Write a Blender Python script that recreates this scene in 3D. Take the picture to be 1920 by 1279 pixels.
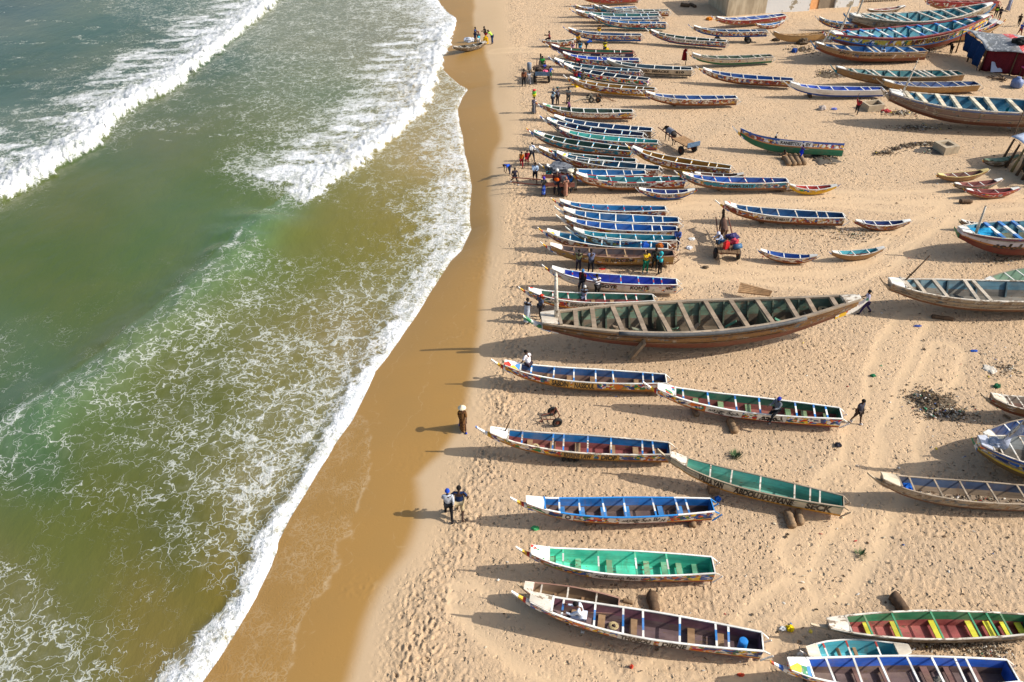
import bpy, bmesh, math, random
import numpy as np
from mathutils import Vector, Matrix, Euler

for o in list(bpy.data.objects):
    bpy.data.objects.remove(o)
SC = bpy.context.scene
COL = SC.collection
R = math.radians
rng = random.Random(7)

# ---------------------------------------------------------------- camera
CAM_H = 20.3
TILT = R(36.4)
FPX = 1478.0                      # focal length in pixels of the 1920 wide photograph
cd = bpy.data.cameras.new('camera')
cd.sensor_width = 36.0
cd.lens = 36.0 * FPX / 1920.0
cd.clip_start = 0.1
cd.clip_end = 3000.0
cam = bpy.data.objects.new('camera', cd)
cam.location = (0, 0, CAM_H)
cam.rotation_euler = (R(90) - TILT, 0, 0)
COL.objects.link(cam)
SC.camera = cam

# ---------------------------------------------------------------- sky, sun, exposure
SUN_FROM = Vector((1.33, -0.13, 1.0)).normalized()
world = bpy.data.worlds.new('World')
SC.world = world
world.use_nodes = True
wn = world.node_tree
wn.nodes.clear()
sky = wn.nodes.new('ShaderNodeTexSky')
sky.sky_type = 'NISHITA'
sky.sun_disc = False
sky.sun_elevation = math.asin(SUN_FROM.z)
sky.sun_rotation = math.atan2(SUN_FROM.x, SUN_FROM.y)
sky.air_density = 1.2
sky.dust_density = 3.0
sky.ozone_density = 1.0
bg = wn.nodes.new('ShaderNodeBackground')
bg.inputs['Strength'].default_value = 0.115
wo = wn.nodes.new('ShaderNodeOutputWorld')
wn.links.new(sky.outputs[0], bg.inputs[0])
wn.links.new(bg.outputs[0], wo.inputs[0])
sd_ = bpy.data.lights.new('sun', 'SUN')
sd_.energy = 4.0
sd_.angle = R(0.55)
sd_.color = (1.0, 0.955, 0.88)
sun = bpy.data.objects.new('sun', sd_)
sun.rotation_euler = (-SUN_FROM).to_track_quat('-Z', 'Y').to_euler()
sun.location = (60, -10, 60)
COL.objects.link(sun)
SC.view_settings.view_transform = 'Standard'
SC.view_settings.look = 'None'
SC.view_settings.exposure = 0.55
SC.view_settings.gamma = 1.0
SC.view_settings.use_curve_mapping = False

# ---------------------------------------------------------------- node helpers
def srgb(r, g, b):
    def f(c):
        c /= 255.0
        return c / 12.92 if c <= 0.04045 else ((c + 0.055) / 1.055) ** 2.4
    return (f(r), f(g), f(b), 1.0)

def new_mat(name):
    m = bpy.data.materials.new(name)
    m.use_nodes = True
    m.node_tree.nodes.clear()
    return m, m.node_tree

def N(t, typ, ins=None, **props):
    n = t.nodes.new(typ)
    for k, v in props.items():
        setattr(n, k, v)
    if ins:
        for k, v in ins.items():
            s = n.inputs[k]
            if isinstance(v, bpy.types.NodeSocket):
                t.links.new(v, s)
            else:
                s.default_value = v
    return n

def M(t, op, a, b=0.0, c=0.0, clamp=False):
    n = N(t, 'ShaderNodeMath', operation=op, use_clamp=clamp)
    for i, v in enumerate((a, b, c)):
        if isinstance(v, bpy.types.NodeSocket):
            t.links.new(v, n.inputs[i])
        else:
            n.inputs[i].default_value = v
    return n.outputs[0]

def MIX(t, fac, a, b, blend='MIX'):
    n = N(t, 'ShaderNodeMix', data_type='RGBA', blend_type=blend)
    for i, v in ((0, fac), (6, a), (7, b)):
        if isinstance(v, bpy.types.NodeSocket):
            t.links.new(v, n.inputs[i])
        else:
            n.inputs[i].default_value = v
    return n.outputs[2]

def SMOOTH(t, v, lo, hi, to0=0.0, to1=1.0):
    n = N(t, 'ShaderNodeMapRange', interpolation_type='SMOOTHSTEP')
    for i, x in enumerate((v, lo, hi, to0, to1)):
        if isinstance(x, bpy.types.NodeSocket):
            t.links.new(x, n.inputs[i])
        else:
            n.inputs[i].default_value = x
    return n.outputs[0]

def NOISE(t, vec, scale, detail=3.0, rough=0.55, dist=0.0, out=0):
    n = N(t, 'ShaderNodeTexNoise', {'Scale': scale, 'Detail': detail, 'Roughness': rough, 'Distortion': dist})
    if vec is not None:
        t.links.new(vec, n.inputs['Vector'])
    return n.outputs[out]

def VORO(t, vec, scale, feature='DISTANCE_TO_EDGE', out='Distance', rand=1.0):
    n = N(t, 'ShaderNodeTexVoronoi', {'Scale': scale, 'Randomness': rand}, feature=feature)
    t.links.new(vec, n.inputs['Vector'])
    return n.outputs[out]

def ATTR(t, name, out='Fac'):
    return N(t, 'ShaderNodeAttribute', attribute_name=name).outputs[out]

def BSDF(t, color, rough=0.8, spec=0.3, normal=None, **more):
    b = N(t, 'ShaderNodeBsdfPrincipled', {'Base Color': color, 'Roughness': rough, 'Specular IOR Level': spec})
    for k, v in more.items():
        s = b.inputs[k.replace('_', ' ')]
        if isinstance(v, bpy.types.NodeSocket):
            t.links.new(v, s)
        else:
            s.default_value = v
    if normal is not None:
        t.links.new(normal, b.inputs['Normal'])
    o = N(t, 'ShaderNodeOutputMaterial')
    t.links.new(b.outputs[0], o.inputs[0])
    return b

def BUMP(t, h, strength=0.5, dist=0.02, normal=None):
    n = N(t, 'ShaderNodeBump', {'Strength': strength, 'Distance': dist, 'Height': h})
    if normal is not None:
        t.links.new(normal, n.inputs['Normal'])
    return n.outputs[0]

# ---------------------------------------------------------------- the place measured from the photograph
WATER_Z = -0.5
CT, ST = math.cos(TILT), math.sin(TILT)

def at(px, py, z=0.0):
    """The point of the horizontal plane z seen at pixel (px, py) of the 1920 wide photograph."""
    dx, dy = (px - 960.0) / FPX, (py - 639.5) / FPX
    d = Vector((dx, CT - dy * ST, -ST - dy * CT))
    return Vector((0, 0, CAM_H)) + d * ((z - CAM_H) / d.z)

SHORE_PX = [(806,-60),(812,-30),(820,0),(835,25),(850,45),(845,60),(838,85),(830,110),(830,130),(845,145),(862,160),(878,168),
            (868,182),(858,205),(862,235),(868,255),(872,290),(880,320),(885,350),(882,385),(880,410),(884,430),
            (866,470),(845,490),(825,520),(800,560),(775,600),(740,650),(705,695),(690,730),(660,790),(630,830),
            (600,880),(570,930),(545,970),(520,1020),(510,1060),(480,1120),(440,1190),(400,1250),(380,1279),(340,1340)]
WET_PX = [(880,-60),(888,0),(885,45),(905,90),(922,140),(920,190),(934,240),(938,265),(918,310),(920,400),(915,480),(905,560),
          (895,640),(877,723),(860,798),(825,860),(781,902),(775,975),(752,1047),(717,1110),(668,1220),(650,1279),(620,1340)]
FOOT_PX = [(930,-60),(945,0),(950,60),(962,130),(970,200),(966,260),(958,330),(950,420),(948,500),(938,580),(925,640),(908,702),
           (900,765),(882,848),(850,910),(817,977),(785,1047),(765,1110),(735,1200),(715,1279),(690,1340)]

def curve_of(pts, z):
    w = [at(px, py, z) for px, py in pts]
    w.sort(key=lambda p: p.y)
    ys = np.array([p.y for p in w]); xs = np.array([p.x for p in w])
    ys = np.concatenate([[-20.0], ys, [400.0]]); xs = np.concatenate([[xs[0] - 2.0], xs, [xs[-1] - 4.0]])
    return ys, xs
SH_Y, SH_X = curve_of(SHORE_PX, WATER_Z)
WE_Y, WE_X = curve_of(WET_PX, -0.2)
FO_Y, FO_X = curve_of(FOOT_PX, -0.03)

def sstep(x, a, b):
    t = np.clip((x - a) / (b - a), 0, 1)
    return t * t * (3 - 2 * t)

def sand_z(x, y):
    d = np.asarray(x) - np.interp(y, SH_Y, SH_X)
    f = np.interp(y, FO_Y, FO_X) - np.interp(y, SH_Y, SH_X)
    u = np.clip(d / np.maximum(f, 1.5), 0, 1)
    up = WATER_Z + (-WATER_Z) * (1 - (1 - u) ** 1.6)
    return np.where(d < 0, WATER_Z + 0.13 * d * np.exp(np.clip(d, -8, 0) * 0.02), up)

def ground(px, py):
    z = 0.0
    for _ in range(6):
        p = at(px, py, z)
        z = float(sand_z(p.x, p.y))
    return Vector((p.x, p.y, z))

def poly_world(pts, z):
    return np.array([tuple(at(px, py, z))[:2] for px, py in pts])

def poly_dist(X, Y, P):
    """Signed distance to a polyline (positive on its left) and the arc position."""
    best = np.full(X.shape, 1e9); sgn = np.zeros(X.shape); arc = np.zeros(X.shape); acc = 0.0
    for i in range(len(P) - 1):
        ax, ay = P[i]; bx, by = P[i + 1]
        dx, dy = bx - ax, by - ay
        l2 = dx * dx + dy * dy
        t = np.clip(((X - ax) * dx + (Y - ay) * dy) / l2, 0, 1)
        qx, qy = X - (ax + t * dx), Y - (ay + t * dy)
        dd = qx * qx + qy * qy
        m = dd < best
        best = np.where(m, dd, best)
        sgn = np.where(m, np.sign(dx * qy - dy * qx), sgn)
        arc = np.where(m, acc + t * math.sqrt(l2), arc)
        acc += math.sqrt(l2)
    return np.sqrt(best) * sgn, arc, acc

def hash2(i, j, k):
    h = (i.astype(np.int64) * 374761393 + j.astype(np.int64) * 668265263 + k * 974711) & 0x7fffffff
    h = ((h ^ (h >> 13)) * 1274126177) & 0x7fffffff
    h = ((h ^ (h >> 16)) * 2246822519) & 0x7fffffff
    return (h & 0xffff) / 65535.0

def vnoise(x, y, k=0):
    i, j = np.floor(x), np.floor(y)
    u, v = x - i, y - j
    u = u * u * (3 - 2 * u); v = v * v * (3 - 2 * v)
    a, b, c, d = hash2(i, j, k), hash2(i + 1, j, k), hash2(i, j + 1, k), hash2(i + 1, j + 1, k)
    return (a * (1 - u) + b * u) * (1 - v) + (c * (1 - u) + d * u) * v

def fbm(x, y, k=0, n=4):
    s = 0.0; a = 0.5
    for o in range(n):
        s = s + a * vnoise(x * 2 ** o, y * 2 ** o, k + o * 17)
        a *= 0.5
    return s

def dimples(x, y, cell, k, lx, ly):
    """Trodden hollows with pushed-up rims, one to a jittered cell, each with its own turn and depth."""
    i0, j0 = np.floor(x / cell), np.floor(y / cell)
    out = np.zeros(x.shape)
    for di in (-1, 0, 1):
        for dj in (-1, 0, 1):
            i, j = i0 + di, j0 + dj
            cx = (i + hash2(i, j, k)) * cell; cy = (j + hash2(i, j, k + 1)) * cell
            a = hash2(i, j, k + 2) * 6.2832
            dep = 0.25 + 0.75 * hash2(i, j, k + 3)
            sc = 0.7 + 0.6 * hash2(i, j, k + 4)
            ca, sa = np.cos(a), np.sin(a)
            ux, uy = x - cx, y - cy
            px = (ux * ca + uy * sa) / (lx * sc); py = (-ux * sa + uy * ca) / (ly * sc)
            r2 = px * px + py * py
            out += dep * (-np.exp(-r2 * 1.4) + 0.55 * np.exp(-((np.sqrt(r2 + 1e-6) - 1.5) ** 2) * 3.0))
    return out

def fan_mesh(name, ys, s, zfun):
    """A sheet of ground whose rows widen with distance along the beach."""
    n = len(s)
    Yg, Sg = np.meshgrid(ys, s, indexing='ij')
    Xg = Sg * (Yg + 14.0)
    Zg, attrs = zfun(Xg, Yg)
    nv = Xg.size
    me = bpy.data.meshes.new(name)
    co = np.stack([Xg.ravel(), Yg.ravel(), Zg.ravel()], 1).astype(np.float32)
    r, c = len(ys), n
    idx = np.arange(nv).reshape(r, c)
    q = np.stack([idx[:-1, :-1], idx[:-1, 1:], idx[1:, 1:], idx[1:, :-1]], -1).reshape(-1, 4)
    me.vertices.add(nv); me.vertices.foreach_set('co', co.ravel())
    me.loops.add(q.size); me.loops.foreach_set('vertex_index', q.ravel().astype(np.int32))
    me.polygons.add(len(q)); me.polygons.foreach_set('loop_start', np.arange(0, q.size, 4, dtype=np.int32))
    me.polygons.foreach_set('use_smooth', np.ones(len(q), dtype=bool))
    me.update(calc_edges=True)
    for k, a in attrs.items():
        if a.ndim == 3:
            at_ = me.attributes.new(k, 'FLOAT_COLOR', 'POINT')
            rgba = np.concatenate([a.reshape(-1, 3), np.ones((nv, 1))], 1).astype(np.float32)
            at_.data.foreach_set('color', rgba.ravel())
        else:
            at_ = me.attributes.new(k, 'FLOAT', 'POINT')
            at_.data.foreach_set('value', a.ravel().astype(np.float32))
    return me

def link_mesh(name, me, mats=(), parent=None, kind=None, loc=None):
    o = bpy.data.objects.new(name, me)
    for m in mats:
        me.materials.append(m)
    COL.objects.link(o)
    if parent is not None:
        o.parent = parent
    if loc is not None:
        o.location = loc
    if kind:
        o['kind'] = kind
    return o

# ---------------------------------------------------------------- sand
TRACKS = [[(1180,392),(1300,372),(1560,378),(1740,392),(1930,380)],
          [(1300,500),(1450,520),(1560,528),(1640,500),(1700,450),(1780,400),(1850,345)],
          [(1500,1040),(1600,880),(1620,830),(1660,700),(1720,600)],
          [(930,95),(1000,92),(1060,96)], [(1100,398),(1260,384),(1500,372),(1900,366)], [(1290,520),(1420,505),(1600,490),(1730,430),(1900,300)], [(1560,1100),(1640,960),(1690,820),(1780,660)], [(1240,1279),(1380,1230),(1500,1120)],
          [(880,1130),(990,1215),(1130,1300)]]
def sand_surface(X, Y):
    z = sand_z(X, Y)
    d = X - np.interp(Y, SH_Y, SH_X)
    wx = np.interp(Y, WE_Y, WE_X); fx = np.interp(Y, FO_Y, FO_X)
    wob = (fbm(X * 0.35, Y * 0.35, 5, 3) - 0.45) * 1.0
    wet = 1 - sstep(X + wob * 0.5, wx - 0.25, wx + 0.35)
    damp = 1 - sstep(X + wob, fx - 1.2, fx + 1.4)
    foot = sstep(X + wob * 1.3, fx - 0.7, fx + 0.7)
    edge = np.exp(-((X + wob - fx - 0.8) / 0.75) ** 2)
    tr = np.zeros(X.shape)
    for P in TRACKS:
        W = poly_world(P, 0.0)
        sd, _, _ = poly_dist(X, Y, W)
        sd = np.abs(sd + (fbm(X * 0.5, Y * 0.5, 9, 2) - .4) * 0.8)
        tr = np.maximum(tr, np.exp(-((sd - 0.62) / 0.2) ** 2) + 0.4 * np.exp(-(sd / 0.8) ** 2))
    patch = sstep(fbm(X * 0.22, Y * 0.22, 31, 3), 0.22, 0.6)
    amp = foot * (0.30 + 0.45 * patch + 1.15 * edge) * (1 - 0.75 * np.clip(tr, 0, 1))
    early = sstep(X + wob, fx - 3.2, fx - 0.4) * (1 - foot) * sstep(fbm(X * 0.6, Y * 0.6, 71, 2), 0.42, 0.6)
    amp = amp + 0.3 * early
    h = (0.030 * dimples(X, Y, 0.27, 11, 0.115, 0.055) + 0.026 * dimples(X + 3.3, Y + 1.7, 0.23, 41, 0.10, 0.05)
         + 0.030 * dimples(X + 7.7, Y + 4.1, 0.52, 61, 0.15, 0.08))
    h = h + (fbm(X * 2.2, Y * 2.2, 3, 3) - 0.45) * 0.05 + (fbm(X * 0.5, Y * 0.5, 23, 3) - 0.44) * 0.07
    z = z + h * amp - 0.02 * tr * foot
    # thin sheet of run-back water left on the low part of the wet sand, near end of the beach
    film_w = poly_world([(655,770),(690,830),(672,940),(660,1010),(620,1110),(560,1180),(520,1279),(480,1380)], -0.3)
    wv = (fbm(X * 0.7, Y * 0.7, 301, 4) - .47) * 1.9
    sd, _, _ = poly_dist(X + wv, Y + wv * .4, film_w)
    film = np.where(X + wv < np.interp(Y, film_w[::-1, 1], film_w[::-1, 0]), 1.0, 0.0) * sstep(26.5 - Y, 0, 3)
    rim = np.exp(-(np.abs(sd) / 0.07) ** 2) * sstep(26.5 - Y, 0, 3)
    return z, {'wet': wet, 'damp': damp, 'foot': foot, 'film': film, 'rim': rim, 'shore': d, 'track': np.clip(tr, 0, 1)}

def rows(y0, step, y1, yend):
    ys = [y0 - 14, y0 - 9, y0 - 5, y0 - 2, y0 - .6, y0]
    while ys[-1] < y1:
        ys.append(ys[-1] + step * (ys[-1] + 8))
    k = step
    while ys[-1] < yend:
        k *= 1.35
        ys.append(ys[-1] + k * (ys[-1] + 8))
    return np.array(ys)
def skirted(a, b, n, lo, hi):
    m = np.linspace(a, b, n)
    return np.concatenate([np.linspace(lo, a, 14)[:-1], m, np.linspace(b, hi, 14)[1:]])
sand_me = fan_mesh('sand', rows(9.3, 0.00192, 104, 700), skirted(-0.37, 0.60, 800, -0.9, 4.0), sand_surface)

m_sand, t = new_mat('sand')
geo = N(t, 'ShaderNodeNewGeometry').outputs['Position']
wet, damp, foot = ATTR(t, 'wet'), ATTR(t, 'damp'), ATTR(t, 'foot')
n1 = NOISE(t, geo, 0.35, 4); n2 = NOISE(t, geo, 3.0, 5, 0.6); n3 = NOISE(t, geo, 26.0, 4, 0.7)
dry = MIX(t, SMOOTH(t, n1, 0.35, 0.68), (0.515, 0.366, 0.230, 1), (0.475, 0.345, 0.224, 1))
dry = MIX(t, SMOOTH(t, n2, 0.50, 0.74, 0, 0.5), dry, (0.36, 0.25, 0.145, 1))
dry = MIX(t, SMOOTH(t, n3, 0.56, 0.78, 0, 0.4), dry, (0.28, 0.20, 0.125, 1))
grain = SMOOTH(t, NOISE(t, geo, 10.0, 3, .6), 0.63, 0.70)
dry = MIX(t, M(t, 'MULTIPLY', grain, 0.35), dry, (0.20, 0.15, 0.10, 1))
c = MIX(t, M(t, 'MULTIPLY', damp, 0.9), dry, MIX(t, n1, (0.44, 0.325, 0.205, 1), (0.41, 0.29, 0.17, 1)))
c = MIX(t, M(t, 'MULTIPLY', ATTR(t, 'track'), 0.45), c, (0.53, 0.385, 0.235, 1))
wetc = MIX(t, SMOOTH(t, n1, 0.3, 0.7), (0.318, 0.176, 0.046, 1), (0.30, 0.170, 0.047, 1))
c = MIX(t, wet, c, wetc)
film = ATTR(t, 'film'); rim = ATTR(t, 'rim')
warp = N(t, 'ShaderNodeVectorMath', {0: geo, 1: NOISE(t, geo, 1.3, 3, .6, 0, 1)}, operation='ADD').outputs[0]
lace = VORO(t, warp, 2.6); lace2 = VORO(t, warp, 6.5)
fl = M(t, 'MAXIMUM', SMOOTH(t, lace, 0.07, 0.0), M(t, 'MULTIPLY', SMOOTH(t, lace2, 0.09, 0.0), 0.8))
fl = M(t, 'MULTIPLY', fl, SMOOTH(t, NOISE(t, geo, 0.9, 3), 0.35, 0.6))
filmf = M(t, 'ADD', M(t, 'MULTIPLY', fl, M(t, 'MULTIPLY', film, 0.26)), M(t, 'MULTIPLY', M(t, 'MULTIPLY', rim, 0.30), SMOOTH(t, n2, .4, .6)), clamp=True)
c = MIX(t, M(t, 'MULTIPLY', film, 0.22), c, (0.28, 0.158, 0.04, 1))
c = MIX(t, filmf, c, (0.58, 0.46, 0.30, 1))
sh = M(t, 'ADD', ATTR(t, 'shore'), M(t, 'MULTIPLY', NOISE(t, geo, 0.45, 4, .6), 3.2))
swl = SMOOTH(t, M(t, 'ABSOLUTE', M(t, 'SUBTRACT', M(t, 'FRACT', M(t, 'MULTIPLY', sh, 0.62)), 0.5)), 0.035, 0.0)
c = MIX(t, M(t, 'MULTIPLY', M(t, 'MULTIPLY', swl, wet), M(t, 'MULTIPLY', SMOOTH(t, n2, .4, .65), 0.22)), c, (0.50, 0.36, 0.20, 1))
n4 = NOISE(t, geo, 8.5, 5, 0.72)
fine = M(t, 'ADD', M(t, 'MULTIPLY', n4, 0.75), M(t, 'MULTIPLY', n3, 0.25))
def pits(scale, seed):
    pv = N(t, 'ShaderNodeVectorMath', {0: geo, 1: N(t, 'ShaderNodeVectorMath', {0: NOISE(t, geo, 5.0, 2, .5, 0, 1), 'Scale': .22}, operation='SCALE').outputs[0]}, operation='ADD').outputs[0]
    pv = N(t, 'ShaderNodeVectorMath', {0: pv, 1: (seed, seed * .7, 0)}, operation='ADD').outputs[0]
    vn = N(t, 'ShaderNodeTexVoronoi', {'Scale': scale, 'Randomness': 1.0}, feature='F1'); t.links.new(pv, vn.inputs['Vector'])
    w = N(t, 'ShaderNodeSeparateColor', {0: vn.outputs['Color']}).outputs[0]
    return M(t, 'MULTIPLY', SMOOTH(t, vn.outputs['Distance'], .34, .08), SMOOTH(t, w, .35, .75))
pit = M(t, 'ADD', pits(4.2, 3.1), M(t, 'MULTIPLY', pits(6.8, 7.7), .8))
fine = M(t, 'SUBTRACT', M(t, 'MULTIPLY', fine, .8), M(t, 'MULTIPLY', pit, 0.9))
trk = ATTR(t, 'track')
bstr = M(t, 'ADD', M(t, 'MULTIPLY', M(t, 'MULTIPLY', foot, 0.95), M(t, 'SUBTRACT', 1.0, M(t, 'MULTIPLY', trk, 0.75))), 0.04)
nb = N(t, 'ShaderNodeBump', {'Strength': bstr, 'Distance': 0.11, 'Height': fine}).outputs[0]
nb2 = N(t, 'ShaderNodeBump', {'Strength': M(t, 'MULTIPLY', film, 0.5), 'Distance': 0.02, 'Height': lace2, 'Normal': nb}).outputs[0]
BSDF(t, c, M(t, 'SUBTRACT', 0.95, M(t, 'MULTIPLY', wet, 0.52)), M(t, 'ADD', 0.08, M(t, 'MULTIPLY', wet, 0.30)), nb2)
sand = link_mesh('sand', sand_me, [m_sand], kind='structure')

# ---------------------------------------------------------------- sea
BR1 = poly_world([(-260,560),(-120,470),(0,388),(60,355),(110,320),(150,300),(190,275),(218,245),(222,228),(265,200),(300,185),(340,160),(390,120),
                  (430,85),(470,50),(500,25),(528,0),(570,-40)], WATER_Z)
BR2 = poly_world([(528,393),(565,386),(595,375),(620,350),(660,325),(685,305),(720,275),(760,240),(788,214),(806,190),(815,165),(826,130),(838,100),(850,60)], WATER_Z)
WV3 = poly_world([(-80,870),(0,812),(100,745),(200,672),(330,560),(400,500),(430,470),(455,435),(505,392)], WATER_Z)
TINT = [(0,0,22,56,46),(200,60,30,72,48),(100,150,40,72,52),(300,90,40,72,52),(60,250,65,93,79),(300,260,89,98,61),(150,380,80,92,28),(400,330,77,95,30),(350,400,73,98,55),(100,500,72,92,28),(300,480,69,96,40),(50,700,76,102,70),(450,440,67,109,51),(560,450,106,108,36),(650,430,122,114,38),(750,400,134,118,40),(600,60,113,117,85),(700,60,119,117,89),(600,180,98,111,74),(200,800,82,99,49),(60,860,51,91,59),(350,750,81,89,28),(550,700,117,111,55),(650,650,135,117,65),(200,950,92,95,30),(100,1000,95,100,39),(330,1000,72,80,28),(60,1150,102,100,55),(300,1150,117,103,44),(420,1080,122,104,31),(330,1270,130,112,60),(500,950,122,109,57),(820,300,170,145,90),(840,180,165,140,85),(800,60,140,130,95)]
FOAM = [(0,0,0),(150,60,0),(60,200,0),(300,20,.35),(360,40,.5),(460,10,.5),(280,70,.25),(220,150,.18),(180,180,.3),(160,215,.22),(100,235,.2),(40,260,.2),(200,230,.4),
        (320,140,.3),(300,100,.08),(20,320,.3),(150,330,0),(300,300,0),(260,420,0),(100,480,0),(400,400,0.02),(330,300,.02),(420,230,.18),(380,180,.22),(480,150,.34),(560,90,.38),
        (650,60,.40),(560,30,.36),(740,40,.44),(620,160,.40),(540,200,.38),(470,250,.30),(400,260,.12),(580,240,.5),(480,310,.55),(520,340,.6),(460,370,.2),(560,350,.62),
        (620,280,.62),(680,220,.66),(740,160,.68),(790,110,.66),(700,120,.42),(760,80,.45),(800,20,.75),(830,60,.8),(840,140,.4),
        (600,410,.03),(560,450,.03),(660,400,.12),(720,330,.22),(770,350,.3),(760,280,.35),(700,430,.12),(640,480,.18),(700,460,.2),(780,430,.2),(740,480,.3),
        (860,300,.72),(860,380,.74),(840,240,.5),(850,430,.72),(800,490,.62),(760,540,.56),(700,520,.42),(640,530,.34),(560,540,.34),(480,520,.3),(460,560,.36),(560,620,.42),(660,600,.55),
        (620,700,.58),(520,720,.44),(400,650,.42),(300,680,.4),(200,760,.38),(400,760,.42),(300,820,.36),(500,820,.5),(580,800,.6),(420,880,.45),(520,900,.58),
        (100,640,.14),(180,600,.14),(60,560,.08),(250,560,.1),(60,720,.26),(100,680,.16),(20,860,.36),(120,860,.3),(220,880,.28),(100,960,.16),(30,1000,.1),(200,980,.18),(320,920,.36),(380,960,.4),(460,980,.5),
        (100,1060,.16),(60,1130,.42),(30,1200,.46),(100,1240,.4),(160,1080,.1),(220,1140,.14),(300,1070,.22),(380,1050,.38),(430,1080,.36),(330,1150,.14),(200,1220,.26),(300,1240,.22),(400,1150,.12),(340,1270,.2)]
def idw(X, Y, pts, nv, eps=2.5e-4):
    lx, ly = X / (Y + 6.0), np.log(Y + 6.0)
    acc = np.zeros(X.shape + (nv,)); ws = np.zeros(X.shape)
    for p in pts:
        w = at(p[0], p[1], WATER_Z)
        qx, qy = w.x / (w.y + 6.0), math.log(w.y + 6.0)
        dd = ((lx - qx) ** 2 + ((ly - qy) * 0.62) ** 2) + eps
        k = 1.0 / dd ** 2
        ws += k
        acc += k[..., None] * np.array(p[2:2 + nv], dtype=float)
    return acc / ws[..., None]
BAND_PY = np.array([-60, 0, 60, 110, 150, 180, 240, 320, 400, 470, 560, 700, 850, 1000, 1150, 1279, 1400.])
BAND_W = np.array([2.6, 2.4, 2.4, 1.6, 1.0, 1.4, 2.2, 2.8, 3.2, 2.6, 1.5, .75, .6, .6, .75, .95, 1.0])
def sea_surface(X, Y):
    z = np.full(X.shape, WATER_Z)
    d = X - np.interp(Y, SH_Y, SH_X) + (fbm(X * .9 + 40, Y * .9, 431, 4) - .47) * .35 * np.exp(-np.abs(X - np.interp(Y, SH_Y, SH_X)) / 1.5)
    tint = idw(X, Y, TINT, 3, 3.0e-3) / 255.0
    tint = np.where(tint <= 0.04045, tint / 12.92, ((tint + 0.055) / 1.055) ** 2.4)
    tint = tint * 0.92 + np.array([0.20, 0.225, 0.15]) * 0.09
    foam = idw(X, Y, FOAM, 1)[..., 0]
    n_a = fbm(X * 0.9, Y * 0.9, 101, 4); n_b = fbm(X * 2.6, Y * 2.6, 131, 3); n_c = fbm(X * 0.3, Y * 0.3, 151, 3); n_s = fbm(X * 0.42, Y * 1.25, 171, 4)
    solid = np.zeros(X.shape); lift = np.zeros(X.shape); streak = np.zeros(X.shape)
    for P, wd, tail, ht, endfade in ((BR1, 4.0, 9.0, 0.85, 3.0), (BR2, 2.9, 8.5, 0.6, 2.0)):
        sd, arc, tot = poly_dist(X, Y, P)
        sd = -sd                                   # positive = shoreward of the front
        sd = sd + (n_a - 0.47) * 1.2 + (n_b - .45) * 0.5 + (fbm(X * 4, Y * 4, 421, 3) - .43) * .75
        fade = sstep(arc, 0, endfade)
        width = wd * (0.72 + 0.7 * n_c) * (0.35 + 0.65 * fade)
        s = sstep(-sd, -0.02, 0.12) * (1 - 0.35 * sstep(-sd, width * .35, width * .8) * (n_s > .3) - sstep(-sd, width * 0.7, width * 1.5) * (1 - .35)) * fade
        solid = np.maximum(solid, s)
        tl = sstep(-sd, 0.0, 0.3) * (1 - sstep(-sd, width, width + tail)) * fade
        streak = np.maximum(streak, tl)
        prof = sstep(-sd, -0.1, 0.7) * np.exp(-np.clip(-sd, 0, 50) / (wd * 0.9))
        lift = np.maximum(lift, ht * prof * sstep(arc, 0, 9.0) * (0.9 + 0.2 * n_a))
    foam = np.maximum(foam, streak * (0.40 + 0.75 * sstep(n_s, .34, .60)) * (0.8 + 0.5 * (n_c - .3)))
    sd, arc, tot = poly_dist(X, Y, WV3)
    sd = -sd
    ridge = np.exp(-((sd - 0.6 + (n_c - .5) * 1.2) / 1.9) ** 2) * sstep(arc, 0, 3) * (1 - sstep(arc, tot - 2.0, tot))
    lift = np.maximum(lift, 0.42 * ridge * (0.7 + 0.6 * n_a))
    crest = np.exp(-((sd - 0.25 + (n_a - .47) * 0.8) / 0.32) ** 2) * (1 - sstep(arc, tot * .8, tot))
    foam = np.maximum(foam, crest * (0.34 + 0.36 * sstep(n_c, .3, .6)))
    foam = foam * (1 - 0.45 * np.exp(-((sd + 1.3) / 0.9) ** 2))
    green = np.where(sd > -0.2, np.exp(-((sd - 0.8) / 1.5) ** 2), 0.0) * sstep(arc, 0, 2)
    tint = tint * (1 - 0.5 * green[..., None]) + np.array([0.125, 0.235, 0.125]) * 0.5 * green[..., None]
    # foam along the run-up
    py = 639.5 + FPX * np.tan(np.arctan2(CAM_H - WATER_Z, Y) - TILT)
    bw = np.interp(py, BAND_PY, BAND_W) * (0.7 + 0.75 * n_c)
    e = np.clip(-d / bw, 0, 3)
    solidness = np.interp(py, [0, 60, 140, 200, 420, 560, 640, 1300], [.95, .95, .45, .72, .80, .85, 1.0, 1.0])
    edge = (1 - sstep(e + (n_a - .47) * 1.3 + (n_b - .45) * .9, 0.35, 1.7)) * solidness
    foam = np.maximum(foam, edge)
    rim = np.exp(-((d + 0.05) / 0.10) ** 2)
    foam = np.maximum(foam, rim * 0.9)
    foam = np.maximum(foam, solid)
    lift = np.maximum(lift, edge * solidness * 0.12 * (0.5 + n_b) * sstep(-d, 0.02, 0.25))
    z = z + lift * 1.0
    z += (fbm(X * 0.10 + 5, Y * 0.05, 201, 2) - 0.37) * 0.5 * sstep(-d, 4, 14)
    z += solid * ((n_b - 0.45) * 0.16 + (fbm(X * 5, Y * 5, 411, 3) - .43) * 0.20) + foam * (n_b - .45) * 0.04 * sstep(-d, .1, .6)
    z += 0.012 * sstep(-d, 0, 0.15)
    shallow = sstep(d, -7.0, 0.0)
    return z, {'tint': tint, 'foam': np.clip(foam, 0, 1), 'shallow': shallow, 'solid': solid}
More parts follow.
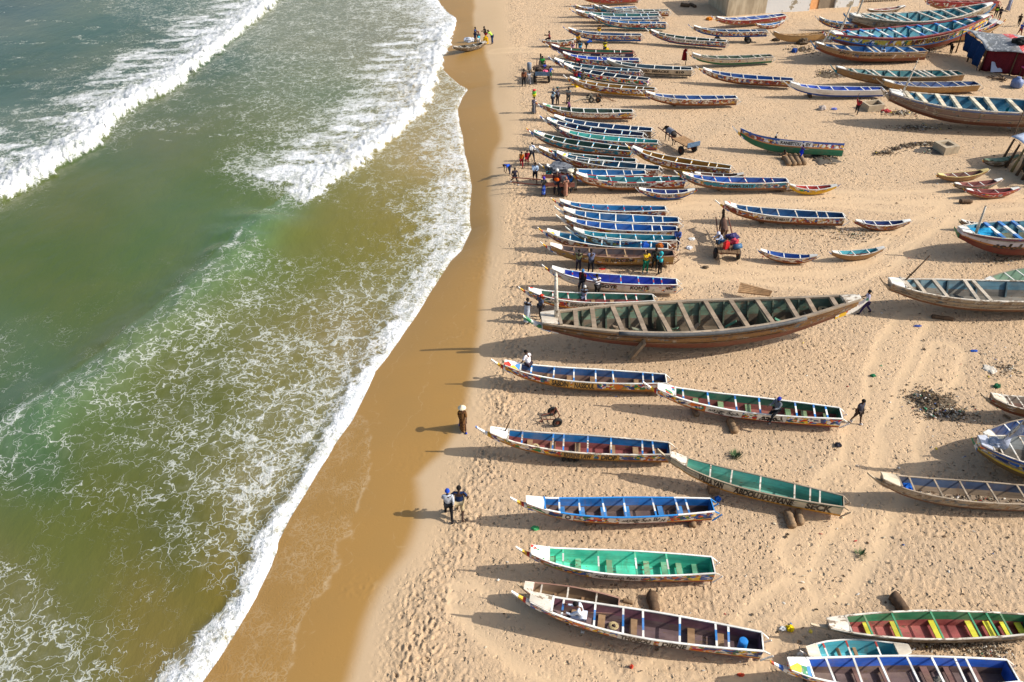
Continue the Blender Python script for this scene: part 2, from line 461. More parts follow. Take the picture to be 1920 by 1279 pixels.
sea_me = fan_mesh('sea', rows(9.3, 0.0042, 112, 900), skirted(-0.62, 0.06, 560, -6.0, 0.2), sea_surface)

m_sea, t = new_mat('sea_water')
geo = N(t, 'ShaderNodeNewGeometry').outputs['Position']
tint = ATTR(t, 'tint', 'Color'); foam = ATTR(t, 'foam')
nv = NOISE(t, geo, 0.8, 3, .6, 0, 1)
off = N(t, 'ShaderNodeVectorMath', {0: nv, 1: (0.5, 0.5, 0.5)}, operation='SUBTRACT').outputs[0]
off1 = N(t, 'ShaderNodeVectorMath', {0: off, 'Scale': 1.8}, operation='SCALE').outputs[0]
flat = N(t, 'ShaderNodeVectorMath', {0: geo, 1: (1, 0.8, 0)}, operation='MULTIPLY').outputs[0]
v1 = N(t, 'ShaderNodeVectorMath', {0: flat, 1: off1}, operation='ADD').outputs[0]
nv2 = NOISE(t, geo, 3.2, 3, .6, 0, 1)
off2 = N(t, 'ShaderNodeVectorMath', {0: N(t, 'ShaderNodeVectorMath', {0: nv2, 1: (.5, .5, .5)}, operation='SUBTRACT').outputs[0], 'Scale': 0.34}, operation='SCALE').outputs[0]
v2 = N(t, 'ShaderNodeVectorMath', {0: v1, 1: off2}, operation='ADD').outputs[0]
big = VORO(t, v2, 0.78); med = VORO(t, v2, 1.55); sml = VORO(t, v2, 4.2)
pn = NOISE(t, geo, 0.55, 4, .6); pn2 = NOISE(t, geo, 2.2, 4, .65); pn3 = NOISE(t, geo, 9.0, 3, .7)
loc = M(t, 'ADD', foam, M(t, 'MULTIPLY', M(t, 'SUBTRACT', pn, 0.5), SMOOTH(t, foam, 0.0, 0.25, 0.0, 0.75)))
loc = M(t, 'ADD', loc, M(t, 'MULTIPLY', M(t, 'SUBTRACT', pn2, 0.5), SMOOTH(t, foam, 0.05, 0.3, 0.0, 0.55)))
loc = M(t, 'MAXIMUM', loc, 0.0)
th = M(t, 'MULTIPLY', M(t, 'POWER', loc, 2.1), 0.21)
def lines(dist, k, soft):
    hi = M(t, 'MULTIPLY', th, k)
    return SMOOTH(t, M(t, 'SUBTRACT', hi, dist), M(t, 'MULTIPLY', hi, -0.05), M(t, 'ADD', M(t, 'MULTIPLY', hi, soft), 0.004))
l1 = lines(big, 0.90, 1.05); l2 = lines(med, 1.05, 1.05); l3 = lines(sml, 1.15, 1.1)
f = M(t, 'MAXIMUM', M(t, 'MULTIPLY', l1, 0.9), M(t, 'MULTIPLY', l2, 0.85))
f = M(t, 'MAXIMUM', f, M(t, 'MULTIPLY', l3, SMOOTH(t, loc, 0.4, 0.75, 0.0, 0.85)))
f = M(t, 'MULTIPLY', f, SMOOTH(t, loc, 0.02, 0.14))
f = M(t, 'MULTIPLY', f, SMOOTH(t, pn3, 0.25, 0.6, 0.7, 1.0))
full = SMOOTH(t, M(t, 'ADD', loc, M(t, 'MULTIPLY', M(t, 'SUBTRACT', pn3, .5), 0.5)), 0.74, 1.02)
f = M(t, 'MAXIMUM', f, full)
veil = M(t, 'MULTIPLY', SMOOTH(t, loc, 0.2, 0.8), 0.10)
hs = N(t, 'ShaderNodeMix', data_type='RGBA', blend_type='MULTIPLY')
hs.inputs[0].default_value = 1.0
t.links.new(tint, hs.inputs[6]); hs.inputs[7].default_value = (0.70, 0.69, 0.66, 1)
cw = MIX(t, SMOOTH(t, NOISE(t, geo, 0.12, 3), 0.35, 0.7, 0, 0.22), hs.outputs[2], (0.16, 0.145, 0.055, 1))
cw = MIX(t, veil, cw, (0.55, 0.56, 0.50, 1))
fw = MIX(t, SMOOTH(t, M(t, 'ADD', M(t, 'MULTIPLY', pn3, .6), M(t, 'MULTIPLY', pn2, .4)), .36, .58), (0.47, 0.51, 0.52, 1), (0.70, 0.70, 0.70, 1))
col = MIX(t, f, cw, MIX(t, SMOOTH(t, loc, 0.45, 0.85), (0.50, 0.52, 0.48, 1), fw))
rip = M(t, 'ADD', M(t, 'MULTIPLY', NOISE(t, N(t, 'ShaderNodeVectorMath', {0: geo, 1: (1.0, 0.5, 1)}, operation='MULTIPLY').outputs[0], 1.4, 5, .6), 1.0),
        M(t, 'MULTIPLY', f, 0.35))
nb = BUMP(t, rip, 0.5, 0.10)
nb = N(t, 'ShaderNodeBump', {'Strength': M(t, 'MULTIPLY', f, 0.9), 'Distance': 0.08, 'Height': M(t, 'ADD', pn3, pn2), 'Normal': nb}).outputs[0]
BSDF(t, col, M(t, 'ADD', 0.16, M(t, 'MULTIPLY', f, 0.7)), M(t, 'SUBTRACT', 0.17, M(t, 'MULTIPLY', f, 0.12)), nb)
sea = link_mesh('sea', sea_me, [m_sea], kind='structure')
# ---------------------------------------------------------------- paint
PAINTS = {}
def paint(key, rgb, wear=0.25, wood=(118, 92, 66), rough=0.55, lines=False):
    """Brushed boat paint: uneven, chalky, chipped back to grey wood."""
    k = (key, rgb, wear, lines)
    if k in PAINTS:
        return PAINTS[k]
    m, t = new_mat('paint_' + key)
    tc = N(t, 'ShaderNodeTexCoord').outputs['Object']
    rnd = N(t, 'ShaderNodeObjectInfo').outputs['Random']
    v = N(t, 'ShaderNodeVectorMath', {0: tc, 1: N(t, 'ShaderNodeCombineXYZ', {'X': M(t, 'MULTIPLY', rnd, 91.0), 'Y': M(t, 'MULTIPLY', rnd, 37.0), 'Z': 0.0}).outputs[0]}, operation='ADD').outputs[0]
    st = N(t, 'ShaderNodeVectorMath', {0: v, 1: (0.35, 1.0, 1.0)}, operation='MULTIPLY').outputs[0]
    a = NOISE(t, st, 2.2, 4, .6); b = NOISE(t, st, 9.0, 5, .68)
    base = srgb(*rgb)
    dk = tuple(x * 0.62 for x in base[:3]) + (1,)
    lt = tuple(min(0.85, x * 1.15 + 0.015) for x in base[:3]) + (1,)
    c = MIX(t, SMOOTH(t, a, 0.32, 0.68), dk, lt)
    chip = SMOOTH(t, M(t, 'ADD', M(t, 'MULTIPLY', b, 0.7), M(t, 'MULTIPLY', a, 0.3)), 0.70 - 0.34 * wear, 0.76 - 0.34 * wear)
    c = MIX(t, M(t, 'MULTIPLY', chip, 0.85), c, MIX(t, a, srgb(*wood), srgb(*(int(x * .6) for x in wood))))
    if lines:
        hv = N(t, 'ShaderNodeSeparateXYZ', {0: ATTR(t, 'hv', 'Vector')})
        fr = M(t, 'FRACT', M(t, 'MULTIPLY', hv.outputs[1], 3.0))
        seam = SMOOTH(t, M(t, 'ABSOLUTE', M(t, 'SUBTRACT', fr, 0.5)), 0.465, 0.49)
        c = MIX(t, M(t, 'MULTIPLY', seam, 0.45), c, (0.03, 0.025, 0.02, 1))
        stain = SMOOTH(t, NOISE(t, N(t, 'ShaderNodeVectorMath', {0: v, 1: (3.0, .6, .6)}, operation='MULTIPLY').outputs[0], 1.6, 4, .6), 0.60, 0.72)
        c = MIX(t, M(t, 'MULTIPLY', stain, 0.35), c, srgb(96, 66, 40))
    dust = NOISE(t, v, 1.3, 4, .65)
    c = MIX(t, SMOOTH(t, dust, .42, .75, 0, .16 if lines else .38), c, srgb(170, 146, 114))
    BSDF(t, c, M(t, 'ADD', rough, M(t, 'MULTIPLY', chip, 0.3)), 0.35, BUMP(t, b, 0.25, 0.01))
    PAINTS[k] = m
    return m

PAL = {'hot': [(160,58,46), (204,158,70), (224,218,206), (64,98,154), (190,170,148), (118,54,48), (222,216,206), (150,96,70)],
       'cool': [(60,104,170), (220,216,206), (176,60,46), (52,120,130), (204,156,50), (90,120,150), (226,222,214), (40,70,110)],
       'gay': [(196,44,36), (232,196,48), (236,232,222), (40,96,178), (44,130,80), (226,120,40), (236,232,222), (30,60,120)],
       'grey': [(150,140,126), (170,160,146), (120,104,86), (96,110,120), (176,170,158), (140,120,96), (110,90,70), (160,150,136)]}
def hull_paint(key, base, bottom, vb=0.30, pal='hot', amount=0.8, stripe=None, line=None, wear=0.3, rust=0.0, cell=2.6):
    k = ('hull', key)
    if k in PAINTS:
        return PAINTS[k]
    m, t = new_mat('hull_' + key)
    hv = ATTR(t, 'hv', 'Vector')
    s = N(t, 'ShaderNodeSeparateXYZ', {0: hv})
    u, v = s.outputs[0], s.outputs[1]
    rnd = N(t, 'ShaderNodeObjectInfo').outputs['Random']
    ru = M(t, 'ADD', u, M(t, 'MULTIPLY', rnd, 173.0))
    p = N(t, 'ShaderNodeCombineXYZ', {'X': ru, 'Y': M(t, 'MULTIPLY', v, 0.62), 'Z': s.outputs[2]}).outputs[0]
    wob = N(t, 'ShaderNodeVectorMath', {0: p, 1: N(t, 'ShaderNodeVectorMath', {0: NOISE(t, p, 4.0, 2, .5, 0, 1), 'Scale': 0.22}, operation='SCALE').outputs[0]}, operation='ADD').outputs[0]
    vo = N(t, 'ShaderNodeTexVoronoi', {'Scale': cell, 'Randomness': 1.0}, feature='F1')
    t.links.new(wob, vo.inputs['Vector'])
    vo2 = N(t, 'ShaderNodeTexVoronoi', {'Scale': cell * 2.7, 'Randomness': 0.9}, feature='F1')
    t.links.new(wob, vo2.inputs['Vector'])
    def ramp(fac):
        r = N(t, 'ShaderNodeValToRGB', {0: fac})
        cr = r.color_ramp; cr.interpolation = 'CONSTANT'
        cols = PAL[pal]
        while len(cr.elements) < len(cols):
            cr.elements.new(0.5)
        for i, cc in enumerate(cols):
            cr.elements[i].position = i / len(cols); cr.elements[i].color = srgb(*cc)
        return r.outputs[0]
    sep1 = N(t, 'ShaderNodeSeparateColor', {0: vo.outputs['Color']}).outputs[0]
    sep2 = N(t, 'ShaderNodeSeparateColor', {0: vo2.outputs['Color']}).outputs[1]
    pat = MIX(t, SMOOTH(t, NOISE(t, p, 1.7, 2), 0.42, 0.46), ramp(sep1), ramp(sep2))
    edge = SMOOTH(t, VORO(t, wob, cell), 0.05, 0.02)
    pat = MIX(t, M(t, 'MULTIPLY', edge, 0.55), pat, (0.03, 0.03, 0.035, 1))
    nz = NOISE(t, N(t, 'ShaderNodeCombineXYZ', {'X': M(t, 'MULTIPLY', ru, 0.9), 'Y': M(t, 'MULTIPLY', v, 1.2), 'Z': 0.0}).outputs[0], 2.0, 3, .6)
    c = MIX(t, SMOOTH(t, nz, 0.66 - 0.36 * amount, 0.70 - 0.36 * amount), srgb(*base), pat)
    if stripe:
        c = MIX(t, SMOOTH(t, v, 0.86, 0.87), c, srgb(*stripe))
    if line:
        ln = M(t, 'MULTIPLY', SMOOTH(t, v, vb - 0.005, vb + 0.005), SMOOTH(t, v, vb + 0.11, vb + 0.10))
        c = MIX(t, ln, c, srgb(*line))
    bt = SMOOTH(t, v, vb + 0.01, vb - 0.01)
    c = MIX(t, bt, c, srgb(*bottom))
    seam = SMOOTH(t, M(t, 'ABSOLUTE', M(t, 'SUBTRACT', M(t, 'FRACT', M(t, 'MULTIPLY', v, 2.0)), 0.5)), 0.475, 0.49)
    c = MIX(t, M(t, 'MULTIPLY', seam, 0.5), c, (0.05, 0.04, 0.03, 1))
    g = NOISE(t, N(t, 'ShaderNodeCombineXYZ', {'X': M(t, 'MULTIPLY', ru, 2.2), 'Y': M(t, 'MULTIPLY', v, 2.5), 'Z': 3.0}).outputs[0], 3.4, 5, .68)
    chip = SMOOTH(t, g, 0.70 - 0.3 * wear, 0.75 - 0.3 * wear)
    c = MIX(t, M(t, 'MULTIPLY', chip, 0.8), c, MIX(t, nz, srgb(128, 100, 72), srgb(84, 64, 46)))
    if rust > 0:
        r_ = NOISE(t, N(t, 'ShaderNodeCombineXYZ', {'X': M(t, 'MULTIPLY', ru, 6.0), 'Y': M(t, 'MULTIPLY', v, 0.8), 'Z': 9.0}).outputs[0], 1.3, 4, .65)
        c = MIX(t, M(t, 'MULTIPLY', SMOOTH(t, r_, 0.56, 0.70), rust), c, srgb(140, 84, 36))
    dirt = NOISE(t, p, 1.1, 4, .6)
    c = MIX(t, M(t, 'MULTIPLY', SMOOTH(t, dirt, 0.45, 0.75), 0.35), c, srgb(120, 98, 74))
    BSDF(t, c, 0.58, 0.3, BUMP(t, g, 0.3, 0.012))
    PAINTS[k] = m
    return m

WHITE = (226, 222, 214)
P_WHITE = paint('white', WHITE, 0.26)
P_WORN = paint('worn_white', (206, 198, 184), 0.55)
P_GREYW = paint('grey_wood', (150, 134, 114), 0.4)
P_BLUE = paint('mid_blue', (36, 118, 186), 0.15)
P_RED = paint('red', (164, 44, 40), 0.15)
P_WOOD = paint('bare_wood', (156, 124, 88), 0.35)
P_BOARD = paint('seat_board', (140, 108, 76), 0.35)

# ---------------------------------------------------------------- mesh helpers
class MB:
    def __init__(self):
        self.v, self.f, self.m, self.hv = [], [], [], []
    def vert(self, p, hv=(0, 0, 0)):
        self.v.append(tuple(p)); self.hv.append(hv); return len(self.v) - 1
    def face(self, idx, m=0):
        self.f.append(tuple(idx)); self.m.append(m)
    def box(self, c, s, m=0, mat=None):
        hx, hy, hz = s[0] / 2, s[1] / 2, s[2] / 2
        pts = [Vector((x, y, z)) for x in (-hx, hx) for y in (-hy, hy) for z in (-hz, hz)]
        if mat is not None:
            pts = [mat @ p for p in pts]
        b = [self.vert(Vector(c) + p) for p in pts]
        for q in ((0, 1, 3, 2), (4, 6, 7, 5), (0, 4, 5, 1), (2, 3, 7, 6), (0, 2, 6, 4), (1, 5, 7, 3)):
            self.face([b[i] for i in q], m)
    def beam(self, a, b, w, h, m=0, up=Vector((0, 0, 1)), w2=None, h2=None):
        """A squared bar from a to b, w wide and h high, tapering to w2 x h2."""
        a, b = Vector(a), Vector(b)
        d = (b - a).normalized()
        side = d.cross(up)
        if side.length < 1e-4:
            side = Vector((1, 0, 0))
        side.normalize(); u = side.cross(d)
        w2 = w if w2 is None else w2; h2 = h if h2 is None else h2
        q = []
        for p, ww, hh in ((a, w, h), (b, w2, h2)):
            for sx, sy in ((-1, -1), (1, -1), (1, 1), (-1, 1)):
                q.append(self.vert(p + side * (sx * ww / 2) + u * (sy * hh / 2)))
        self.face((q[3], q[2], q[1], q[0]), m); self.face((q[4], q[5], q[6], q[7]), m)
        for i in range(4):
            j = (i + 1) % 4
            self.face((q[i], q[j], q[4 + j], q[4 + i]), m)
    def tube(self, pts, rads, n=8, m=0, cap=True):
        pts = [Vector(p) for p in pts]
        if not hasattr(rads, '__len__'):
            rads = [rads] * len(pts)
        rings = []; ref = None
        for i, p in enumerate(pts):
            d = (pts[min(i + 1, len(pts) - 1)] - pts[max(i - 1, 0)]).normalized()
            if ref is None:
                ref = Vector((0, 0, 1)) if abs(d.z) < 0.9 else Vector((1, 0, 0))
            s = d.cross(ref).normalized(); u = s.cross(d).normalized()
            ref = u
            rings.append([self.vert(p + s * math.cos(2 * math.pi * k / n) * rads[i] + u * math.sin(2 * math.pi * k / n) * rads[i]) for k in range(n)])
        for a, b in zip(rings, rings[1:]):
            for k in range(n):
                self.face((a[k], a[(k + 1) % n], b[(k + 1) % n], b[k]), m)
        if cap:
            self.face(rings[0][::-1], m); self.face(rings[-1], m)
    def ring(self, c, r, r2, axis, n=16, k=8, m=0):
        """A torus (tyre)."""
        axis = Vector(axis).normalized()
        e = axis.orthogonal().normalized(); g = axis.cross(e)
        rows = []
        for i in range(n):
            a = 2 * math.pi * i / n
            rad = e * math.cos(a) + g * math.sin(a)
            rows.append([self.vert(Vector(c) + rad * (r + r2 * math.cos(2 * math.pi * j / k)) + axis * (r2 * math.sin(2 * math.pi * j / k))) for j in range(k)])
        for i in range(n):
            A, B = rows[i], rows[(i + 1) % n]
            for j in range(k):
                self.face((A[j], A[(j + 1) % k], B[(j + 1) % k], B[j]), m)
    def disc(self, c, r, axis, th, n=16, m=0):
        axis = Vector(axis).normalized()
        self.tube([Vector(c) - axis * th / 2, Vector(c) + axis * th / 2], [r, r], n, m)
    def build(self, name, mats, parent=None, smooth=False, kind=None, hv=False, fix=True):
        me = bpy.data.meshes.new(name)
        me.from_pydata(self.v, [], self.f)
        for m in (mats if isinstance(mats, (list, tuple)) else [mats]):
            me.materials.append(m)
        me.polygons.foreach_set('material_index', self.m)
        if smooth:
            me.polygons.foreach_set('use_smooth', [True] * len(self.f))
        if hv:
            a = me.attributes.new('hv', 'FLOAT_VECTOR', 'POINT')
            a.data.foreach_set('vector', [x for h in self.hv for x in h])
        if fix:
            bm = bmesh.new(); bm.from_mesh(me)
            bmesh.ops.recalc_face_normals(bm, faces=bm.faces)
            bm.to_mesh(me); bm.free()
        me.update()
        return link_mesh(name, me, (), parent, kind)

def thing(name, label, cat, loc=(0, 0, 0), rz=0.0, group=None):
    o = bpy.data.objects.new(name, None)
    o.empty_display_size = 0.2
    COL.objects.link(o)
    o.location = loc; o.rotation_euler = (0, 0, rz)
    o['label'] = label; o['category'] = cat
    if group:
        o['group'] = group
    return o

def tag(o, label, cat, group=None):
    o['label'] = label; o['category'] = cat
    if group:
        o['group'] = group
    return o

def copy_thing(root, loc, rz, label=None):
    """A copy of a thing with copies of its parts and their parts; mesh data is shared."""
    r = root.copy(); COL.objects.link(r); r.location = loc; r.rotation_euler = (0, 0, rz)
    if label:
        r['label'] = label
    for ch in list(root.children):
        c = ch.copy(); COL.objects.link(c); c.parent = r
        for g in ch.children:
            d = g.copy(); COL.objects.link(d); d.parent = c
    return r

def interp(x, xs, ys):
    return float(np.interp(x, xs, ys))

def smooth_interp(x, xs, ys):
    """Piecewise cubic through the given stations."""
    i = max(0, min(len(xs) - 2, next((k for k in range(len(xs) - 1) if x <= xs[k + 1]), len(xs) - 2)))
    def slope(k):
        if k == 0:
            return (ys[1] - ys[0]) / (xs[1] - xs[0])
        if k == len(xs) - 1:
            return (ys[-1] - ys[-2]) / (xs[-1] - xs[-2])
        return (ys[k + 1] - ys[k - 1]) / (xs[k + 1] - xs[k - 1])
    h = xs[i + 1] - xs[i]; u = (x - xs[i]) / h
    m0, m1 = slope(i) * h, slope(i + 1) * h
    return (2*u**3 - 3*u*u + 1) * ys[i] + (u**3 - 2*u*u + u) * m0 + (-2*u**3 + 3*u*u) * ys[i + 1] + (u**3 - u*u) * m1

# ---------------------------------------------------------------- lettering
_FONT = {}
def text_mesh(s):
    cu = bpy.data.curves.new('lettering', 'FONT')
    cu.body = s
    cu.size = 1.0
    cu.offset = 0.045
    cu.resolution_u = 3
    o = bpy.data.objects.new('lettering', cu)
    COL.objects.link(o)
    dg = bpy.context.evaluated_depsgraph_get()
    me = bpy.data.meshes.new_from_object(o.evaluated_get(dg))
    bpy.data.objects.remove(o); bpy.data.curves.remove(cu)
    return me

# ---------------------------------------------------------------- boats
STYLE = {
  # stations: s, half beam share, bottom share of half beam ; decks and bars in s
  'pirogue': dict(end=0.92, deck=0.835, bx=[0, .2, .45, .68, .835, .92], bb=[.66, .88, 1.0, .84, .58, .36],
                  wx=[0, .45, .8, .92], ww=[.60, .54, .40, .23], lo=0.0, ldeck=None),
  'double': dict(end=0.93, deck=0.83, bx=[.05, .16, .3, .5, .7, .83, .93], bb=[.30, .56, .84, 1.0, .88, .62, .34],
                 wx=[.05, .5, .93], ww=[.3, .62, .3], lo=0.05, ldeck=0.16),
  'big': dict(end=0.945, deck=0.885, bx=[0, .15, .42, .68, .885, .945], bb=[.55, .86, 1.0, .88, .48, .30],
              wx=[0, .45, .85, .945], ww=[.62, .6, .42, .25], lo=0.0, ldeck=None),
  'bigpoint': dict(end=0.945, deck=0.90, bx=[.03, .13, .3, .5, .72, .90, .945], bb=[.14, .44, .82, 1.0, .86, .46, .34],
                   wx=[.03, .45, .85, .945], ww=[.3, .58, .42, .25], lo=0.03, ldeck=0.075),
}
BOATS = {}
def boat(key, label, tip, stern, beam=None, style='pirogue', zt=None, zs=None, inner=(30,84,150), floor=None, rail=None, hull=None,
         bars=None, barc=(None, None), bench=(), benchm=None, deck=None, spur=None, roll=0.0, zk=None, zm=None, brackets=True, letters=(), ribs=0,
         railw=None, barw=None, cat='fishing boat', group='fishing boats drawn up on the sand', panel=None, deckz=None):
    S = STYLE[style]
    # size from the two ends seen in the photograph
    zt0 = 1.35 if zt is None else zt
    zs0 = 0.74 if zs is None else zs
    base_z = float(sand_z(at(tip[0], tip[1], 0).x + 1.5, at(tip[0], tip[1], 0).y))
    A = at(tip[0], tip[1], zt0 + base_z); B = at(stern[0], stern[1], zs0 + base_z)
    d = Vector((A.x - B.x, A.y - B.y, 0)); L = d.length; d.normalize()
    if beam is None:
        beam = (0.165 if style == 'double' else 0.132) * L
    k = L / 7.0
    mid = (A + B) / 2
    ang = math.atan2(d.y, d.x)
    if style == 'double':
        zm = (zm or .5) * .8; zk = min(zk or .05, .05)
        zt0 = min(zt0, zm + .26 if zm else zs0 + .1); zs0 = min(zs0, zm + .20 if zm else zs0)
    root = thing('pirogue' if style in ('pirogue', 'double') else 'large_pirogue', label, cat, (mid.x, mid.y, base_z), ang, group)
    near = 1 if math.cos(ang) < 0 else -1
    hull = hull or hull_paint('hot', (120, 74, 48), (96, 60, 40))
    rail = rail or P_WHITE
    pin = paint('inside_%d_%d_%d' % inner, inner, 0.5 if key == 'giant' else 0.2, lines=True)
    pfl = pin if floor is None else paint('floor_%d_%d_%d' % floor, floor, 0.42, lines=True)
    pdeck = deck or P_WHITE
    zkk = (0.20 if zk is None else zk)
    zdk = (zt0 - 0.16 * min(1.4, k)) if deckz is None else deckz
    zmm = zs0 - 0.02 if zm is None else zm
    lo, en, dk = S['lo'], S['end'], S['deck']
    hb = lambda s: beam / 2 * smooth_interp(s, S['bx'], S['bb'])
    wb = lambda s: interp(s, S['wx'], S['ww'])
    if S['ldeck'] is None:
        zr = lambda s: smooth_interp(s, [0, .3, .58, .8, en], [zs0, zmm, zmm + (zdk - zmm) * .10, zmm + (zdk - zmm) * .48, zdk])
        zb = lambda s: smooth_interp(s, [0, .4, .62, .8, en], [zkk, zkk, zkk + 0.05 * k, zkk + (zdk - zkk) * .30, zdk - 0.34 * (zdk - zkk)])
    else:
        zr = lambda s: smooth_interp(s, [lo, .25, .55, .8, en], [zs0, zmm + (zs0 - zmm) * .25, zmm, zmm + (zdk - zmm) * .5, zdk])
        zb = lambda s: smooth_interp(s, [lo, .25, .55, .78, en], [zs0 - 0.36 * (zs0 - zkk), zkk + .08 * (zs0 - zkk), zkk, zkk + (zdk - zkk) * .25, zdk - 0.34 * (zdk - zkk)])
    X = lambda s: (s - 0.5) * L
    def side(s, v, sg):
        """Point of the outer skin: v = 0 at the chine, 1 under the rail."""
        b, w = hb(s), hb(s) * wb(s)
        y = w + (b - w) * (v ** 0.75)
        return Vector((X(s), sg * y, zb(s) + (zr(s) - zb(s)) * v))
    T = 0.03 * max(1, k * .8)
    mb = MB()
    ns = 26
    stations = [lo + (en - lo) * i / (ns - 1) for i in range(ns)]
    vs = [1.0, 0.8, 0.55, 0.28, 0.0]
    rows = []
    for s in stations:
        r = [mb.vert(side(s, v, 1), (X(s), v, 0)) for v in vs]
        r.append(mb.vert((X(s), 0, zb(s) - 0.03 * k), (X(s), -0.1, 0)))
        r += [mb.vert(side(s, v, -1), (X(s), v, 1)) for v in reversed(vs)]
        rows.append(r)
    for a, b in zip(rows, rows[1:]):
        for i in range(len(a) - 1):
            mb.face((a[i], a[i + 1], b[i + 1], b[i]), 0)
    mb.face(rows[0], 0); mb.face(rows[-1][::-1], 0)
    # inside
    fh = 0.07 * k
    i0, i1 = lo + 0.008, dk
    if S['ldeck'] is not None:
        i0 = S['ldeck']
    ist = [i0 + (i1 - i0) * i / (ns - 1) for i in range(ns)]
    iv = [1.0, 0.72, 0.5]
    irows = []
    for s in ist:
        r = []
        fv = min(0.5, fh / max(zr(s) - zb(s), .05))
        for sg in (1, -1):
            col = []
            for v in iv + [fv]:
                p = side(s, v, sg); p.y -= sg * T
                if sg * p.y < 0.01:
                    p.y = sg * 0.01
                col.append((p, (X(s), v, sg)))
            r.append(col)
        irows.append(r)
    mb2_rows = []
    for r in irows:
        c0, c1 = r
        hi = [mb.vert(p, h) for p, h in c0[:3]]
        lo_a = [mb.vert(p, h) for p, h in c0[2:]]
        lo_b = [mb.vert(p, h) for p, h in reversed(c1[2:])]
        hi_b = [mb.vert(p, h) for p, h in reversed(c1[:3])]
        mb2_rows.append((hi, lo_a + lo_b, hi_b))
    for a, b in zip(mb2_rows, mb2_rows[1:]):
        for part, mt in ((0, 1), (1, 2), (2, 1)):
            for i in range(len(a[part]) - 1):
                mb.face((a[part][i], b[part][i], b[part][i + 1], a[part][i + 1]), mt)
    e0, e1 = mb2_rows[0], mb2_rows[-1]
    mb.face(e0[0] + e0[1] + e0[2], 1); mb.face(list(reversed(e1[0] + e1[1] + e1[2])), 1)
    ho = mb.build('hull', [hull, pin, pfl], root, smooth=False, hv=True, fix=False)
    # gunwales
    gw = (0.05 * max(.8, k)) if railw is None else railw
    gh = gw * 0.75
    gs = [lo + (en - lo) * i / 30 for i in range(31)]
    for sg in (1, -1):
        g = MB(); prev = None
        for s in gs:
            p = side(s, 1, sg)
            ring = [g.vert((p.x, p.y + sg * dy, p.z + dz), (p.x, 0, 0)) for dy, dz in ((-gw * .75, -gh * .3), (gw * .35, -gh * .3), (gw * .35, gh * .6), (-gw * .75, gh * .6))]
            if prev:
                for i in range(4):
                    g.face((prev[i], prev[(i + 1) % 4], ring[(i + 1) % 4], ring[i]))
            else:
                g.face(ring[::-1])
            prev = ring
        g.face(prev)
        g.build('gunwale', rail, root, hv=True)
    # transom top bar
    if S['ldeck'] is None:
        g = MB(); p = side(lo, 1, 1)
        g.box((p.x, 0, p.z), (gw * 0.8, 2 * p.y - gw, gh)); g.build('transom_rail', rail, root)
    # decks
    def make_deck(s0, s1):
        g = MB(); prev = None
        n = 5
        for i in range(n + 1):
            s = s0 + (s1 - s0) * i / n
            p = side(s, 1, 1)
            row = [g.vert((p.x, p.y * f, p.z + gh * .6 + 0.012 + 0.05 * k * (1 - f * f) * 0.6)) for f in (-.96, -.5, 0, .5, .96)] + \
                  [g.vert((p.x, p.y * f, p.z - 0.02)) for f in (.96, .0, -.96)]
            if prev:
                for j in range(8):
                    g.face((prev[j], prev[(j + 1) % 8], row[(j + 1) % 8], row[j]))
            else:
                g.face(row[::-1])
            prev = row
        g.face(prev)
        return g.build('foredeck' if s1 > .5 else 'stern_deck', pdeck, root)
    make_deck(dk, en + 0.004)
    if S['ldeck'] is not None:
        make_deck(lo - 0.004, S['ldeck'])
    # coaming across the after edge of the foredeck
    g = MB(); p = side(dk, 1, 1)
    g.box((p.x - 0.02 * k, 0, p.z + gh * .3), (0.06 * k, 2 * p.y, 0.10 * k)); g.build('deck_beam', rail, root)
    # spur, the long stem that reaches out before the bow
    def make_spur(sA, sB, zE, sign):
        g = MB()
        n = 7; prev = None
        for i in range(n + 1):
            u = i / n
            s = sA + (sB - sA) * u
            sc = min(max(s, lo), en)
            zt_ = zb(sc) + (zr(sc) - zb(sc)) * 0.42
            zb_ = zb(sc) - 0.02
            if (s - en) * sign > 0 and sign > 0 or (s - lo) * sign > 0 and sign < 0:
                e = en if sign > 0 else lo
                q = abs(s - e) / max(1e-6, abs(sB - e))
                zE_ = zE
                zt_ = (zb(e) + (zr(e) - zb(e)) * .42) * (1 - q) + zE_ * q
                zb_ = (zb(e) - .02) * (1 - q) + (zE_ - 0.07 * k) * q
                zt_ += 0.04 * k * math.sin(q * math.pi) * -1
            w = (0.17 - 0.115 * u) * k if style != 'double' else (0.13 - .09 * u) * k
            if style.startswith('big'):
                w *= 1.15
            ring = [g.vert((X(s), dy * w / 2, z), (X(s), 0.6, 0)) for dy, z in ((-1, zb_), (1, zb_), (1, zt_), (-1, zt_))]
            if prev:
                for j in range(4):
                    g.face((prev[j], prev[(j + 1) % 4], ring[(j + 1) % 4], ring[j]))
            else:
                g.face(ring[::-1])
            prev = ring
        g.face(prev)
        g.build('stem_spur', spur or P_SPUR, root, hv=True)
    make_spur(en - 0.045, 1.0, zt0, 1)
    if S['ldeck'] is not None:
        make_spur(lo + 0.06, 0.0, zs0, -1)
    # cross bars at the rail
    if bars is None:
        bars = [.125, .20, .36, .50, .63, .745]
    bw = (0.058 * max(.8, k)) if barw is None else barw
    ca = barc[0] or P_WHITE; cb = barc[1] or P_WHITE
    for s in bars:
        g = MB(); y = hb(s) - T * .5; z = zr(s) - 0.012
        yj = rng.uniform(-.05, .05) * k
        for a, b, mt in ((-y, -y * .45, 1), (-y * .45, y * .45, 0), (y * .45, y, 1)):
            g.beam((X(s) + yj * a, a, z), (X(s) + yj * b, b, z), bw, bw * 0.6, mt)
        g.build('crossbar', [ca, cb], root)
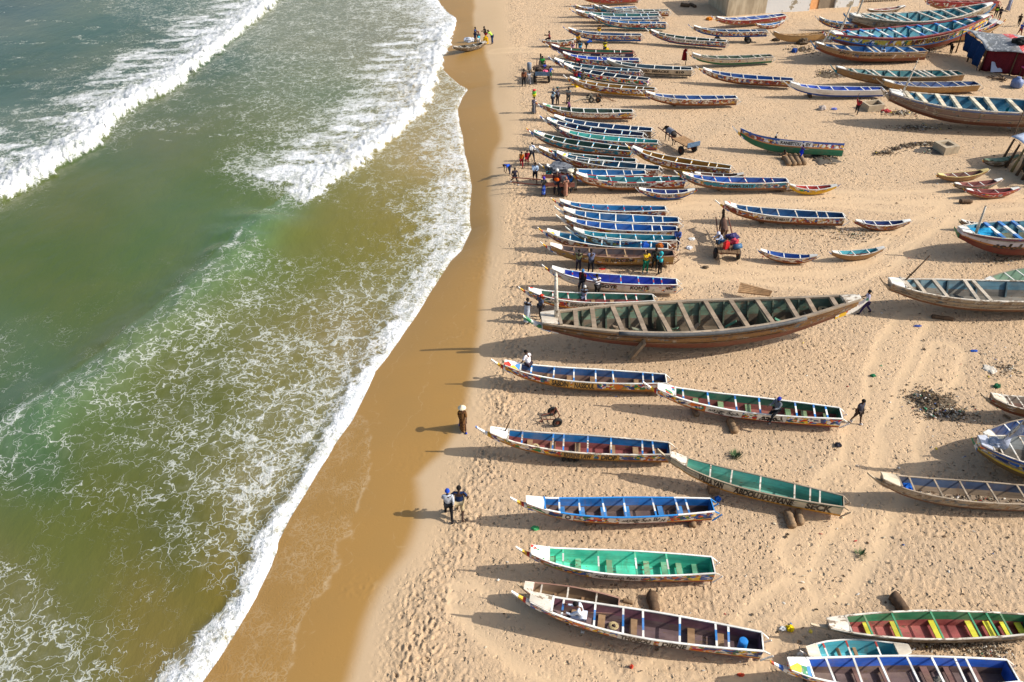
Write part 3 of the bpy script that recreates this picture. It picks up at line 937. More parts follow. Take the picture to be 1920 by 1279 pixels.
    for s in bench:
        g = MB(); h = 0.42
        p = side(s, h, 1); y = p.y - T
        g.box((X(s), 0, p.z), (0.20 * k, 2 * y, 0.035)); g.build('bench', benchm or P_BOARD, root)
    if ribs:
        for i in range(ribs):
            s = lo + .12 + (dk - lo - .16) * (i + .5) / ribs
            for sg in (1, -1):
                g = MB()
                a = side(s, 0.98, sg); b = side(s, 0.14, sg)
                g.beam((a.x, a.y - sg * (T + .03), a.z), (b.x, b.y - sg * (T + .05), b.z), 0.09, 0.07, 0, up=Vector((1, 0, 0)))
                g.build('rib', pin, root)
    # stern brackets for the outboard motor
    if brackets and S['ldeck'] is None:
        p = side(lo, 1, 1)
        for sg in (1, -1):
            g = MB()
            e = Vector((p.x - 0.20 * k, sg * p.y * .80, p.z - 0.16 * k))
            g.beam((p.x, sg * p.y * .95, p.z), e, 0.036 * k, 0.036 * k)
            g.beam((p.x, sg * p.y * .85, zb(lo) + .06), (e.x - .10 * k, e.y, e.z - .06 * k), 0.04 * k, 0.04 * k)
            g.build('stern_bracket', rail, root)
    # painted names
    for item in letters:
        txt, s0, s1, v0, v1, mt = item[:6]
        if panel is not None:
            g = MB(); prev = None
            for i in range(9):
                s = s0 + .012 + (s1 - s0 - .024) * i / 8
                row = []
                for v in (v0 - .06, (v0 + v1) / 2, min(.95, v1 + .08)):
                    q = side(s, v, near); q.y += near * .006; row.append(g.vert(q))
                if prev:
                    for j in range(2):
                        g.face((prev[j], row[j], row[j + 1], prev[j + 1]))
                prev = row
            g.build('name_panel', panel, root, fix=False)
        me = text_mesh(txt)
        nv = len(me.vertices)
        co = np.empty(nv * 3, dtype=np.float32); me.vertices.foreach_get('co', co); co = co.reshape(-1, 3)
        x0, x1, y0, y1 = co[:, 0].min(), co[:, 0].max(), co[:, 1].min(), co[:, 1].max()
        out = []
        for x, y, z in co:
            u = (x - x0) / (x1 - x0); v = (y - y0) / (y1 - y0)
            uu = u + 0.012 * (v - .5)
            s = s0 + (s1 - s0) * uu
            q = side(s, v0 + (v1 - v0) * v, near)
            q.y += near * 0.012; q.z -= 0.003
            out.append(q[:])
        me.vertices.foreach_set('co', np.array(out, dtype=np.float32).ravel())
        me.materials.clear(); me.materials.append(mt)
        me.update()
        link_mesh('lettering', me, (), root)
    roll = roll or rng.uniform(-2.2, 2.2)
    if roll:
        root.rotation_euler = (Matrix.Rotation(ang, 3, 'Z') @ Matrix.Rotation(R(roll), 3, 'X')).to_euler()
    BOATS[key] = dict(root=root, side=side, X=X, L=L, zr=zr, zb=zb, hb=hb, near=near, ang=ang, k=k, base=base_z, mid=mid)
    return root

def on_boat(key, s, y=0.0, z=0.0):
    """World point at share s of a boat's length, y metres to the camera's side, z above the floor of its ground."""
    b = BOATS[key]
    return b['root'].matrix_basis @ Vector((b['X'](s), b['near'] * y, z))

m_spur, t = new_mat('spur_paint')
tc = N(t, 'ShaderNodeTexCoord').outputs['Object']
rnd = N(t, 'ShaderNodeObjectInfo').outputs['Random']
xx = N(t, 'ShaderNodeSeparateXYZ', {0: tc}).outputs[0]
rr = N(t, 'ShaderNodeValToRGB', {0: M(t, 'FRACT', M(t, 'ADD', M(t, 'MULTIPLY', xx, 1.15), M(t, 'MULTIPLY', rnd, 7.0)))})
rr.color_ramp.interpolation = 'CONSTANT'
for i, (p_, c_) in enumerate(((0, WHITE), (.42, (44, 96, 170)), (.58, WHITE), (.74, (176, 50, 40)), (.84, (214, 164, 50)))):
    if i > 1:
        rr.color_ramp.elements.new(p_)
    rr.color_ramp.elements[i].position = p_; rr.color_ramp.elements[i].color = srgb(*c_)
nn = NOISE(t, tc, 9.0, 4, .65)
cc = MIX(t, SMOOTH(t, nn, 0.58, 0.64), rr.outputs[0], srgb(140, 112, 82))
BSDF(t, cc, 0.6, 0.3)
P_SPUR = m_spur
P_SPURW = paint('spur_wood', (176, 158, 132), 0.4)

def deck_art(key, amount):
    m, t = new_mat('deck_' + key)
    tc = N(t, 'ShaderNodeTexCoord').outputs['Object']
    rnd = N(t, 'ShaderNodeObjectInfo').outputs['Random']
    v = N(t, 'ShaderNodeVectorMath', {0: tc, 1: N(t, 'ShaderNodeCombineXYZ', {'X': M(t, 'MULTIPLY', rnd, 57.0)}).outputs[0]}, operation='ADD').outputs[0]
    vo = N(t, 'ShaderNodeTexVoronoi', {'Scale': 3.2}, feature='F1'); t.links.new(v, vo.inputs['Vector'])
    r = N(t, 'ShaderNodeValToRGB', {0: N(t, 'ShaderNodeSeparateColor', {0: vo.outputs['Color']}).outputs[0]})
    r.color_ramp.interpolation = 'CONSTANT'
    cols = [(200,52,40), (226,180,50), WHITE, (70,130,190), WHITE, (60,130,90)]
    while len(r.color_ramp.elements) < len(cols):
        r.color_ramp.elements.new(.5)
    for i, c_ in enumerate(cols):
        r.color_ramp.elements[i].position = i / len(cols); r.color_ramp.elements[i].color = srgb(*c_)
    nz = NOISE(t, v, 2.4, 2)
    n2 = NOISE(t, v, 10.0, 5, .65)
    c = MIX(t, SMOOTH(t, nz, 0.70 - .3 * amount, 0.73 - .3 * amount), srgb(*WHITE), r.outputs[0])
    c = MIX(t, M(t, 'MULTIPLY', SMOOTH(t, n2, .58, .66), .6), c, srgb(150, 132, 108))
    BSDF(t, c, 0.6, 0.3)
    return m
D_ART = deck_art('art', 0.55)
D_BUSY = deck_art('busy', 0.95)
m_rw, t = new_mat('red_white_rail')
hx = N(t, 'ShaderNodeSeparateXYZ', {0: ATTR(t, 'hv', 'Vector')}).outputs[0]
cc = MIX(t, M(t, 'GREATER_THAN', M(t, 'FRACT', M(t, 'MULTIPLY', hx, 0.9)), 0.5), srgb(*WHITE), srgb(168, 46, 44))
BSDF(t, cc, .6, .3)
m_bw, t = new_mat('blue_white_rail')
hx = M(t, 'ABSOLUTE', M(t, 'ADD', N(t, 'ShaderNodeSeparateXYZ', {0: ATTR(t, 'hv', 'Vector')}).outputs[0], .2))
cc = MIX(t, M(t, 'LESS_THAN', hx, 1.9), srgb(*WHITE), srgb(44, 124, 190))
BSDF(t, cc, .6, .3)
P_INK = paint('ink', (26, 22, 22), 0.02)
P_INKR = paint('ink_red', (60, 22, 30), 0.02)
P_INKW = paint('ink_white', (226, 222, 214), 0.02)

H = {
 'hot': hull_paint('hot', (146, 110, 84), (104, 62, 40), .22, 'hot', .80, None, (150, 90, 40), .25),
 'hotw': hull_paint('hotw', (214, 206, 192), (130, 80, 46), .20, 'hot', .62, None, (170, 110, 50), .2),
 'hotblue': hull_paint('hotblue', (152, 116, 92), (28, 76, 140), .30, 'hot', .80, None, None, .2),
 'hotteal': hull_paint('hotteal', (146, 114, 86), (30, 108, 130), .32, 'hot', .75, None, None, .25),
 'cool': hull_paint('cool', (150, 140, 130), (40, 76, 110), .22, 'cool', .80, None, (170, 70, 50), .2),
 'gay': hull_paint('gay', (222, 216, 204), (150, 52, 44), .16, 'gay', .85, None, (226, 180, 50), .12, cell=3.0),
 'gayy': hull_paint('gayy', (196, 150, 70), (140, 96, 44), .20, 'gay', .75, None, (190, 120, 40), .2, cell=3.0),
 'purple': hull_paint('purple', (134, 86, 92), (96, 64, 70), .2, 'cool', .6, None, (170, 60, 56), .2),
 'grey': hull_paint('grey', (156, 146, 130), (110, 92, 74), .2, 'grey', .7, None, None, .5),
 'greyletter': hull_paint('greyletter', (186, 174, 152), (80, 78, 70), .24, 'grey', .25, None, None, .3),
 'teal': hull_paint('teal', (34, 124, 146), (110, 84, 62), .25, 'hot', .50, None, (150, 80, 50), .2),
 'tealb': hull_paint('tealb', (40, 120, 130), (70, 92, 84), .25, 'cool', .55, None, None, .2),
 'whiteblue': hull_paint('whiteblue', (224, 222, 216), (24, 70, 150), .26, 'gay', .0, None, None, .02),
 'whitegreen': hull_paint('whitegreen', (190, 180, 160), (34, 96, 62), .30, 'hot', .35, (96, 110, 130), None, .3),
 'green': hull_paint('green', (190, 150, 110), (36, 96, 66), .46, 'hot', .85, (50, 90, 160), (200, 130, 70), .1),
 'yellow': hull_paint('yellow', (150, 96, 52), (156, 112, 34), .2, 'hot', .7, None, (190, 140, 40), .2),
 'gold': hull_paint('gold', (206, 160, 40), (214, 168, 44), .5, 'gay', .6, WHITE, None, .1),
 'brown': hull_paint('brown', (150, 116, 78), (120, 90, 60), .2, 'grey', .2, None, None, .4, .4),
 'tan': hull_paint('tan', (164, 130, 84), (150, 112, 70), .1, 'grey', .1, None, None, .3),
 'navyletter': hull_paint('navyletter', (40, 52, 96), (120, 76, 56), .34, 'hot', .15, (130, 70, 60), None, .15),
 'ngoye': hull_paint('ngoye', (224, 220, 212), (214, 208, 196), .2, 'gay', .34, (150, 44, 44), None, .08),
 'ochreletter': hull_paint('ochreletter', (160, 128, 74), (128, 94, 52), .2, 'hot', .35, None, None, .3),
 'mustard': hull_paint('mustard', (142, 106, 64), (112, 64, 50), .34, 'grey', .34, (122, 94, 82), None, .48, .4),
 'rustwhite': hull_paint('rustwhite', (176, 168, 152), (96, 62, 46), .28, 'grey', .45, (120, 130, 120), None, .4, .75),
 'weather': hull_paint('weather', (156, 142, 120), (116, 78, 54), .20, 'grey', .5, None, None, .45, .6),
 'carnival': hull_paint('carnival', (214, 176, 56), (126, 56, 48), .34, 'gay', .55, (138, 44, 54), (40, 110, 170), .12, cell=1.6),
 'brownred': hull_paint('brownred', (150, 122, 90), (112, 62, 42), .36, 'hot', .35, None, None, .35, .3),
 'violet': hull_paint('violet', (126, 106, 98), (96, 58, 44), .24, 'grey', .3, (92, 112, 160), None, .35),
 'redboat': hull_paint('redboat', (160, 66, 62), (140, 100, 70), .3, 'hot', .4, (150, 48, 52), None, .2),
 'magenta': hull_paint('magenta', (170, 60, 96), (60, 120, 170), .3, 'gay', .5, WHITE, None, .1),
 'tealred': hull_paint('tealred', (206, 200, 206), (108, 50, 42), .42, 'grey', .1, (140, 78, 92), (190, 120, 50), .15),
 'flag': hull_paint('flag', (40, 124, 76), (120, 96, 60), .28, 'gay', .85, (36, 84, 170), (226, 190, 60), .08, cell=1.4),
 'diamond': hull_paint('diamond', (120, 60, 60), (40, 60, 56), .24, 'gay', .95, None, (220, 210, 200), .08, cell=2.2),
 'dark': hull_paint('dark', (110, 98, 76), (70, 58, 46), .25, 'grey', .6, None, None, .5),
 'ahmane': hull_paint('ahmane', (196, 186, 160), (186, 132, 40), .20, 'grey', .25, (62, 110, 92), None, .25),
}
# ---------------------------------------------------------------- the boats, from the far end of the beach to the near end
NAVY, ROYAL, BLUE, TEAL = (6, 70, 114), (12, 78, 184), (0, 104, 162), (6, 124, 146)
DGREEN, GREEN, TURQ, GOLD = (30, 70, 56), (34, 92, 66), (64, 172, 164), (150, 108, 24)
BRED, BBROWN = (128, 66, 58), (104, 76, 64)
BW = (P_WHITE, P_BLUE)
CY = (P_WHITE, paint('cyan', (70, 176, 216), 0.1))
RB = (P_WHITE, P_RED)
WW = (P_WORN, P_WORN)
b = boat
b('far01', 'red-brown hull cut off by the top edge, farthest boat on the sand', (1080,-13), (1196,-6), inner=NAVY, hull=H['redboat'])
b('far02', 'blue-lined pirogue half hidden behind the teal-hulled one in the farthest cluster', (1069,7), (1192,13), inner=BLUE, hull=H['hot'], deck=D_ART)
b('far04', 'dark green pirogue with brown-red stern reaching farthest right in the farthest cluster', (1120,8), (1254,19), inner=DGREEN, hull=H['hot'])
b('far03', 'teal-hulled pirogue with dark plum inside in the farthest cluster', (1105,6), (1234,24), inner=(70,40,60), hull=H['teal'], deck=D_ART)
b('far05', 'sea-green lined pirogue with orange flecked white bow below the teal hull', (1067,15), (1236,28), inner=(40,110,110), hull=H['hotw'], deck=D_ART, barc=CY)
b('far06', 'white and blue railed pirogue lying between sea-green and brown hulls', (1094,22), (1234,34), inner=NAVY, hull=H['cool'], deck=D_ART, barc=BW)
b('far07', 'brown hull with teal bottom, nearest of the farthest cluster', (1109,28), (1249,43), inner=BLUE, hull=H['hotteal'], deck=D_ART)
b('far08', 'blue-bottomed pirogue on which a man in yellow sits', (1055,49), (1202,65), inner=NAVY, hull=H['hotblue'], deck=D_ART, bars=[.125,.20,.56,.745])
b('far09', 'small green-lined double-ended canoe with a person in maroon aboard', (1011,70), (1088,70), inner=DGREEN, style='double', zt=.85, zs=.70, zk=.08, zm=.55, hull=H['hot'], bars=[.35,.55,.72])
b('far10', 'green-lined pirogue with big white letters on navy where men unload fish', (1022,80), (1187,97), inner=GREEN, hull=H['navyletter'], rail=paint('brick', (136,72,66), .2), bars=[.14,.21,.42,.56,.7],
  letters=[('UNIQUE', .37, .09, .40, .86, P_INKW), ('SOPE', .62, .48, .42, .8, P_INKW)])
b('far11', 'royal blue pirogue with white rails and red-yellow bow behind the grey lettered one', (1044,94), (1198,111), inner=ROYAL, hull=H['purple'], deck=D_ART)
b('far12', 'grey-white pirogue with long black name and dark green keel', (1125,106), (1297,129), inner=(38,72,88), hull=H['greyletter'], bars=[.12,.2,.4,.6,.76],
  letters=[('SERIGNE  FALLOU', .74, .46, .42, .86, P_INK), ('MBACKE', .42, .24, .42, .86, P_INK), ('810', .17, .08, .42, .82, P_INK)])
b('far13', 'teal-lined pirogue with cyan crossbars and reddish-violet hull', (1027,105), (1200,133), inner=(20,84,104), hull=H['purple'], barc=CY, deck=P_WHITE)
b('far14', 'pirogue with diamond and flower patterned side', (1046,114), (1216,149), inner=(24,60,84), hull=H['diamond'], deck=D_ART)
b('far15', 'golden-lined pirogue with white crossbars beside the patterned one', (1056,140), (1228,167), inner=GOLD, hull=H['yellow'])
b('far16', 'dark blue pirogue with red chequered hull behind the wheel trolleys', (1197,168), (1381,182), inner=(12,72,136), hull=H['hot'], deck=D_ART, barc=WW)
b('far17', 'dark green pirogue with maroon rail line and lettered hull near the building', (1210,52), (1362,77), panel=P_WHITE, inner=DGREEN, hull=H['cool'], rail=P_WHITE,
  letters=[('EL HADJI MALICK SY', .66, .26, .5, .86, P_INK)])
b('far18', 'blue-bottomed pirogue standing on small wheels near the concrete building', (1290,45), (1438,57), zk=.55, zs=1.05, zt=1.65, inner=NAVY, hull=H['hotblue'], deck=D_ART)
b('far19', 'blue pirogue with red bottom tucked against the concrete building', (1333,29), (1470,27), inner=(24,70,140), hull=H['redboat'], deck=D_ART)
b('far20', 'small blue canoe nosed up to the boat beside the building', (1415,43), (1474,34), inner=BLUE, style='double', zt=.7, zs=.8, zk=.05, hull=H['hot'], bars=[.4,.6])
b('far21', 'plain tan pirogue lying behind the bow of the yellow carnival boat', (1444,57), (1548,61), inner=(168,132,84), hull=H['tan'], spur=P_SPURW, barc=(P_WOOD, P_WOOD), rail=P_WOOD)
b('far22', 'faded white pirogue with green bottom beside a red flag', (1287,97), (1447,104), inner=DGREEN, hull=H['whitegreen'], barc=WW, rail=P_WORN)
b('far23', 'deep blue lined pirogue whose stern meets the bow of the clean white boat', (1305,123), (1487,149), inner=(12,80,146), hull=H['hot'], deck=D_ART, barc=WW)
b('far24', 'clean white pirogue with royal blue bottom and thin red stripe', (1468,150), (1656,166), inner=ROYAL, hull=H['whiteblue'], spur=P_WHITE, rail=paint('clean_white',(232,232,230),.02), deck=paint('clean_white',(232,232,230),.02))
b('far25', 'blue pirogue half hidden behind the rusty white boat', (1528,29), (1645,44), inner=BLUE, hull=H['cool'], deck=D_ART)
b('far84', 'small brown canoe at the top beside the white and red upturned one', (1624,15), (1700,6), style='double', zt=.7, zs=.8, zk=.05, inner=BRED, hull=H['dark'], bars=[.4,.6])
b('far85', 'red-railed boat cut by the top edge behind the rusty white boat', (1733,-4), (1872,2), style='big', zt=1.5, zs=1.1, inner=BRED, hull=H['redboat'], rail=paint('dusty_red',(176,80,80),.2), bars=[.2,.35,.5,.65], barc=WW)
b('far26', 'large rusty white boat with teal inside and broad grey thwarts', (1582,24), (1866,6), style='bigpoint', beam=3.0, zt=2.5, zs=2.5, zm=1.75, zk=.45, inner=(26,120,136), hull=H['rustwhite'],
  rail=P_WORN, barc=WW, barw=.20, bars=[.16,.22,.30,.37,.44,.60,.67,.76,.83], brackets=False, ribs=9, cat='fishing boat', spur=paint('blue_bow',(50,120,170),.3))
b('far27', 'large yellow carnival-painted boat with maroon rail and long name', (1543,58), (1860,28), style='bigpoint', beam=3.0, zt=2.4, zs=2.5, zm=1.7, zk=.4, inner=(36,128,146), hull=H['carnival'],
  rail=paint('maroon',(132,48,56),.15), barc=BW, barw=.20, bars=[.13,.19,.29,.38,.45,.56,.64,.73,.82], brackets=False, ribs=9, spur=H['gay'],
  letters=[('MAME SEYNABOU NDEYE', .53, .30, .50, .80, P_INKR)])
b('far28', 'bright blue lined boat with worn brown hull where a man in white shirt leans', (1520,75), (1735,93), style='big', beam=1.9, zt=1.9, zs=1.0, zm=1.05, zk=.25, inner=(24,116,176), hull=H['brownred'],
  rail=P_GREYW, barc=WW, barw=.16, bars=[.10,.22,.42,.47,.66,.78], ribs=5, brackets=False, spur=paint('blue_bow',(50,120,170),.3), letters=[('JAN  SERIGNE  SALIOU', .76, .32, .52, .86, P_INK)])
b('far86', 'pink-hulled boat whose white tip shows behind the yellow carnival boat', (1877,33), (1700,58), style='big', beam=2.2, zt=1.9, zs=.9, inner=BLUE, hull=H['magenta'], rail=P_WHITE, brackets=False)
b('far87', 'brown hull whose end shows behind the pink one near the striped tent', (1886,36), (1730,66), style='big', beam=2.0, zt=1.5, zs=.8, inner=BRED, hull=H['tan'], rail=P_WOOD, brackets=False)
b('far29', 'teal-lined grey boat with many pale thwarts above a debris patch', (1558,121), (1803,137), style='big', beam=1.9, zt=1.8, zs=1.0, zk=.3, inner=(30,112,118), hull=H['brown'], rail=P_GREYW,
  barc=WW, barw=.15, bars=[.06,.12,.24,.28,.33,.52,.64,.69,.81], brackets=False, ribs=6, spur=H['tealb'])
b('far30', 'plain tan-sided boat with dark blue inside wedged behind the big grey bow', (1643,146), (1833,156), beam=1.3, inner=(18,62,116), hull=H['tan'], rail=P_WORN, barc=WW, spur=P_SPURW)
b('far31', 'big grey-violet boat with pale thwarts and teal inside leaving the frame at right', (1652,164), (2015,202), style='big', beam=2.7, zt=2.5, zs=1.7, zm=1.65, zk=.5, inner=(20,104,134), hull=H['violet'],
  rail=P_WORN, barc=(paint('cream',(206,194,168),.25),)*2, barw=.26, bars=[.30,.42,.49,.60,.68,.78,.85], brackets=False, ribs=4, spur=P_SPURW)
# row of boats in the middle distance
b('mid32', 'dark green pirogue with red lettered hull below the wheel trolleys', (1004,191), (1186,208), inner=(34,64,54), hull=H['hot'], deck=D_ART, letters=[('SERIGNE ABDOU LAHAT', .62, .22, .5, .85, P_INKW)])
b('mid33', 'navy-lined grey pirogue, upper of the two below the dark green one', (1025,211), (1222,243), inner=NAVY, hull=H['grey'], spur=P_SPURW)
b('mid34', 'navy-lined pirogue with yellow-red bow tight against the grey one', (1012,216), (1206,252), inner=(22,50,92), hull=H['cool'], deck=D_ART, barc=CY)
b('mid35', 'light turquoise pirogue with pinkish bow deck', (1034,235), (1233,266), inner=TURQ, hull=H['purple'], deck=paint('pinkish',(226,190,176),.3), spur=P_SPURW, barc=CY)
b('mid36', 'dark green pirogue with teal side reaching farther to the sea than its neighbours', (987,240), (1184,280), inner=DGREEN, hull=H['teal'], deck=D_ART, barc=CY)
b('mid42', 'golden-lined pirogue lying stern to the open sand below the donkey cart', (1172,269), (1370,314), inner=GOLD, hull=H['yellow'], barc=(P_WHITE, paint('amber',(220,176,70),.1)))
b('mid37', 'dark green-blue pirogue with red-tipped crossbars beside the teal-sided one', (996,271), (1192,301), inner=(22,70,72), hull=H['hotblue'], deck=D_ART, barc=(P_RED, CY[1]))
b('mid38', 'blue-teal pirogue lying against the green-blue one, yellow mark on its bow', (1029,279), (1236,315), inner=(16,84,112), hull=H['hot'], deck=D_ART)
b('mid39', 'blue pirogue behind the fish cart with grey net over its bow', (1010,305), (1210,323), inner=BLUE, hull=H['hotblue'])
b('mid45', 'low brown canoe hidden behind the golden-lined one', (1296,321), (1399,325), style='double', zt=.6, zs=.6, zk=.03, inner=BBROWN, hull=H['dark'], bars=[.4,.6])
b('mid40', 'teal pirogue with red and white banded rail beside the fish cart', (1064,321), (1283,335), panel=P_WHITE, inner=(18,104,112), hull=H['hotw'], rail=m_rw, deck=D_ART, barc=CY, letters=[('SERIGNE MODOU BOUSSO', .60, .30, .5, .86, P_INK)])
b('mid41', 'small blue double-ended canoe below the red and white railed pirogue', (1191,348), (1309,350), style='double', zt=.8, zs=.8, zk=.12, zm=.55, panel=P_WHITE, inner=(24,60,130), hull=H['hotblue'], bars=[.3,.5,.72], letters=[('TOUBA', .58, .40, .5, .85, P_INK)])
b('mid43', 'blue pirogue with red floor and cyan name panel', (1264,319), (1476,338), panel=paint('cyan_panel', (40,150,180), .1), inner=(12,84,168), floor=BRED, hull=H['teal'], deck=D_ART, barc=RB, bench=[.30,.44,.58,.7], letters=[('SAMA YAYE', .52, .30, .45, .85, P_INK)])
b('mid44', 'small yellow-bottomed canoe nosed up to the blue red-floored pirogue', (1577,342), (1476,346), style='double', zt=.75, zs=.6, zk=.08, inner=(180,60,50), hull=H['gold'], bars=[.4,.6])
b('mid46', 'pirogue tipped on its side showing green bottom and orange lettered band', (1375,239), (1584,272), roll=24, zs=.95, zt=1.65, panel=P_WHITE, inner=NAVY, hull=H['green'], rail=paint('blue_rail',(40,84,160),.1),
  brackets=False, letters=[('KANESTOU', .56, .38, .62, .88, P_INK), ('SY', .34, .29, .62, .88, P_INK)])
b('mid47', 'blue pirogue with reddish floor, uppermost of the row of five blue ones', (1033,371), (1248,391), inner=BLUE, floor=BRED, hull=H['hot'], barc=(P_RED, CY[1]))
b('mid48', 'blue pirogue with tall pale bow spur, second of the row of five', (1039,385), (1272,412), inner=BLUE, hull=H['hot'], spur=P_WHITE)
b('mid49', 'blue pirogue with rust stains inside, third of the row of five', (1042,402), (1269,429), inner=(12,92,166), hull=H['hotw'], spur=P_WHITE, deck=D_ART)
b('mid50', 'teal-blue pirogue with white bow spur, fourth of the row of five', (1060,424), (1268,446), inner=TEAL, hull=H['hotw'], spur=P_WHITE, barc=CY)
b('mid51', 'bright teal pirogue with red-yellow bow, lowest of the row of five', (1008,425), (1252,461), inner=(20,120,156), hull=H['hot'], deck=D_ART, barc=CY)
b('mid52', 'weathered ochre pirogue with brown inside and yellow-black name', (1013,453), (1263,475), inner=(74,66,70), floor=(120,88,78), hull=H['ochreletter'], rail=paint('dusty_brown',(150,116,96),.3), barc=(P_WOOD,P_WOOD), bench=[.35,.48,.62],
  letters=[('VE  NAVOO  SOW', .52, .30, .40, .85, P_INK)])
b('mid53', 'royal blue pirogue with white hull and bold black name', (1016,496), (1269,529), inner=(20,62,172), hull=H['ngoye'], barc=(P_RED, CY[1]), bars=[.11,.17,.28,.41,.77], deck=P_WHITE,
  letters=[('NGOYE', .60, .44, .40, .82, P_INK), ('KONTE', .34, .20, .40, .82, P_INK), ('MAG', .08, .03, .45, .82, P_INK)])
b('mid54', 'green pirogue with red floor and red rail edges behind the giant grey boat', (972,537), (1225,558), panel=P_WHITE, inner=(26,96,84), floor=(150,84,80), hull=H['gay'], rail=P_WHITE, deck=D_ART, barc=(P_WHITE, P_RED), bench=[.3,.44,.58,.7],
  letters=[('SERIGNE MOR', .62, .40, .45, .82, P_INK)])
b('mid55', 'dark blue pirogue with orange-yellow hull standing alone above the loaded cart', (1341,374), (1582,404), panel=P_WHITE, inner=(10,78,126), hull=H['hot'], deck=D_ART, barc=WW, letters=[('SERIGNE MBAYE', .60, .42, .45, .85, P_INK)])
b('mid56', 'small blue canoe with red floor right of the lone dark blue pirogue', (1598,409), (1714,407), style='double', zt=.72, zs=.78, zk=.05, zm=.5, inner=(28,60,120), floor=BRED, hull=H['hot'], bars=[.35,.6,.78])
b('mid57', 'small white and blue canoe right of the loaded cart', (1419,463), (1538,479), style='double', zt=.72, zs=.6, zk=.05, zm=.5, inner=(40,96,176), hull=H['hotw'], rail=P_WORN, bars=[.3,.55,.78], bench=[.42,.68])
b('mid58', 'small worn canoe with turquoise edge and red floor', (1554,468), (1664,457), style='double', zt=.72, zs=.78, zk=.05, zm=.5, inner=(60,160,176), floor=BRED, hull=H['brown'], rail=P_WORN, bars=[.3,.55,.78])
# the large one in the middle of the beach
b('giant', 'giant weathered boat with mustard hull, green inside and a dozen grey thwarts', (981,591), (1628,558), style='bigpoint', beam=2.35, zt=2.05, zs=2.1, zm=1.55, zk=.42, inner=(90,112,92), floor=(84,72,56), hull=H['mustard'],
  rail=P_GREYW, railw=.13, barc=(paint('thwart',(140,122,102),.35),)*2, barw=.19, bars=[.10,.165,.22,.30,.375,.45,.53,.60,.665,.73,.80,.85], brackets=False, ribs=10, deck=P_WORN, spur=deck_art('spur', .9))
b('right60', 'weathered grey-white boat with blue inside at the right edge', (1650,519), (2040,545), style='big', beam=1.75, zt=1.85, zs=1.2, zm=1.15, zk=.4, inner=(74,112,126), floor=(104,100,92), hull=H['weather'], rail=P_WORN,
  barc=(paint('pale_thwart',(176,164,146),.35),)*2, barw=.16, bars=[.50,.55,.70,.80,.86], brackets=False, ribs=5, spur=P_SPURW)
b('right61', 'greenish boat end lying behind the grey-white boat at the right edge', (1840,523), (2060,500), style='big', beam=1.3, zt=1.0, zs=.9, inner=(90,120,100), hull=H['dark'], rail=P_GREYW, brackets=False)
b('right63', 'little canoe with green tip showing behind the turquoise cloth boat', (1797,409), (1890,418), style='double', zt=.7, zs=.6, zk=.05, inner=BBROWN, hull=H['dark'], spur=paint('green_tip',(60,120,80),.2))
b('right62', 'white and purple boat with turquoise cloth inside at the right edge', (1791,426), (2030,424), style='big', beam=2.0, zt=1.75, zs=1.5, zm=1.4, zk=.3, inner=(48,120,144), floor=(104,108,86), hull=H['tealred'], rail=P_WORN,
  barc=(P_WHITE, P_BLUE), barw=.18, bars=[.45,.56,.68], brackets=False, ribs=4, spur=paint('green_stem',(40,130,90),.2), letters=[('\uFEF3\uFEEE\uFEE0\uFEF4\uFE8E', .72, .50, .35, .72, P_INK)])
b('right64', 'yellow-railed little canoe, upper of three beside the tarp shelter', (1753,323), (1860,311), style='double', zt=.72, zs=.8, zk=.05, zm=.5, inner=(120,80,70), hull=H['brown'], rail=paint('pale_yellow',(206,184,120),.3), deck=paint('pale_yellow',(206,184,120),.3), bars=[.4,.62,.8])
b('right65', 'little canoe with maroon rail, middle of three beside the tarp shelter', (1785,340), (1885,329), style='double', zt=.72, zs=.8, zk=.05, zm=.5, inner=(130,70,66), floor=(140,108,100), hull=H['dark'], rail=paint('rosewood',(140,84,76),.2), bars=[.4,.62])
b('right66', 'little red-railed canoe, lowest of three beside the tarp shelter', (1807,351), (1918,346), style='double', zt=.72, zs=.8, zk=.05, zm=.5, inner=(120,60,58), hull=H['redboat'], rail=paint('dusty_red2',(168,72,70),.15), bars=[.4,.7])
# near end of the beach
b('near68', 'blue pirogue with brown floor and yellow hull under the man in white', (921,674), (1249,711), panel=paint('ochre_panel', (206,160,70), .15), inner=(18,70,120), floor=(124,96,84), hull=H['gayy'], deck=D_ART, barc=BW, bars=[.075,.13,.30,.40,.525,.64,.77], bench=[.04,.165,.29,.415,.55,.68],
  letters=[('SABDIN', .65, .555, .24, .93, P_INK), ('NASSOUL', .52, .405, .24, .93, P_INK)])
b('near69', 'green pirogue with red floor and Arabic name on which a youth sits', (1206,715), (1577,775), panel=P_WHITE, inner=(24,88,66), floor=(132,70,64), hull=H['gay'], deck=D_ART, barc=BW, bars=[.07,.13,.22,.40,.52,.66,.79], bench=[.06,.17,.25,.45,.59,.72], benchm=paint('green_bench',(110,136,96),.4),
  letters=[('\uFEB3\uFEAE\uFE9D \uFEDB\uFE92\uFEAA', .66, .50, .24, .93, P_INK), ('\uFEE3\uFEA4\uFEE4\uFEAA', .40, .28, .24, .93, P_INK)])
b('near70', 'turquoise-blue pirogue with red floor and ochre hull beside the red hand trolley', (892,797), (1256,840), panel=paint('ochre_panel', (206,160,70), .15), inner=(18,104,160), floor=(136,72,68), hull=H['gayy'], rail=P_WORN, deck=D_ART, barc=(P_WORN, P_BLUE), bars=[.085,.14,.30,.42,.545,.60,.76], bench=[.06,.17,.29,.47,.60,.72],
  letters=[('KHAINE LAW', .54, .40, .24, .93, P_INK), ('DIOP', .35, .27, .24, .93, P_INK)])
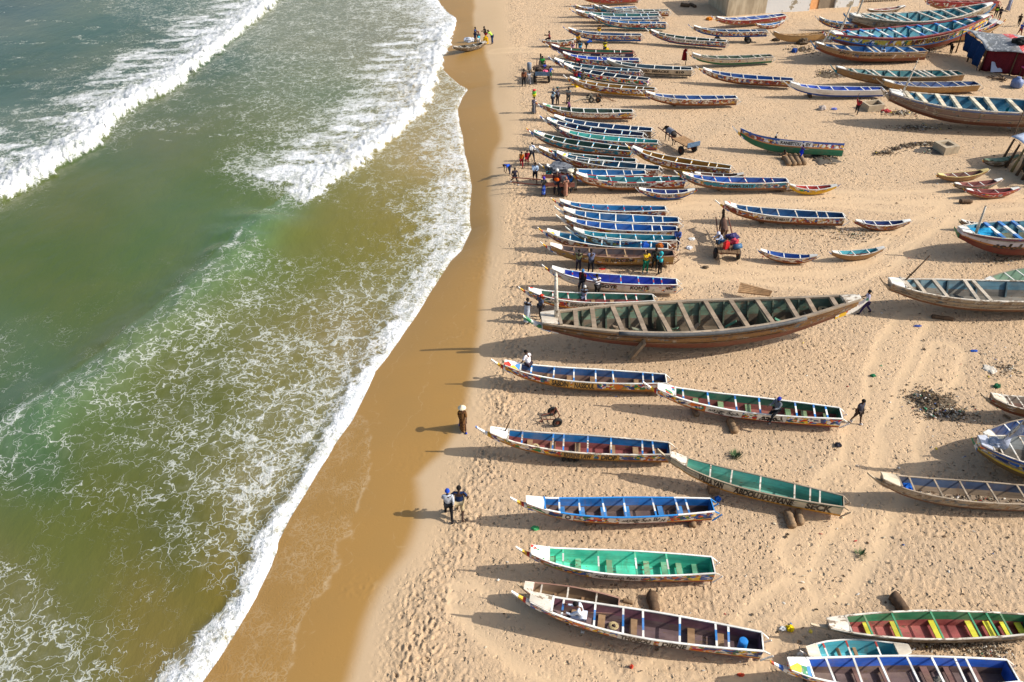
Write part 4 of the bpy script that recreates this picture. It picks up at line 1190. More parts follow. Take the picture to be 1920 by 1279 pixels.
b('near71', 'faded sea-green pirogue with yellow keel and white panel of black capitals', (1233,842), (1582,941), inner=(92,168,150), floor=(96,150,134), hull=H['ahmane'], rail=P_GREYW, deck=P_WORN, spur=P_SPURW, barc=(P_WORN, P_WORN), bars=[.12,.17,.25,.43,.585,.70], brackets=True,
  letters=[('YALLA YAN', .76, .62, .24, .93, P_INK), ('ABDOU RAHMANE', .56, .25, .24, .93, P_INK), ('SECK', .185, .05, .24, .93, P_INK)])
b('near72', 'white-hulled blue pirogue with brown floor, rings and flag bands on its side', (957,932), (1336,947), panel=P_WHITE, inner=(20,100,168), floor=(98,80,78), hull=H['gay'], rail=m_bw, deck=P_WHITE, barc=BW, bars=[.125,.175,.29,.435,.54,.66,.76], bench=[.155,.25,.42,.535,.645,.745], benchm=paint('blue_bench',(44,120,180),.35),
  letters=[('O', .735, .705, .24, .93, P_INK), ('\uFEB3\uFEAE\uFEE3\uFE9D \uFEDB\uFE92\uFEAA \uFE8D\uFEDF\uFED0\uFEAE\uFE91', .455, .24, .22, .92, P_INK)])
b('near73', 'bright emerald green pirogue with white rails near the bottom', (967,1025), (1338,1060), panel=P_WHITE, inner=(60,182,150), floor=(70,194,160), hull=H['gay'], deck=D_ART, barc=(P_WHITE, paint('emerald',(60,180,140),.1)), bars=[.23,.39,.58,.76], bench=[.085,.165,.24,.33,.52,.68,.81], benchm=paint('emerald_bench',(96,158,122),.45), brackets=True, beam=.94,
  letters=[('\uFECB\uFEA0\uFEE0\uFE8E\uFEB3\uFEBC\uFECA \uFED7\uFEEE\uFEF3\uFEAE', .60, .38, .24, .93, P_INK)])
b('near74', 'bare brown old pirogue lying behind the boat with the seated man', (969,1092), (1160,1135), beam=.78, zs=.55, zt=.85, zk=.08, inner=(112,92,76), floor=(150,124,96), hull=H['dark'], rail=paint('rosy_wood',(150,110,96),.3), deck=P_WORN, spur=P_SPURW, barc=WW, bars=[.22,.50,.76], bench=[.35,.62], brackets=False)
b('near75', 'long white-railed pirogue with plum inside and a man in white sitting in it', (959,1109), (1430,1204), panel=P_WHITE, inner=(104,64,76), floor=(92,72,74), hull=H['gay'], rail=P_WHITE, deck=P_WORN, barc=(P_BLUE, P_WHITE), bars=[.13,.178,.32,.465,.545,.66,.79], bench=[.155,.27,.50,.63,.74],
  letters=[('THIABOU', .55, .43, .24, .93, P_INK), ('DIENE', .385, .29, .24, .93, P_INK)])
b('near76', 'green pirogue with red floor and bright yellow benches in the bottom right corner', (1520,1168), (1936,1169), beam=.92, zs=.66, zt=.80, zk=.15, zm=.66, deckz=.80, inner=(36,108,70), floor=(140,62,58), hull=H['dark'], rail=P_WORN, deck=P_WORN, spur=P_SPURW, barc=(paint('green_bar',(48,130,90),.1),)*2,
  bars=[.12,.18,.26,.43,.61,.74,.86], bench=[.035,.10,.175,.255,.42,.60,.73,.855], benchm=paint('yellow_bench',(206,200,40),.12))
b('near77', 'small turquoise canoe with cream bow deck lying behind the bottom blue pirogue', (1500,1219), (1716,1216), style='double', beam=.80, zt=.62, zs=.58, zk=.06, zm=.56, inner=(66,158,172), hull=H['weather'], rail=P_WHITE, deck=paint('cream_deck',(214,202,180),.15), bars=[.30,.55,.76], barc=(P_WHITE, P_RED), bench=[.47,.62])
b('near78', 'blue-walled pirogue with brown floor and painted bow deck along the bottom edge', (1445,1240), (1900,1258), inner=(24,84,178), floor=(94,74,72), hull=H['gay'], rail=P_WHITE, deck=D_BUSY, barc=(P_WHITE, P_WHITE), bars=[.165,.21,.30,.40,.52,.63,.745], bench=[.13,.235,.33,.50,.615], benchm=paint('dark_bench',(104,70,62),.3), beam=.98)
b('near79', 'worn brown and white pirogue bow at the right edge above the flag boat', (1838,735), (2130,762), beam=.95, inner=(120,110,100), floor=(120,90,80), hull=H['brownred'], rail=P_WORN, deck=P_WORN, spur=P_SPURW, barc=WW, bars=[.6,.72,.79], brackets=False)
b('near81', 'dark blue boat lying behind the flag boat at the right edge', (1838,815), (2080,792), style='big', beam=1.3, zt=1.2, zs=1.1, inner=(24,60,110), hull=H['dark'], rail=P_GREYW, brackets=False)
b('near80', 'green and yellow striped boat with grey tarp bow and yellow flag', (1822,819), (2150,868), style='big', beam=1.6, zt=1.75, zs=1.3, zm=1.3, zk=.35, inner=(126,130,130), floor=(100,96,90), hull=H['flag'], rail=P_WORN, deck=paint('tarp_grey',(176,182,196),.15), barc=(P_WHITE, P_WORN), bars=[.66,.75,.83], brackets=False, ribs=4, spur=deck_art('flagspur', 1.0))
b('near82', 'plain brown pirogue full of rubbish with a blue cloth at the right edge', (1627,886), (2005,932), beam=1.0, inner=(50,66,92), floor=(126,108,88), hull=H['weather'], rail=P_GREYW, deck=paint('plank_deck',(196,184,160),.35), spur=P_SPURW, barc=(P_GREYW,P_GREYW), bars=[.22,.365,.50,.63,.765,.84])
b('shore83', 'dark old canoe at the water edge with four people round it', (845,82), (914,74), style='double', zt=.85, zs=.75, zk=.05, zm=.5, beam=.95, inner=(70,64,52), hull=H['dark'], rail=P_GREYW, deck=P_WORN, bars=[.35,.55,.72])
# ---------------------------------------------------------------- plain materials
def cloth(rgb, var=0.25, pattern=None, scale=14.0):
    k = ('cloth', rgb, pattern)
    if k in PAINTS:
        return PAINTS[k]
    m, t = new_mat('cloth_%d_%d_%d' % rgb)
    tc = N(t, 'ShaderNodeTexCoord').outputs['Object']
    n = NOISE(t, tc, scale, 4, .6)
    base = srgb(*rgb)
    c = MIX(t, SMOOTH(t, n, .35, .65), tuple(x * (1 - var) for x in base[:3]) + (1,), base)
    if pattern:
        if pattern[0] == 'stripe':
            z = N(t, 'ShaderNodeSeparateXYZ', {0: tc}).outputs[2]
            f = M(t, 'GREATER_THAN', M(t, 'FRACT', M(t, 'MULTIPLY', z, pattern[2])), 0.5)
        else:
            f = SMOOTH(t, NOISE(t, tc, pattern[2], 2), 0.52, 0.56)
        c = MIX(t, f, c, srgb(*pattern[1]))
    BSDF(t, c, 0.85, 0.15, BUMP(t, n, 0.5, 0.02))
    PAINTS[k] = m
    return m

def plain(name, rgb, rough=0.6, var=0.3, scale=6.0, spec=0.3, metal=0.0, bump=0.3):
    k = ('plain', name)
    if k in PAINTS:
        return PAINTS[k]
    m, t = new_mat(name)
    tc = N(t, 'ShaderNodeTexCoord').outputs['Object']
    n = NOISE(t, tc, scale, 5, .65)
    base = srgb(*rgb)
    c = MIX(t, SMOOTH(t, n, .3, .7), tuple(x * (1 - var) for x in base[:3]) + (1,), tuple(min(.9, x * (1 + var * .4)) for x in base[:3]) + (1,))
    BSDF(t, c, rough, spec, BUMP(t, n, bump, 0.02), Metallic=metal)
    PAINTS[k] = m
    return m

SKIN = [plain('skin_dark', (62, 42, 32), .5, .15), plain('skin_brown', (84, 57, 42), .5, .15), plain('skin_deep', (48, 33, 27), .5, .15)]
M_EYE = plain('eye_white', (210, 206, 198), .3, .05)
M_HAIR = plain('black_hair', (20, 17, 16), .9, .2)
M_LIP = plain('lip', (92, 48, 44), .5, .1)
RUBBER = plain('rubber', (40, 39, 38), .8, .3)
RUST = plain('rusty_steel', (104, 58, 44), .8, .4)
STEEL = plain('worn_steel', (120, 116, 110), .5, .3, metal=.4)
LOGM = plain('log_wood', (134, 110, 84), .9, .4, 9.0)
LOGD = plain('dark_log', (92, 72, 54), .9, .4, 9.0)
CONC = plain('concrete', (168, 152, 128), .9, .2, 3.0)
PLANKM = plain('deck_plank', (158, 124, 88), .85, .35, 5.0)

def skin_mesh(name, pts, edges, sub=1, root=0):
    """One continuous surface grown over a skeleton of joints ((x, y, z), (rx, ry))."""
    bm = bmesh.new()
    lay = bm.verts.layers.skin.verify()
    vs = []
    for i, (p, r) in enumerate(pts):
        v = bm.verts.new(p); d = v[lay]
        d.radius = r if hasattr(r, '__len__') else (r, r)
        d.use_root = (i == root)
        vs.append(v)
    for a, b_ in edges:
        bm.edges.new((vs[a], vs[b_]))
    me = bpy.data.meshes.new(name); bm.to_mesh(me); bm.free()
    o = bpy.data.objects.new(name, me); COL.objects.link(o)
    sk = o.modifiers.new('skin', 'SKIN'); sk.use_smooth_shade = True
    if sub:
        s = o.modifiers.new('subd', 'SUBSURF'); s.levels = sub; s.render_levels = sub
    dg = bpy.context.evaluated_depsgraph_get()
    out = bpy.data.meshes.new_from_object(o.evaluated_get(dg))
    bpy.data.objects.remove(o); bpy.data.meshes.remove(me)
    out.name = name
    return out

def head_template():
    """Head of unit height: skull, jaw, brow, nose, ears; eyes and mouth in their own colours. Faces +x."""
    bm = bmesh.new()
    bmesh.ops.create_uvsphere(bm, u_segments=16, v_segments=12, radius=0.5)
    for v in bm.verts:
        x, y, z = v.co
        v.co.x *= 0.86; v.co.y *= 0.70
        if z < 0:
            k = 1 + z * 0.55
            v.co.y *= k; v.co.x = v.co.x * (1 + z * .35) + (-z) * 0.10
        if x > 0.36 and abs(y) < 0.14 and -0.18 < z < 0.08:
            v.co.x += 0.075 if z < -0.02 else 0.03
        if x > 0.3 and 0.05 < abs(y) < 0.28 and -0.02 < z < 0.12:
            v.co.x -= 0.025
    for sg in (-1, 1):
        r = bmesh.ops.create_uvsphere(bm, u_segments=6, v_segments=5, radius=0.09)
        for v in r['verts']:
            v.co = Vector((v.co.x * .8 - 0.02, v.co.y * .45 + sg * 0.35, v.co.z * 1.2 - 0.04))
    for f in bm.faces:
        f.smooth = True
    for sg in (-1, 1):
        r = bmesh.ops.create_uvsphere(bm, u_segments=6, v_segments=5, radius=0.05)
        for v in r['verts']:
            v.co = Vector((v.co.x * .6 + 0.375, v.co.y + sg * 0.13, v.co.z * .7 + 0.03))
        for f in {f for v in r['verts'] for f in v.link_faces}:
            f.material_index = 1
    r = bmesh.ops.create_uvsphere(bm, u_segments=6, v_segments=5, radius=0.07)
    for v in r['verts']:
        v.co = Vector((v.co.x * .5 + 0.40, v.co.y * 1.3, v.co.z * .42 - 0.25))
    for f in {f for v in r['verts'] for f in v.link_faces}:
        f.material_index = 2
    me = bpy.data.meshes.new('head_template'); bm.to_mesh(me); bm.free()
    return me
HEAD = head_template()

def hand_template():
    """A hand of unit length, palm along +x, thumb on the +y side, fingers a little curled."""
    pts = [((0, 0, 0), (.13, .09)), ((.22, 0, 0), (.20, .085)), ((.46, 0, -.01), (.22, .08))]
    ed = [(0, 1), (1, 2)]
    for y, ln, r in ((.15, .40, .055), (.05, .47, .058), (-.055, .43, .055), (-.15, .33, .048)):
        i = len(pts)
        pts += [((.56, y, -.02), (r, r)), ((.56 + ln * .5, y * 1.15, -.07), (r * .9, r * .9)), ((.56 + ln * .88, y * 1.2, -.20), (r * .75, r * .75))]
        ed += [(2, i), (i, i + 1), (i + 1, i + 2)]
    i = len(pts)
    pts += [((.26, .20, -.02), (.07, .07)), ((.46, .32, -.07), (.06, .06)), ((.60, .33, -.13), (.05, .05))]
    ed += [(1, i), (i, i + 1), (i + 1, i + 2)]
    return skin_mesh('hand_template', pts, ed, 0)
HAND = hand_template()

def append_mesh(bm, me, mat):
    n0 = len(bm.verts)
    bm.from_mesh(me)
    bm.verts.ensure_lookup_table()
    for v in bm.verts[n0:]:
        v.co = mat @ v.co

def axes(o, x, y):
    x = Vector(x).normalized(); z = x.cross(Vector(y)).normalized(); y = z.cross(x)
    return Matrix(((x.x, y.x, z.x, o[0]), (x.y, y.y, z.y, o[1]), (x.z, y.z, z.z, o[2]), (0, 0, 0, 1)))

def rotY(v, a):
    """Pitch: positive swings a hanging limb forward (+x)."""
    c, s = math.cos(a), math.sin(a)
    return Vector((v[0] * c - v[2] * s, v[1], v[0] * s + v[2] * c))

N_PEOPLE = 0
def person(label, px, py, face=-90, h=1.72, pose='stand', arms='down', top=(200, 200, 200), bottom=(40, 40, 50), shorts=False, robe=None, skirt=None,
           sleeves=True, hat=None, hair=True, skin=None, z=None, seat=None, lean=0.0, toppat=None, robepat=None, shoes=None, vest=None, turn=0.0, group=None, k=0.75):
    """A figure whose feet (or seat, when sitting) are seen at pixel px, py of the photograph."""
    global N_PEOPLE
    N_PEOPLE += 1
    h = h * k
    sk = SKIN[N_PEOPLE % 3] if skin is None else SKIN[skin]
    rr = random.Random(1000 + N_PEOPLE)
    legs = {'stand': ((4, 3), (-3, 4)), 'walk': ((24, 8), (-20, 22)), 'stride': ((30, 6), (-28, 26)), 'sit': ((82, 78), (76, 88)), 'perch': ((62, 48), (46, 62)), 'squat': ((112, 128), (104, 124)),
            'ground': ((96, 40), (80, 70)), 'kneel': ((20, 110), (8, 100)), 'bend': ((6, 8), (-6, 12)), 'straddle': ((16, 6), (-14, 8))}[pose]
    if pose in ('bend',):
        lean = lean or 62
    if pose == 'squat':
        lean = lean or 30
    lean = R(lean)
    armp = {'down': ((6, 6, 12), (-4, 6, 14)), 'swing': ((26, 8, 22), (-24, 8, 30)), 'front': ((38, 4, 62), (34, 4, 66)), 'hips': ((-24, 42, 84), (-24, 42, 84)),
            'reach': ((84, 10, 12), (70, 8, 16)), 'up': ((150, 24, 40), (146, 22, 44)), 'oneup': ((150, 18, 16), (6, 6, 12)), 'cross': ((42, -8, 96), (40, -10, 98)),
            'lap': ((48, 6, 52), (44, 6, 56)), 'carry': ((56, 6, 70), (50, 6, 74)), 'point': ((80, 6, 4), (4, 6, 14)), 'wide': ((10, 38, 24), (6, 34, 30))}[arms]
    H_ = h
    pel = Vector((0, 0, .53 * H_))
    def up(v):          # torso point, leaned forward about the pelvis
        q = Vector(v) * H_ - pel
        c, s = math.cos(lean), math.sin(lean)
        return pel + Vector((q.x * c + q.z * s, q.y, -q.x * s + q.z * c))
    P = {}
    P['belly'] = up((.006, 0, .62)); P['chest'] = up((0, 0, .735)); P['neck'] = up((.0, 0, .835)); P['skull'] = up((.012, 0, .885))
    head_c = up((.022, 0, .932))
    sw = .108 if robe is None and skirt is None else .098
    for sg, nm, (a, ab, el) in ((1, 'l', armp[0]), (-1, 'r', armp[1])):
        sh = up((-.004, sg * sw, .802))
        a_, ab_ = R(a), R(ab)
        d = rotY((0, 0, -1), a_); d = (d + Vector((0, sg * math.tan(ab_), 0))).normalized()
        elb = sh + d * .168 * H_
        d2 = rotY((0, 0, -1), a_ + R(el)); d2 = (d2 + Vector((0, -sg * (.12 + (.55 if arms in ('cross', 'front', 'hips') else 0)), 0))).normalized()
        wr = elb + d2 * .150 * H_
        P['sh' + nm], P['el' + nm], P['wr' + nm], P['hd' + nm] = sh, elb, wr, d2
    for sg, nm, (a, kn) in ((1, 'l', legs[0]), (-1, 'r', legs[1])):
        hp = pel + Vector((0, sg * .052 * H_, -.015 * H_))
        d = rotY((0, sg * .08, -1), R(a)).normalized()
        knee = hp + d * .245 * H_
        d2 = rotY((0, sg * .02, -1), R(a - kn)).normalized()
        ank = knee + d2 * .235 * H_
        tdir = rotY((1, sg * .15, 0), R(max(-30, min(20, a - kn)))) if pose not in ('kneel',) else Vector((-.4, 0, -.9))
        toe = ank + Vector((tdir.x, tdir.y, tdir.z * .6)).normalized() * .085 * H_ + Vector((0, 0, -.02 * H_))
        heel = ank + Vector((-.015 * H_, 0, -.026 * H_))
        P['hip' + nm], P['kn' + nm], P['an' + nm], P['toe' + nm], P['heel' + nm] = hp, knee, ank, toe, heel
    # put it down
    if seat is not None:
        loc = at(px, py, seat); off = -(.53 * H_ - .062 * H_); base = Vector((loc.x, loc.y, seat + off))
    else:
        g = ground(px, py) if z is None else at(px, py, z)
        low = min(P[k].z for k in ('toel', 'toer', 'heell', 'heelr', 'knl', 'knr'))
        if pose in ('ground',):
            low = min(low, pel.z - .07 * H_)
        base = Vector((g.x, g.y, g.z - low + .018 * H_))
        if pose == 'ground':
            base = Vector((g.x, g.y, g.z - (pel.z - .085 * H_)))
    root = thing('person', label, 'person', base, R(face), group)
    order = ['pel', 'belly', 'chest', 'neck', 'skull', 'shl', 'ell', 'wrl', 'shr', 'elr', 'wrr', 'hipl', 'knl', 'anl', 'toel', 'hipr', 'knr', 'anr', 'toer']
    P['pel'] = pel
    rad = dict(pel=(.070, .060), belly=(.066, .055), chest=(.080, .060), neck=.031, skull=.032, shl=.040, ell=.025, wrl=.018, shr=.040, elr=.025, wrr=.018,
               hipl=.056, knl=.036, anl=.023, toel=(.024, .016), hipr=.056, knr=.036, anr=.023, toer=(.024, .016))
    sc = lambda r, f=1.0: tuple(x * H_ * f for x in r) if hasattr(r, '__len__') else (r * H_ * f, r * H_ * f)
    ed = [('pel', 'belly'), ('belly', 'chest'), ('chest', 'neck'), ('neck', 'skull'), ('chest', 'shl'), ('shl', 'ell'), ('ell', 'wrl'), ('chest', 'shr'), ('shr', 'elr'), ('elr', 'wrr'),
          ('pel', 'hipl'), ('hipl', 'knl'), ('knl', 'anl'), ('anl', 'toel'), ('pel', 'hipr'), ('hipr', 'knr'), ('knr', 'anr'), ('anr', 'toer')]
    ix = {k: i for i, k in enumerate(order)}
    me = skin_mesh('body', [(P[k], sc(rad[k])) for k in order], [(ix[a], ix[b_]) for a, b_ in ed], 1)
    bm = bmesh.new(); bm.from_mesh(me)
    hh = .145 * H_
    hd = Matrix.Translation(head_c) @ Matrix.Rotation(R(turn), 4, 'Z') @ Matrix.Rotation(lean * .55 + R(6), 4, 'Y') @ Matrix.Scale(hh, 4)
    append_mesh(bm, HEAD, hd)
    for sg, nm in ((1, 'l'), (-1, 'r')):
        append_mesh(bm, HAND, axes(P['wr' + nm], P['hd' + nm], Vector((1, 0, 0)) if abs(P['hd' + nm].normalized().x) < .8 else Vector((0, 0, 1))) @ Matrix.Diagonal((.104 * H_, .104 * H_ * sg, .104 * H_, 1)))
    bm.to_mesh(me); bm.free()
    me.materials.clear()
    for m in (sk, M_EYE, M_LIP):
        me.materials.append(m)
    link_mesh('body', me, (), root)
    def garment(name, keys, f, mat, sub=1, tweak=None):
        kk = {k: i for i, k in enumerate(keys)}
        pts = []
        for k in keys:
            p = P[k]
            r = sc(rad[k], f * (1.14 if k in ('pel', 'belly', 'chest') else 1.0))
            if tweak and k in tweak:
                q, r2 = tweak[k]; p = q; r = sc(r2)
            pts.append((p, r))
        e = [(kk[a], kk[b_]) for a, b_ in ed if a in kk and b_ in kk]
        g = skin_mesh(name, pts, e, sub)
        g.materials.clear(); g.materials.append(mat)
        link_mesh(name, g, (), root)
    mt = cloth(top, .25, toppat)
    mid = lambda a, b_, u: P[a] * (1 - u) + P[b_] * u
    if robe is not None:
        mr = cloth(robe, .28, robepat)
        garment('robe_top', ['belly', 'chest', 'shl', 'ell', 'shr', 'elr'], 1.28, mr, 1, {'ell': (mid('ell', 'wrl', .35), .038), 'elr': (mid('elr', 'wrr', .35), .038)})
        g = MB(); prev = None
        spread = max(abs(P['anl'].x - P['anr'].x) * .5, .05 * H_)
        cx = (P['anl'].x + P['anr'].x) / 2
        for i in range(8):
            u = i / 7
            zc = P['chest'].z + .02 * H_ + (0.085 * H_ - P['chest'].z) * u if seat is None else P['chest'].z - u * .3 * H_
            x0 = P['chest'].x * (1 - u) + cx * u
            rx = (.068 + .02 * u) * H_ + spread * u * .8; ry = (.094 + .012 * u) * H_
            ring = [g.vert((x0 + rx * math.cos(a) * (1 + .07 * math.sin(5 * a + 3 * u) * u), ry * math.sin(a) * (1 + .07 * math.sin(4 * a) * u), zc)) for a in [2 * math.pi * k / 14 for k in range(14)]]
            if prev:
                for k in range(14):
                    g.face((prev[k], prev[(k + 1) % 14], ring[(k + 1) % 14], ring[k]))
            prev = ring
        g.build('robe', mr, root, smooth=True)
    else:
        keys = ['pel', 'belly', 'chest', 'shl', 'ell', 'shr', 'elr']
        tw = {}
        if sleeves == 'long':
            keys = ['pel', 'belly', 'chest', 'shl', 'ell', 'wrl', 'shr', 'elr', 'wrr']
        elif sleeves:
            tw = {'ell': (mid('shl', 'ell', .75), .034), 'elr': (mid('shr', 'elr', .75), .034)}
        else:
            keys = ['pel', 'belly', 'chest', 'shl', 'shr']
        garment('shirt', keys, 1.24, mt, 1, tw)
        if skirt is None:
            keys = ['pel', 'hipl', 'knl', 'anl', 'hipr', 'knr', 'anr']
            tw = {}
            if shorts:
                tw = {'knl': (P['knl'], .046), 'knr': (P['knr'], .046)}; keys = ['pel', 'hipl', 'knl', 'hipr', 'knr']
            garment('trousers' if not shorts else 'shorts', keys, 1.22, cloth(bottom, .25), 1, tw)
    if skirt is not None:
        g = MB(); prev = None
        cx = (P['anl'].x + P['anr'].x) / 2
        spread = abs(P['anl'].x - P['anr'].x) * .5
        for i in range(7):
            u = i / 6
            zc = pel.z + .05 * H_ + (.07 * H_ - pel.z) * u
            rx = (.068 + .015 * u) * H_ + spread * u * .8; ry = (.084 + .012 * u) * H_
            ring = [g.vert((cx * u + rx * math.cos(a), ry * math.sin(a) * (1 + .05 * math.sin(5 * a) * u), zc)) for a in [2 * math.pi * k / 14 for k in range(14)]]
            if prev:
                for k in range(14):
                    g.face((prev[k], prev[(k + 1) % 14], ring[(k + 1) % 14], ring[k]))
            prev = ring
        g.build('skirt', cloth(skirt, .25, robepat), root, smooth=True)
    if vest:
        garment('vest', ['pel', 'belly', 'chest'], 1.42, cloth(vest, .2), 1)
    if shoes:
        for nm in ('l', 'r'):
            g = MB(); g.tube([P['heel' + nm], mid('heel' + nm, 'toe' + nm, .5), P['toe' + nm]], [.026 * H_, .032 * H_, .022 * H_], 8)
            g.build('shoe', cloth(shoes, .1), root, smooth=True)
    def cap(name, mat, zlo, f, extra=None):
        g = MB(); prev = None
        for i in range(6):
            a = i / 5
            zz = zlo + (0.54 - zlo) * math.sin(a * math.pi / 2)
            r_ = math.sqrt(max(0.0, 1 - (zz / .545) ** 2)) * .5 * f + .004
            ring = [g.vert(hd @ Vector((r_ * .9 * math.cos(q) - .02, r_ * .76 * math.sin(q), zz))) for q in [2 * math.pi * k / 12 for k in range(12)]]
            if prev:
                for k in range(12):
                    g.face((prev[k], prev[(k + 1) % 12], ring[(k + 1) % 12], ring[k]))
            prev = ring
        g.face(prev)
        if extra:
            extra(g)
        g.build(name, mat, root, smooth=True)
    if hat is None and hair:
        cap('hair', M_HAIR, 0.06, 1.05)
    elif hat:
        kind, rgb = hat
        if kind == 'cap':
            cap('cap', cloth(rgb, .15), 0.10, 1.10, lambda g: g.box(hd @ Vector((.52, 0, .12)), (.09 * H_ * .6, .07 * H_, .008 * H_)))
        elif kind == 'beanie':
            cap('beanie', cloth(rgb, .15), 0.0, 1.13)
        elif kind == 'hood':
            cap('hood', cloth(rgb, .15), -0.30, 1.24)
        elif kind == 'straw':
            g = MB()
            c0 = head_c + Vector((0, 0, .045 * H_))
            g.tube([c0, c0 + Vector((0, 0, .012 * H_)), c0 + Vector((0, 0, .075 * H_)), c0 + Vector((0, 0, .10 * H_))], [.135 * H_, .13 * H_, .035 * H_, .008 * H_], 18)
            g.build('straw_hat', cloth(rgb, .12, None, 40), root, smooth=True)
    return root

def W3(px, py, z=0.0):
    return at(px, py, z)

# walkers and sitters, nearest first
person('person in a conical straw hat and brown patterned robe walking on wet sand', 868, 806, face=-80, h=1.5, pose='walk', arms='swing', robe=(112, 78, 44), robepat=('spot', (70, 46, 30), 12), hat=('straw', (222, 206, 176)), shoes=(30, 70, 180), bottom=(110, 80, 50), k=.78)
person('walker in blue cap, grey and blue jersey and black trousers', 842, 970, face=95, h=1.64, pose='walk', arms='swing', top=(190, 196, 206), bottom=(24, 24, 28), hat=('beanie', (30, 70, 170)), sleeves='long', shoes=(40, 40, 44), k=.82)
person('walker in navy t-shirt and beige shorts beside the one in the blue cap', 863, 968, face=88, h=1.8, pose='walk', arms='wide', top=(28, 48, 88), bottom=(178, 160, 126), shorts=True, k=.80)
person('man in white sitting inside the long white-railed pirogue', 1092, 1158, face=168, h=1.72, pose='sit', arms='lap', top=(206, 212, 224), bottom=(196, 204, 220), seat=0.74, lean=22, sleeves='long')
person('youth with a blue beanie sitting on the rail of the green pirogue', 1456, 770, face=-150, h=1.66, pose='perch', arms='lap', top=(104, 110, 118), bottom=(34, 34, 38), seat=0.86, hat=('beanie', (36, 50, 150)), sleeves='long', shoes=(60, 60, 64))
person('child in dark grey tunic over white shirt standing with hands behind', 1604, 793, face=-60, h=1.28, k=.93, pose='straddle', arms='down', top=(66, 68, 82), bottom=(52, 44, 42), shorts=True, shoes=(220, 220, 224), turn=30)
person('man in white shirt with purple sleeves sitting on the far rail of the blue pirogue', 991, 684, face=140, h=1.7, pose='perch', arms='wide', top=(228, 226, 232), bottom=(60, 50, 60), seat=0.92, lean=14)
person('person in pale grey boubou standing beyond the giant boat spur', 988, 606, face=60, h=1.76, pose='stand', arms='front', robe=(178, 186, 198))
person('person in red and green cap and denim top near the giant boat bow', 1013, 597, face=30, h=1.7, pose='stand', arms='hips', top=(80, 88, 110), bottom=(60, 56, 58), hat=('cap', (190, 60, 44)))
person('man in white shirt and plum trousers walking behind the giant boat stern', 1619, 588, face=170, h=1.72, pose='walk', arms='front', top=(206, 200, 222), bottom=(52, 44, 84), shoes=(34, 32, 40))
person('person in camouflage top and dark trousers beside the ochre pirogue', 1084, 509, face=80, h=1.62, pose='stand', arms='reach', top=(150, 150, 110), bottom=(48, 44, 56), toppat=('spot', (92, 96, 64), 12))
person('person in checked blue shirt and black trousers leaning on the ochre pirogue', 1107, 512, face=95, h=1.72, pose='stand', arms='front', top=(104, 112, 140), bottom=(30, 30, 38), lean=12, sleeves='long')
person('person in yellow top and green trousers by the ochre pirogue stern', 1209, 512, face=-70, h=1.7, pose='stand', arms='cross', top=(206, 168, 36), bottom=(24, 116, 92), shoes=(200, 200, 200))
person('person in dark camouflage between the yellow and turquoise tops', 1226, 507, face=-95, h=1.68, pose='stand', arms='front', top=(50, 56, 48), bottom=(40, 42, 40))
person('person in turquoise hood and black trousers by the ochre pirogue stern', 1236, 515, face=150, h=1.7, pose='stand', arms='cross', top=(52, 168, 178), bottom=(34, 32, 34), hat=('hood', (52, 168, 178)), sleeves='long')
person('man in blue shirt leaning at the sterns of the blue row', 1267, 468, face=-100, h=1.66, pose='stand', arms='front', top=(62, 82, 140), bottom=(40, 42, 74), sleeves='long', shoes=(210, 210, 214))
person('person in black and red top sitting on the royal blue pirogue rail', 1092, 528, face=-110, h=1.68, pose='perch', arms='down', top=(36, 34, 40), bottom=(36, 36, 42), seat=0.95, hat=('beanie', (50, 110, 160)), toppat=('spot', (130, 40, 40), 6))
person('grey-haired person in pale grey shirt seated before the black and red top', 1095, 560, face=80, h=1.68, pose='ground', arms='lap', top=(150, 162, 180), bottom=(120, 130, 160), hat=('beanie', (190, 188, 184)), z=0.45)
person('person in black and white striped shirt by the royal blue pirogue', 1119, 559, face=120, h=1.68, pose='stand', arms='reach', top=(222, 220, 224), bottom=(44, 42, 44), toppat=('stripe', (30, 32, 44), 9.0), lean=10)
# the crowd round the fish cart
person('child in orange shirt and dark red trousers walking', 978, 314, face=-100, h=1.42, pose='walk', arms='down', top=(200, 110, 34), bottom=(150, 32, 44))
person('child in red shirt and red shorts beside the orange one', 988, 311, face=-95, h=1.40, pose='walk', arms='down', top=(160, 34, 46), bottom=(170, 36, 50), shorts=True)
person('man in long white shirt by the tip of the green-blue pirogue', 997, 303, face=-70, h=1.74, pose='walk', arms='front', top=(210, 210, 208), bottom=(44, 46, 56), sleeves='long')
person('person in bright blue shirt bending down on the damp sand', 955, 328, face=-140, h=1.5, pose='bend', arms='down', top=(34, 84, 200), bottom=(60, 66, 90), lean=70)
person('child in black tracksuit and white shoes beside the bending blue shirt', 965, 345, face=-60, h=1.44, pose='stride', arms='wide', top=(40, 38, 50), bottom=(30, 30, 40), shoes=(220, 220, 230))
person('man in loose pale blue shirt holding something dark', 1003, 342, face=-90, h=1.74, pose='walk', arms='front', top=(176, 196, 220), bottom=(30, 32, 42), shorts=True, sleeves='long')
person('person in teal shirt and green trousers behind the woman in blue skirt', 1028, 350, face=100, h=1.56, pose='stand', arms='down', top=(28, 124, 132), bottom=(52, 62, 44))
person('woman in blue patterned skirt and dark top with blue scarf', 1019, 368, face=-80, h=1.62, pose='stand', arms='carry', top=(64, 66, 66), skirt=(24, 60, 164), robepat=('spot', (120, 150, 210), 10), hat=('hood', (70, 50, 170)))
person('person in orange life vest over maroon robe and dark leggings', 1043, 367, face=85, h=1.86, pose='stand', arms='down', top=(70, 36, 46), bottom=(34, 34, 44), vest=(222, 96, 26), k=.88, skirt=None, hat=('beanie', (210, 206, 200)), sleeves='long')
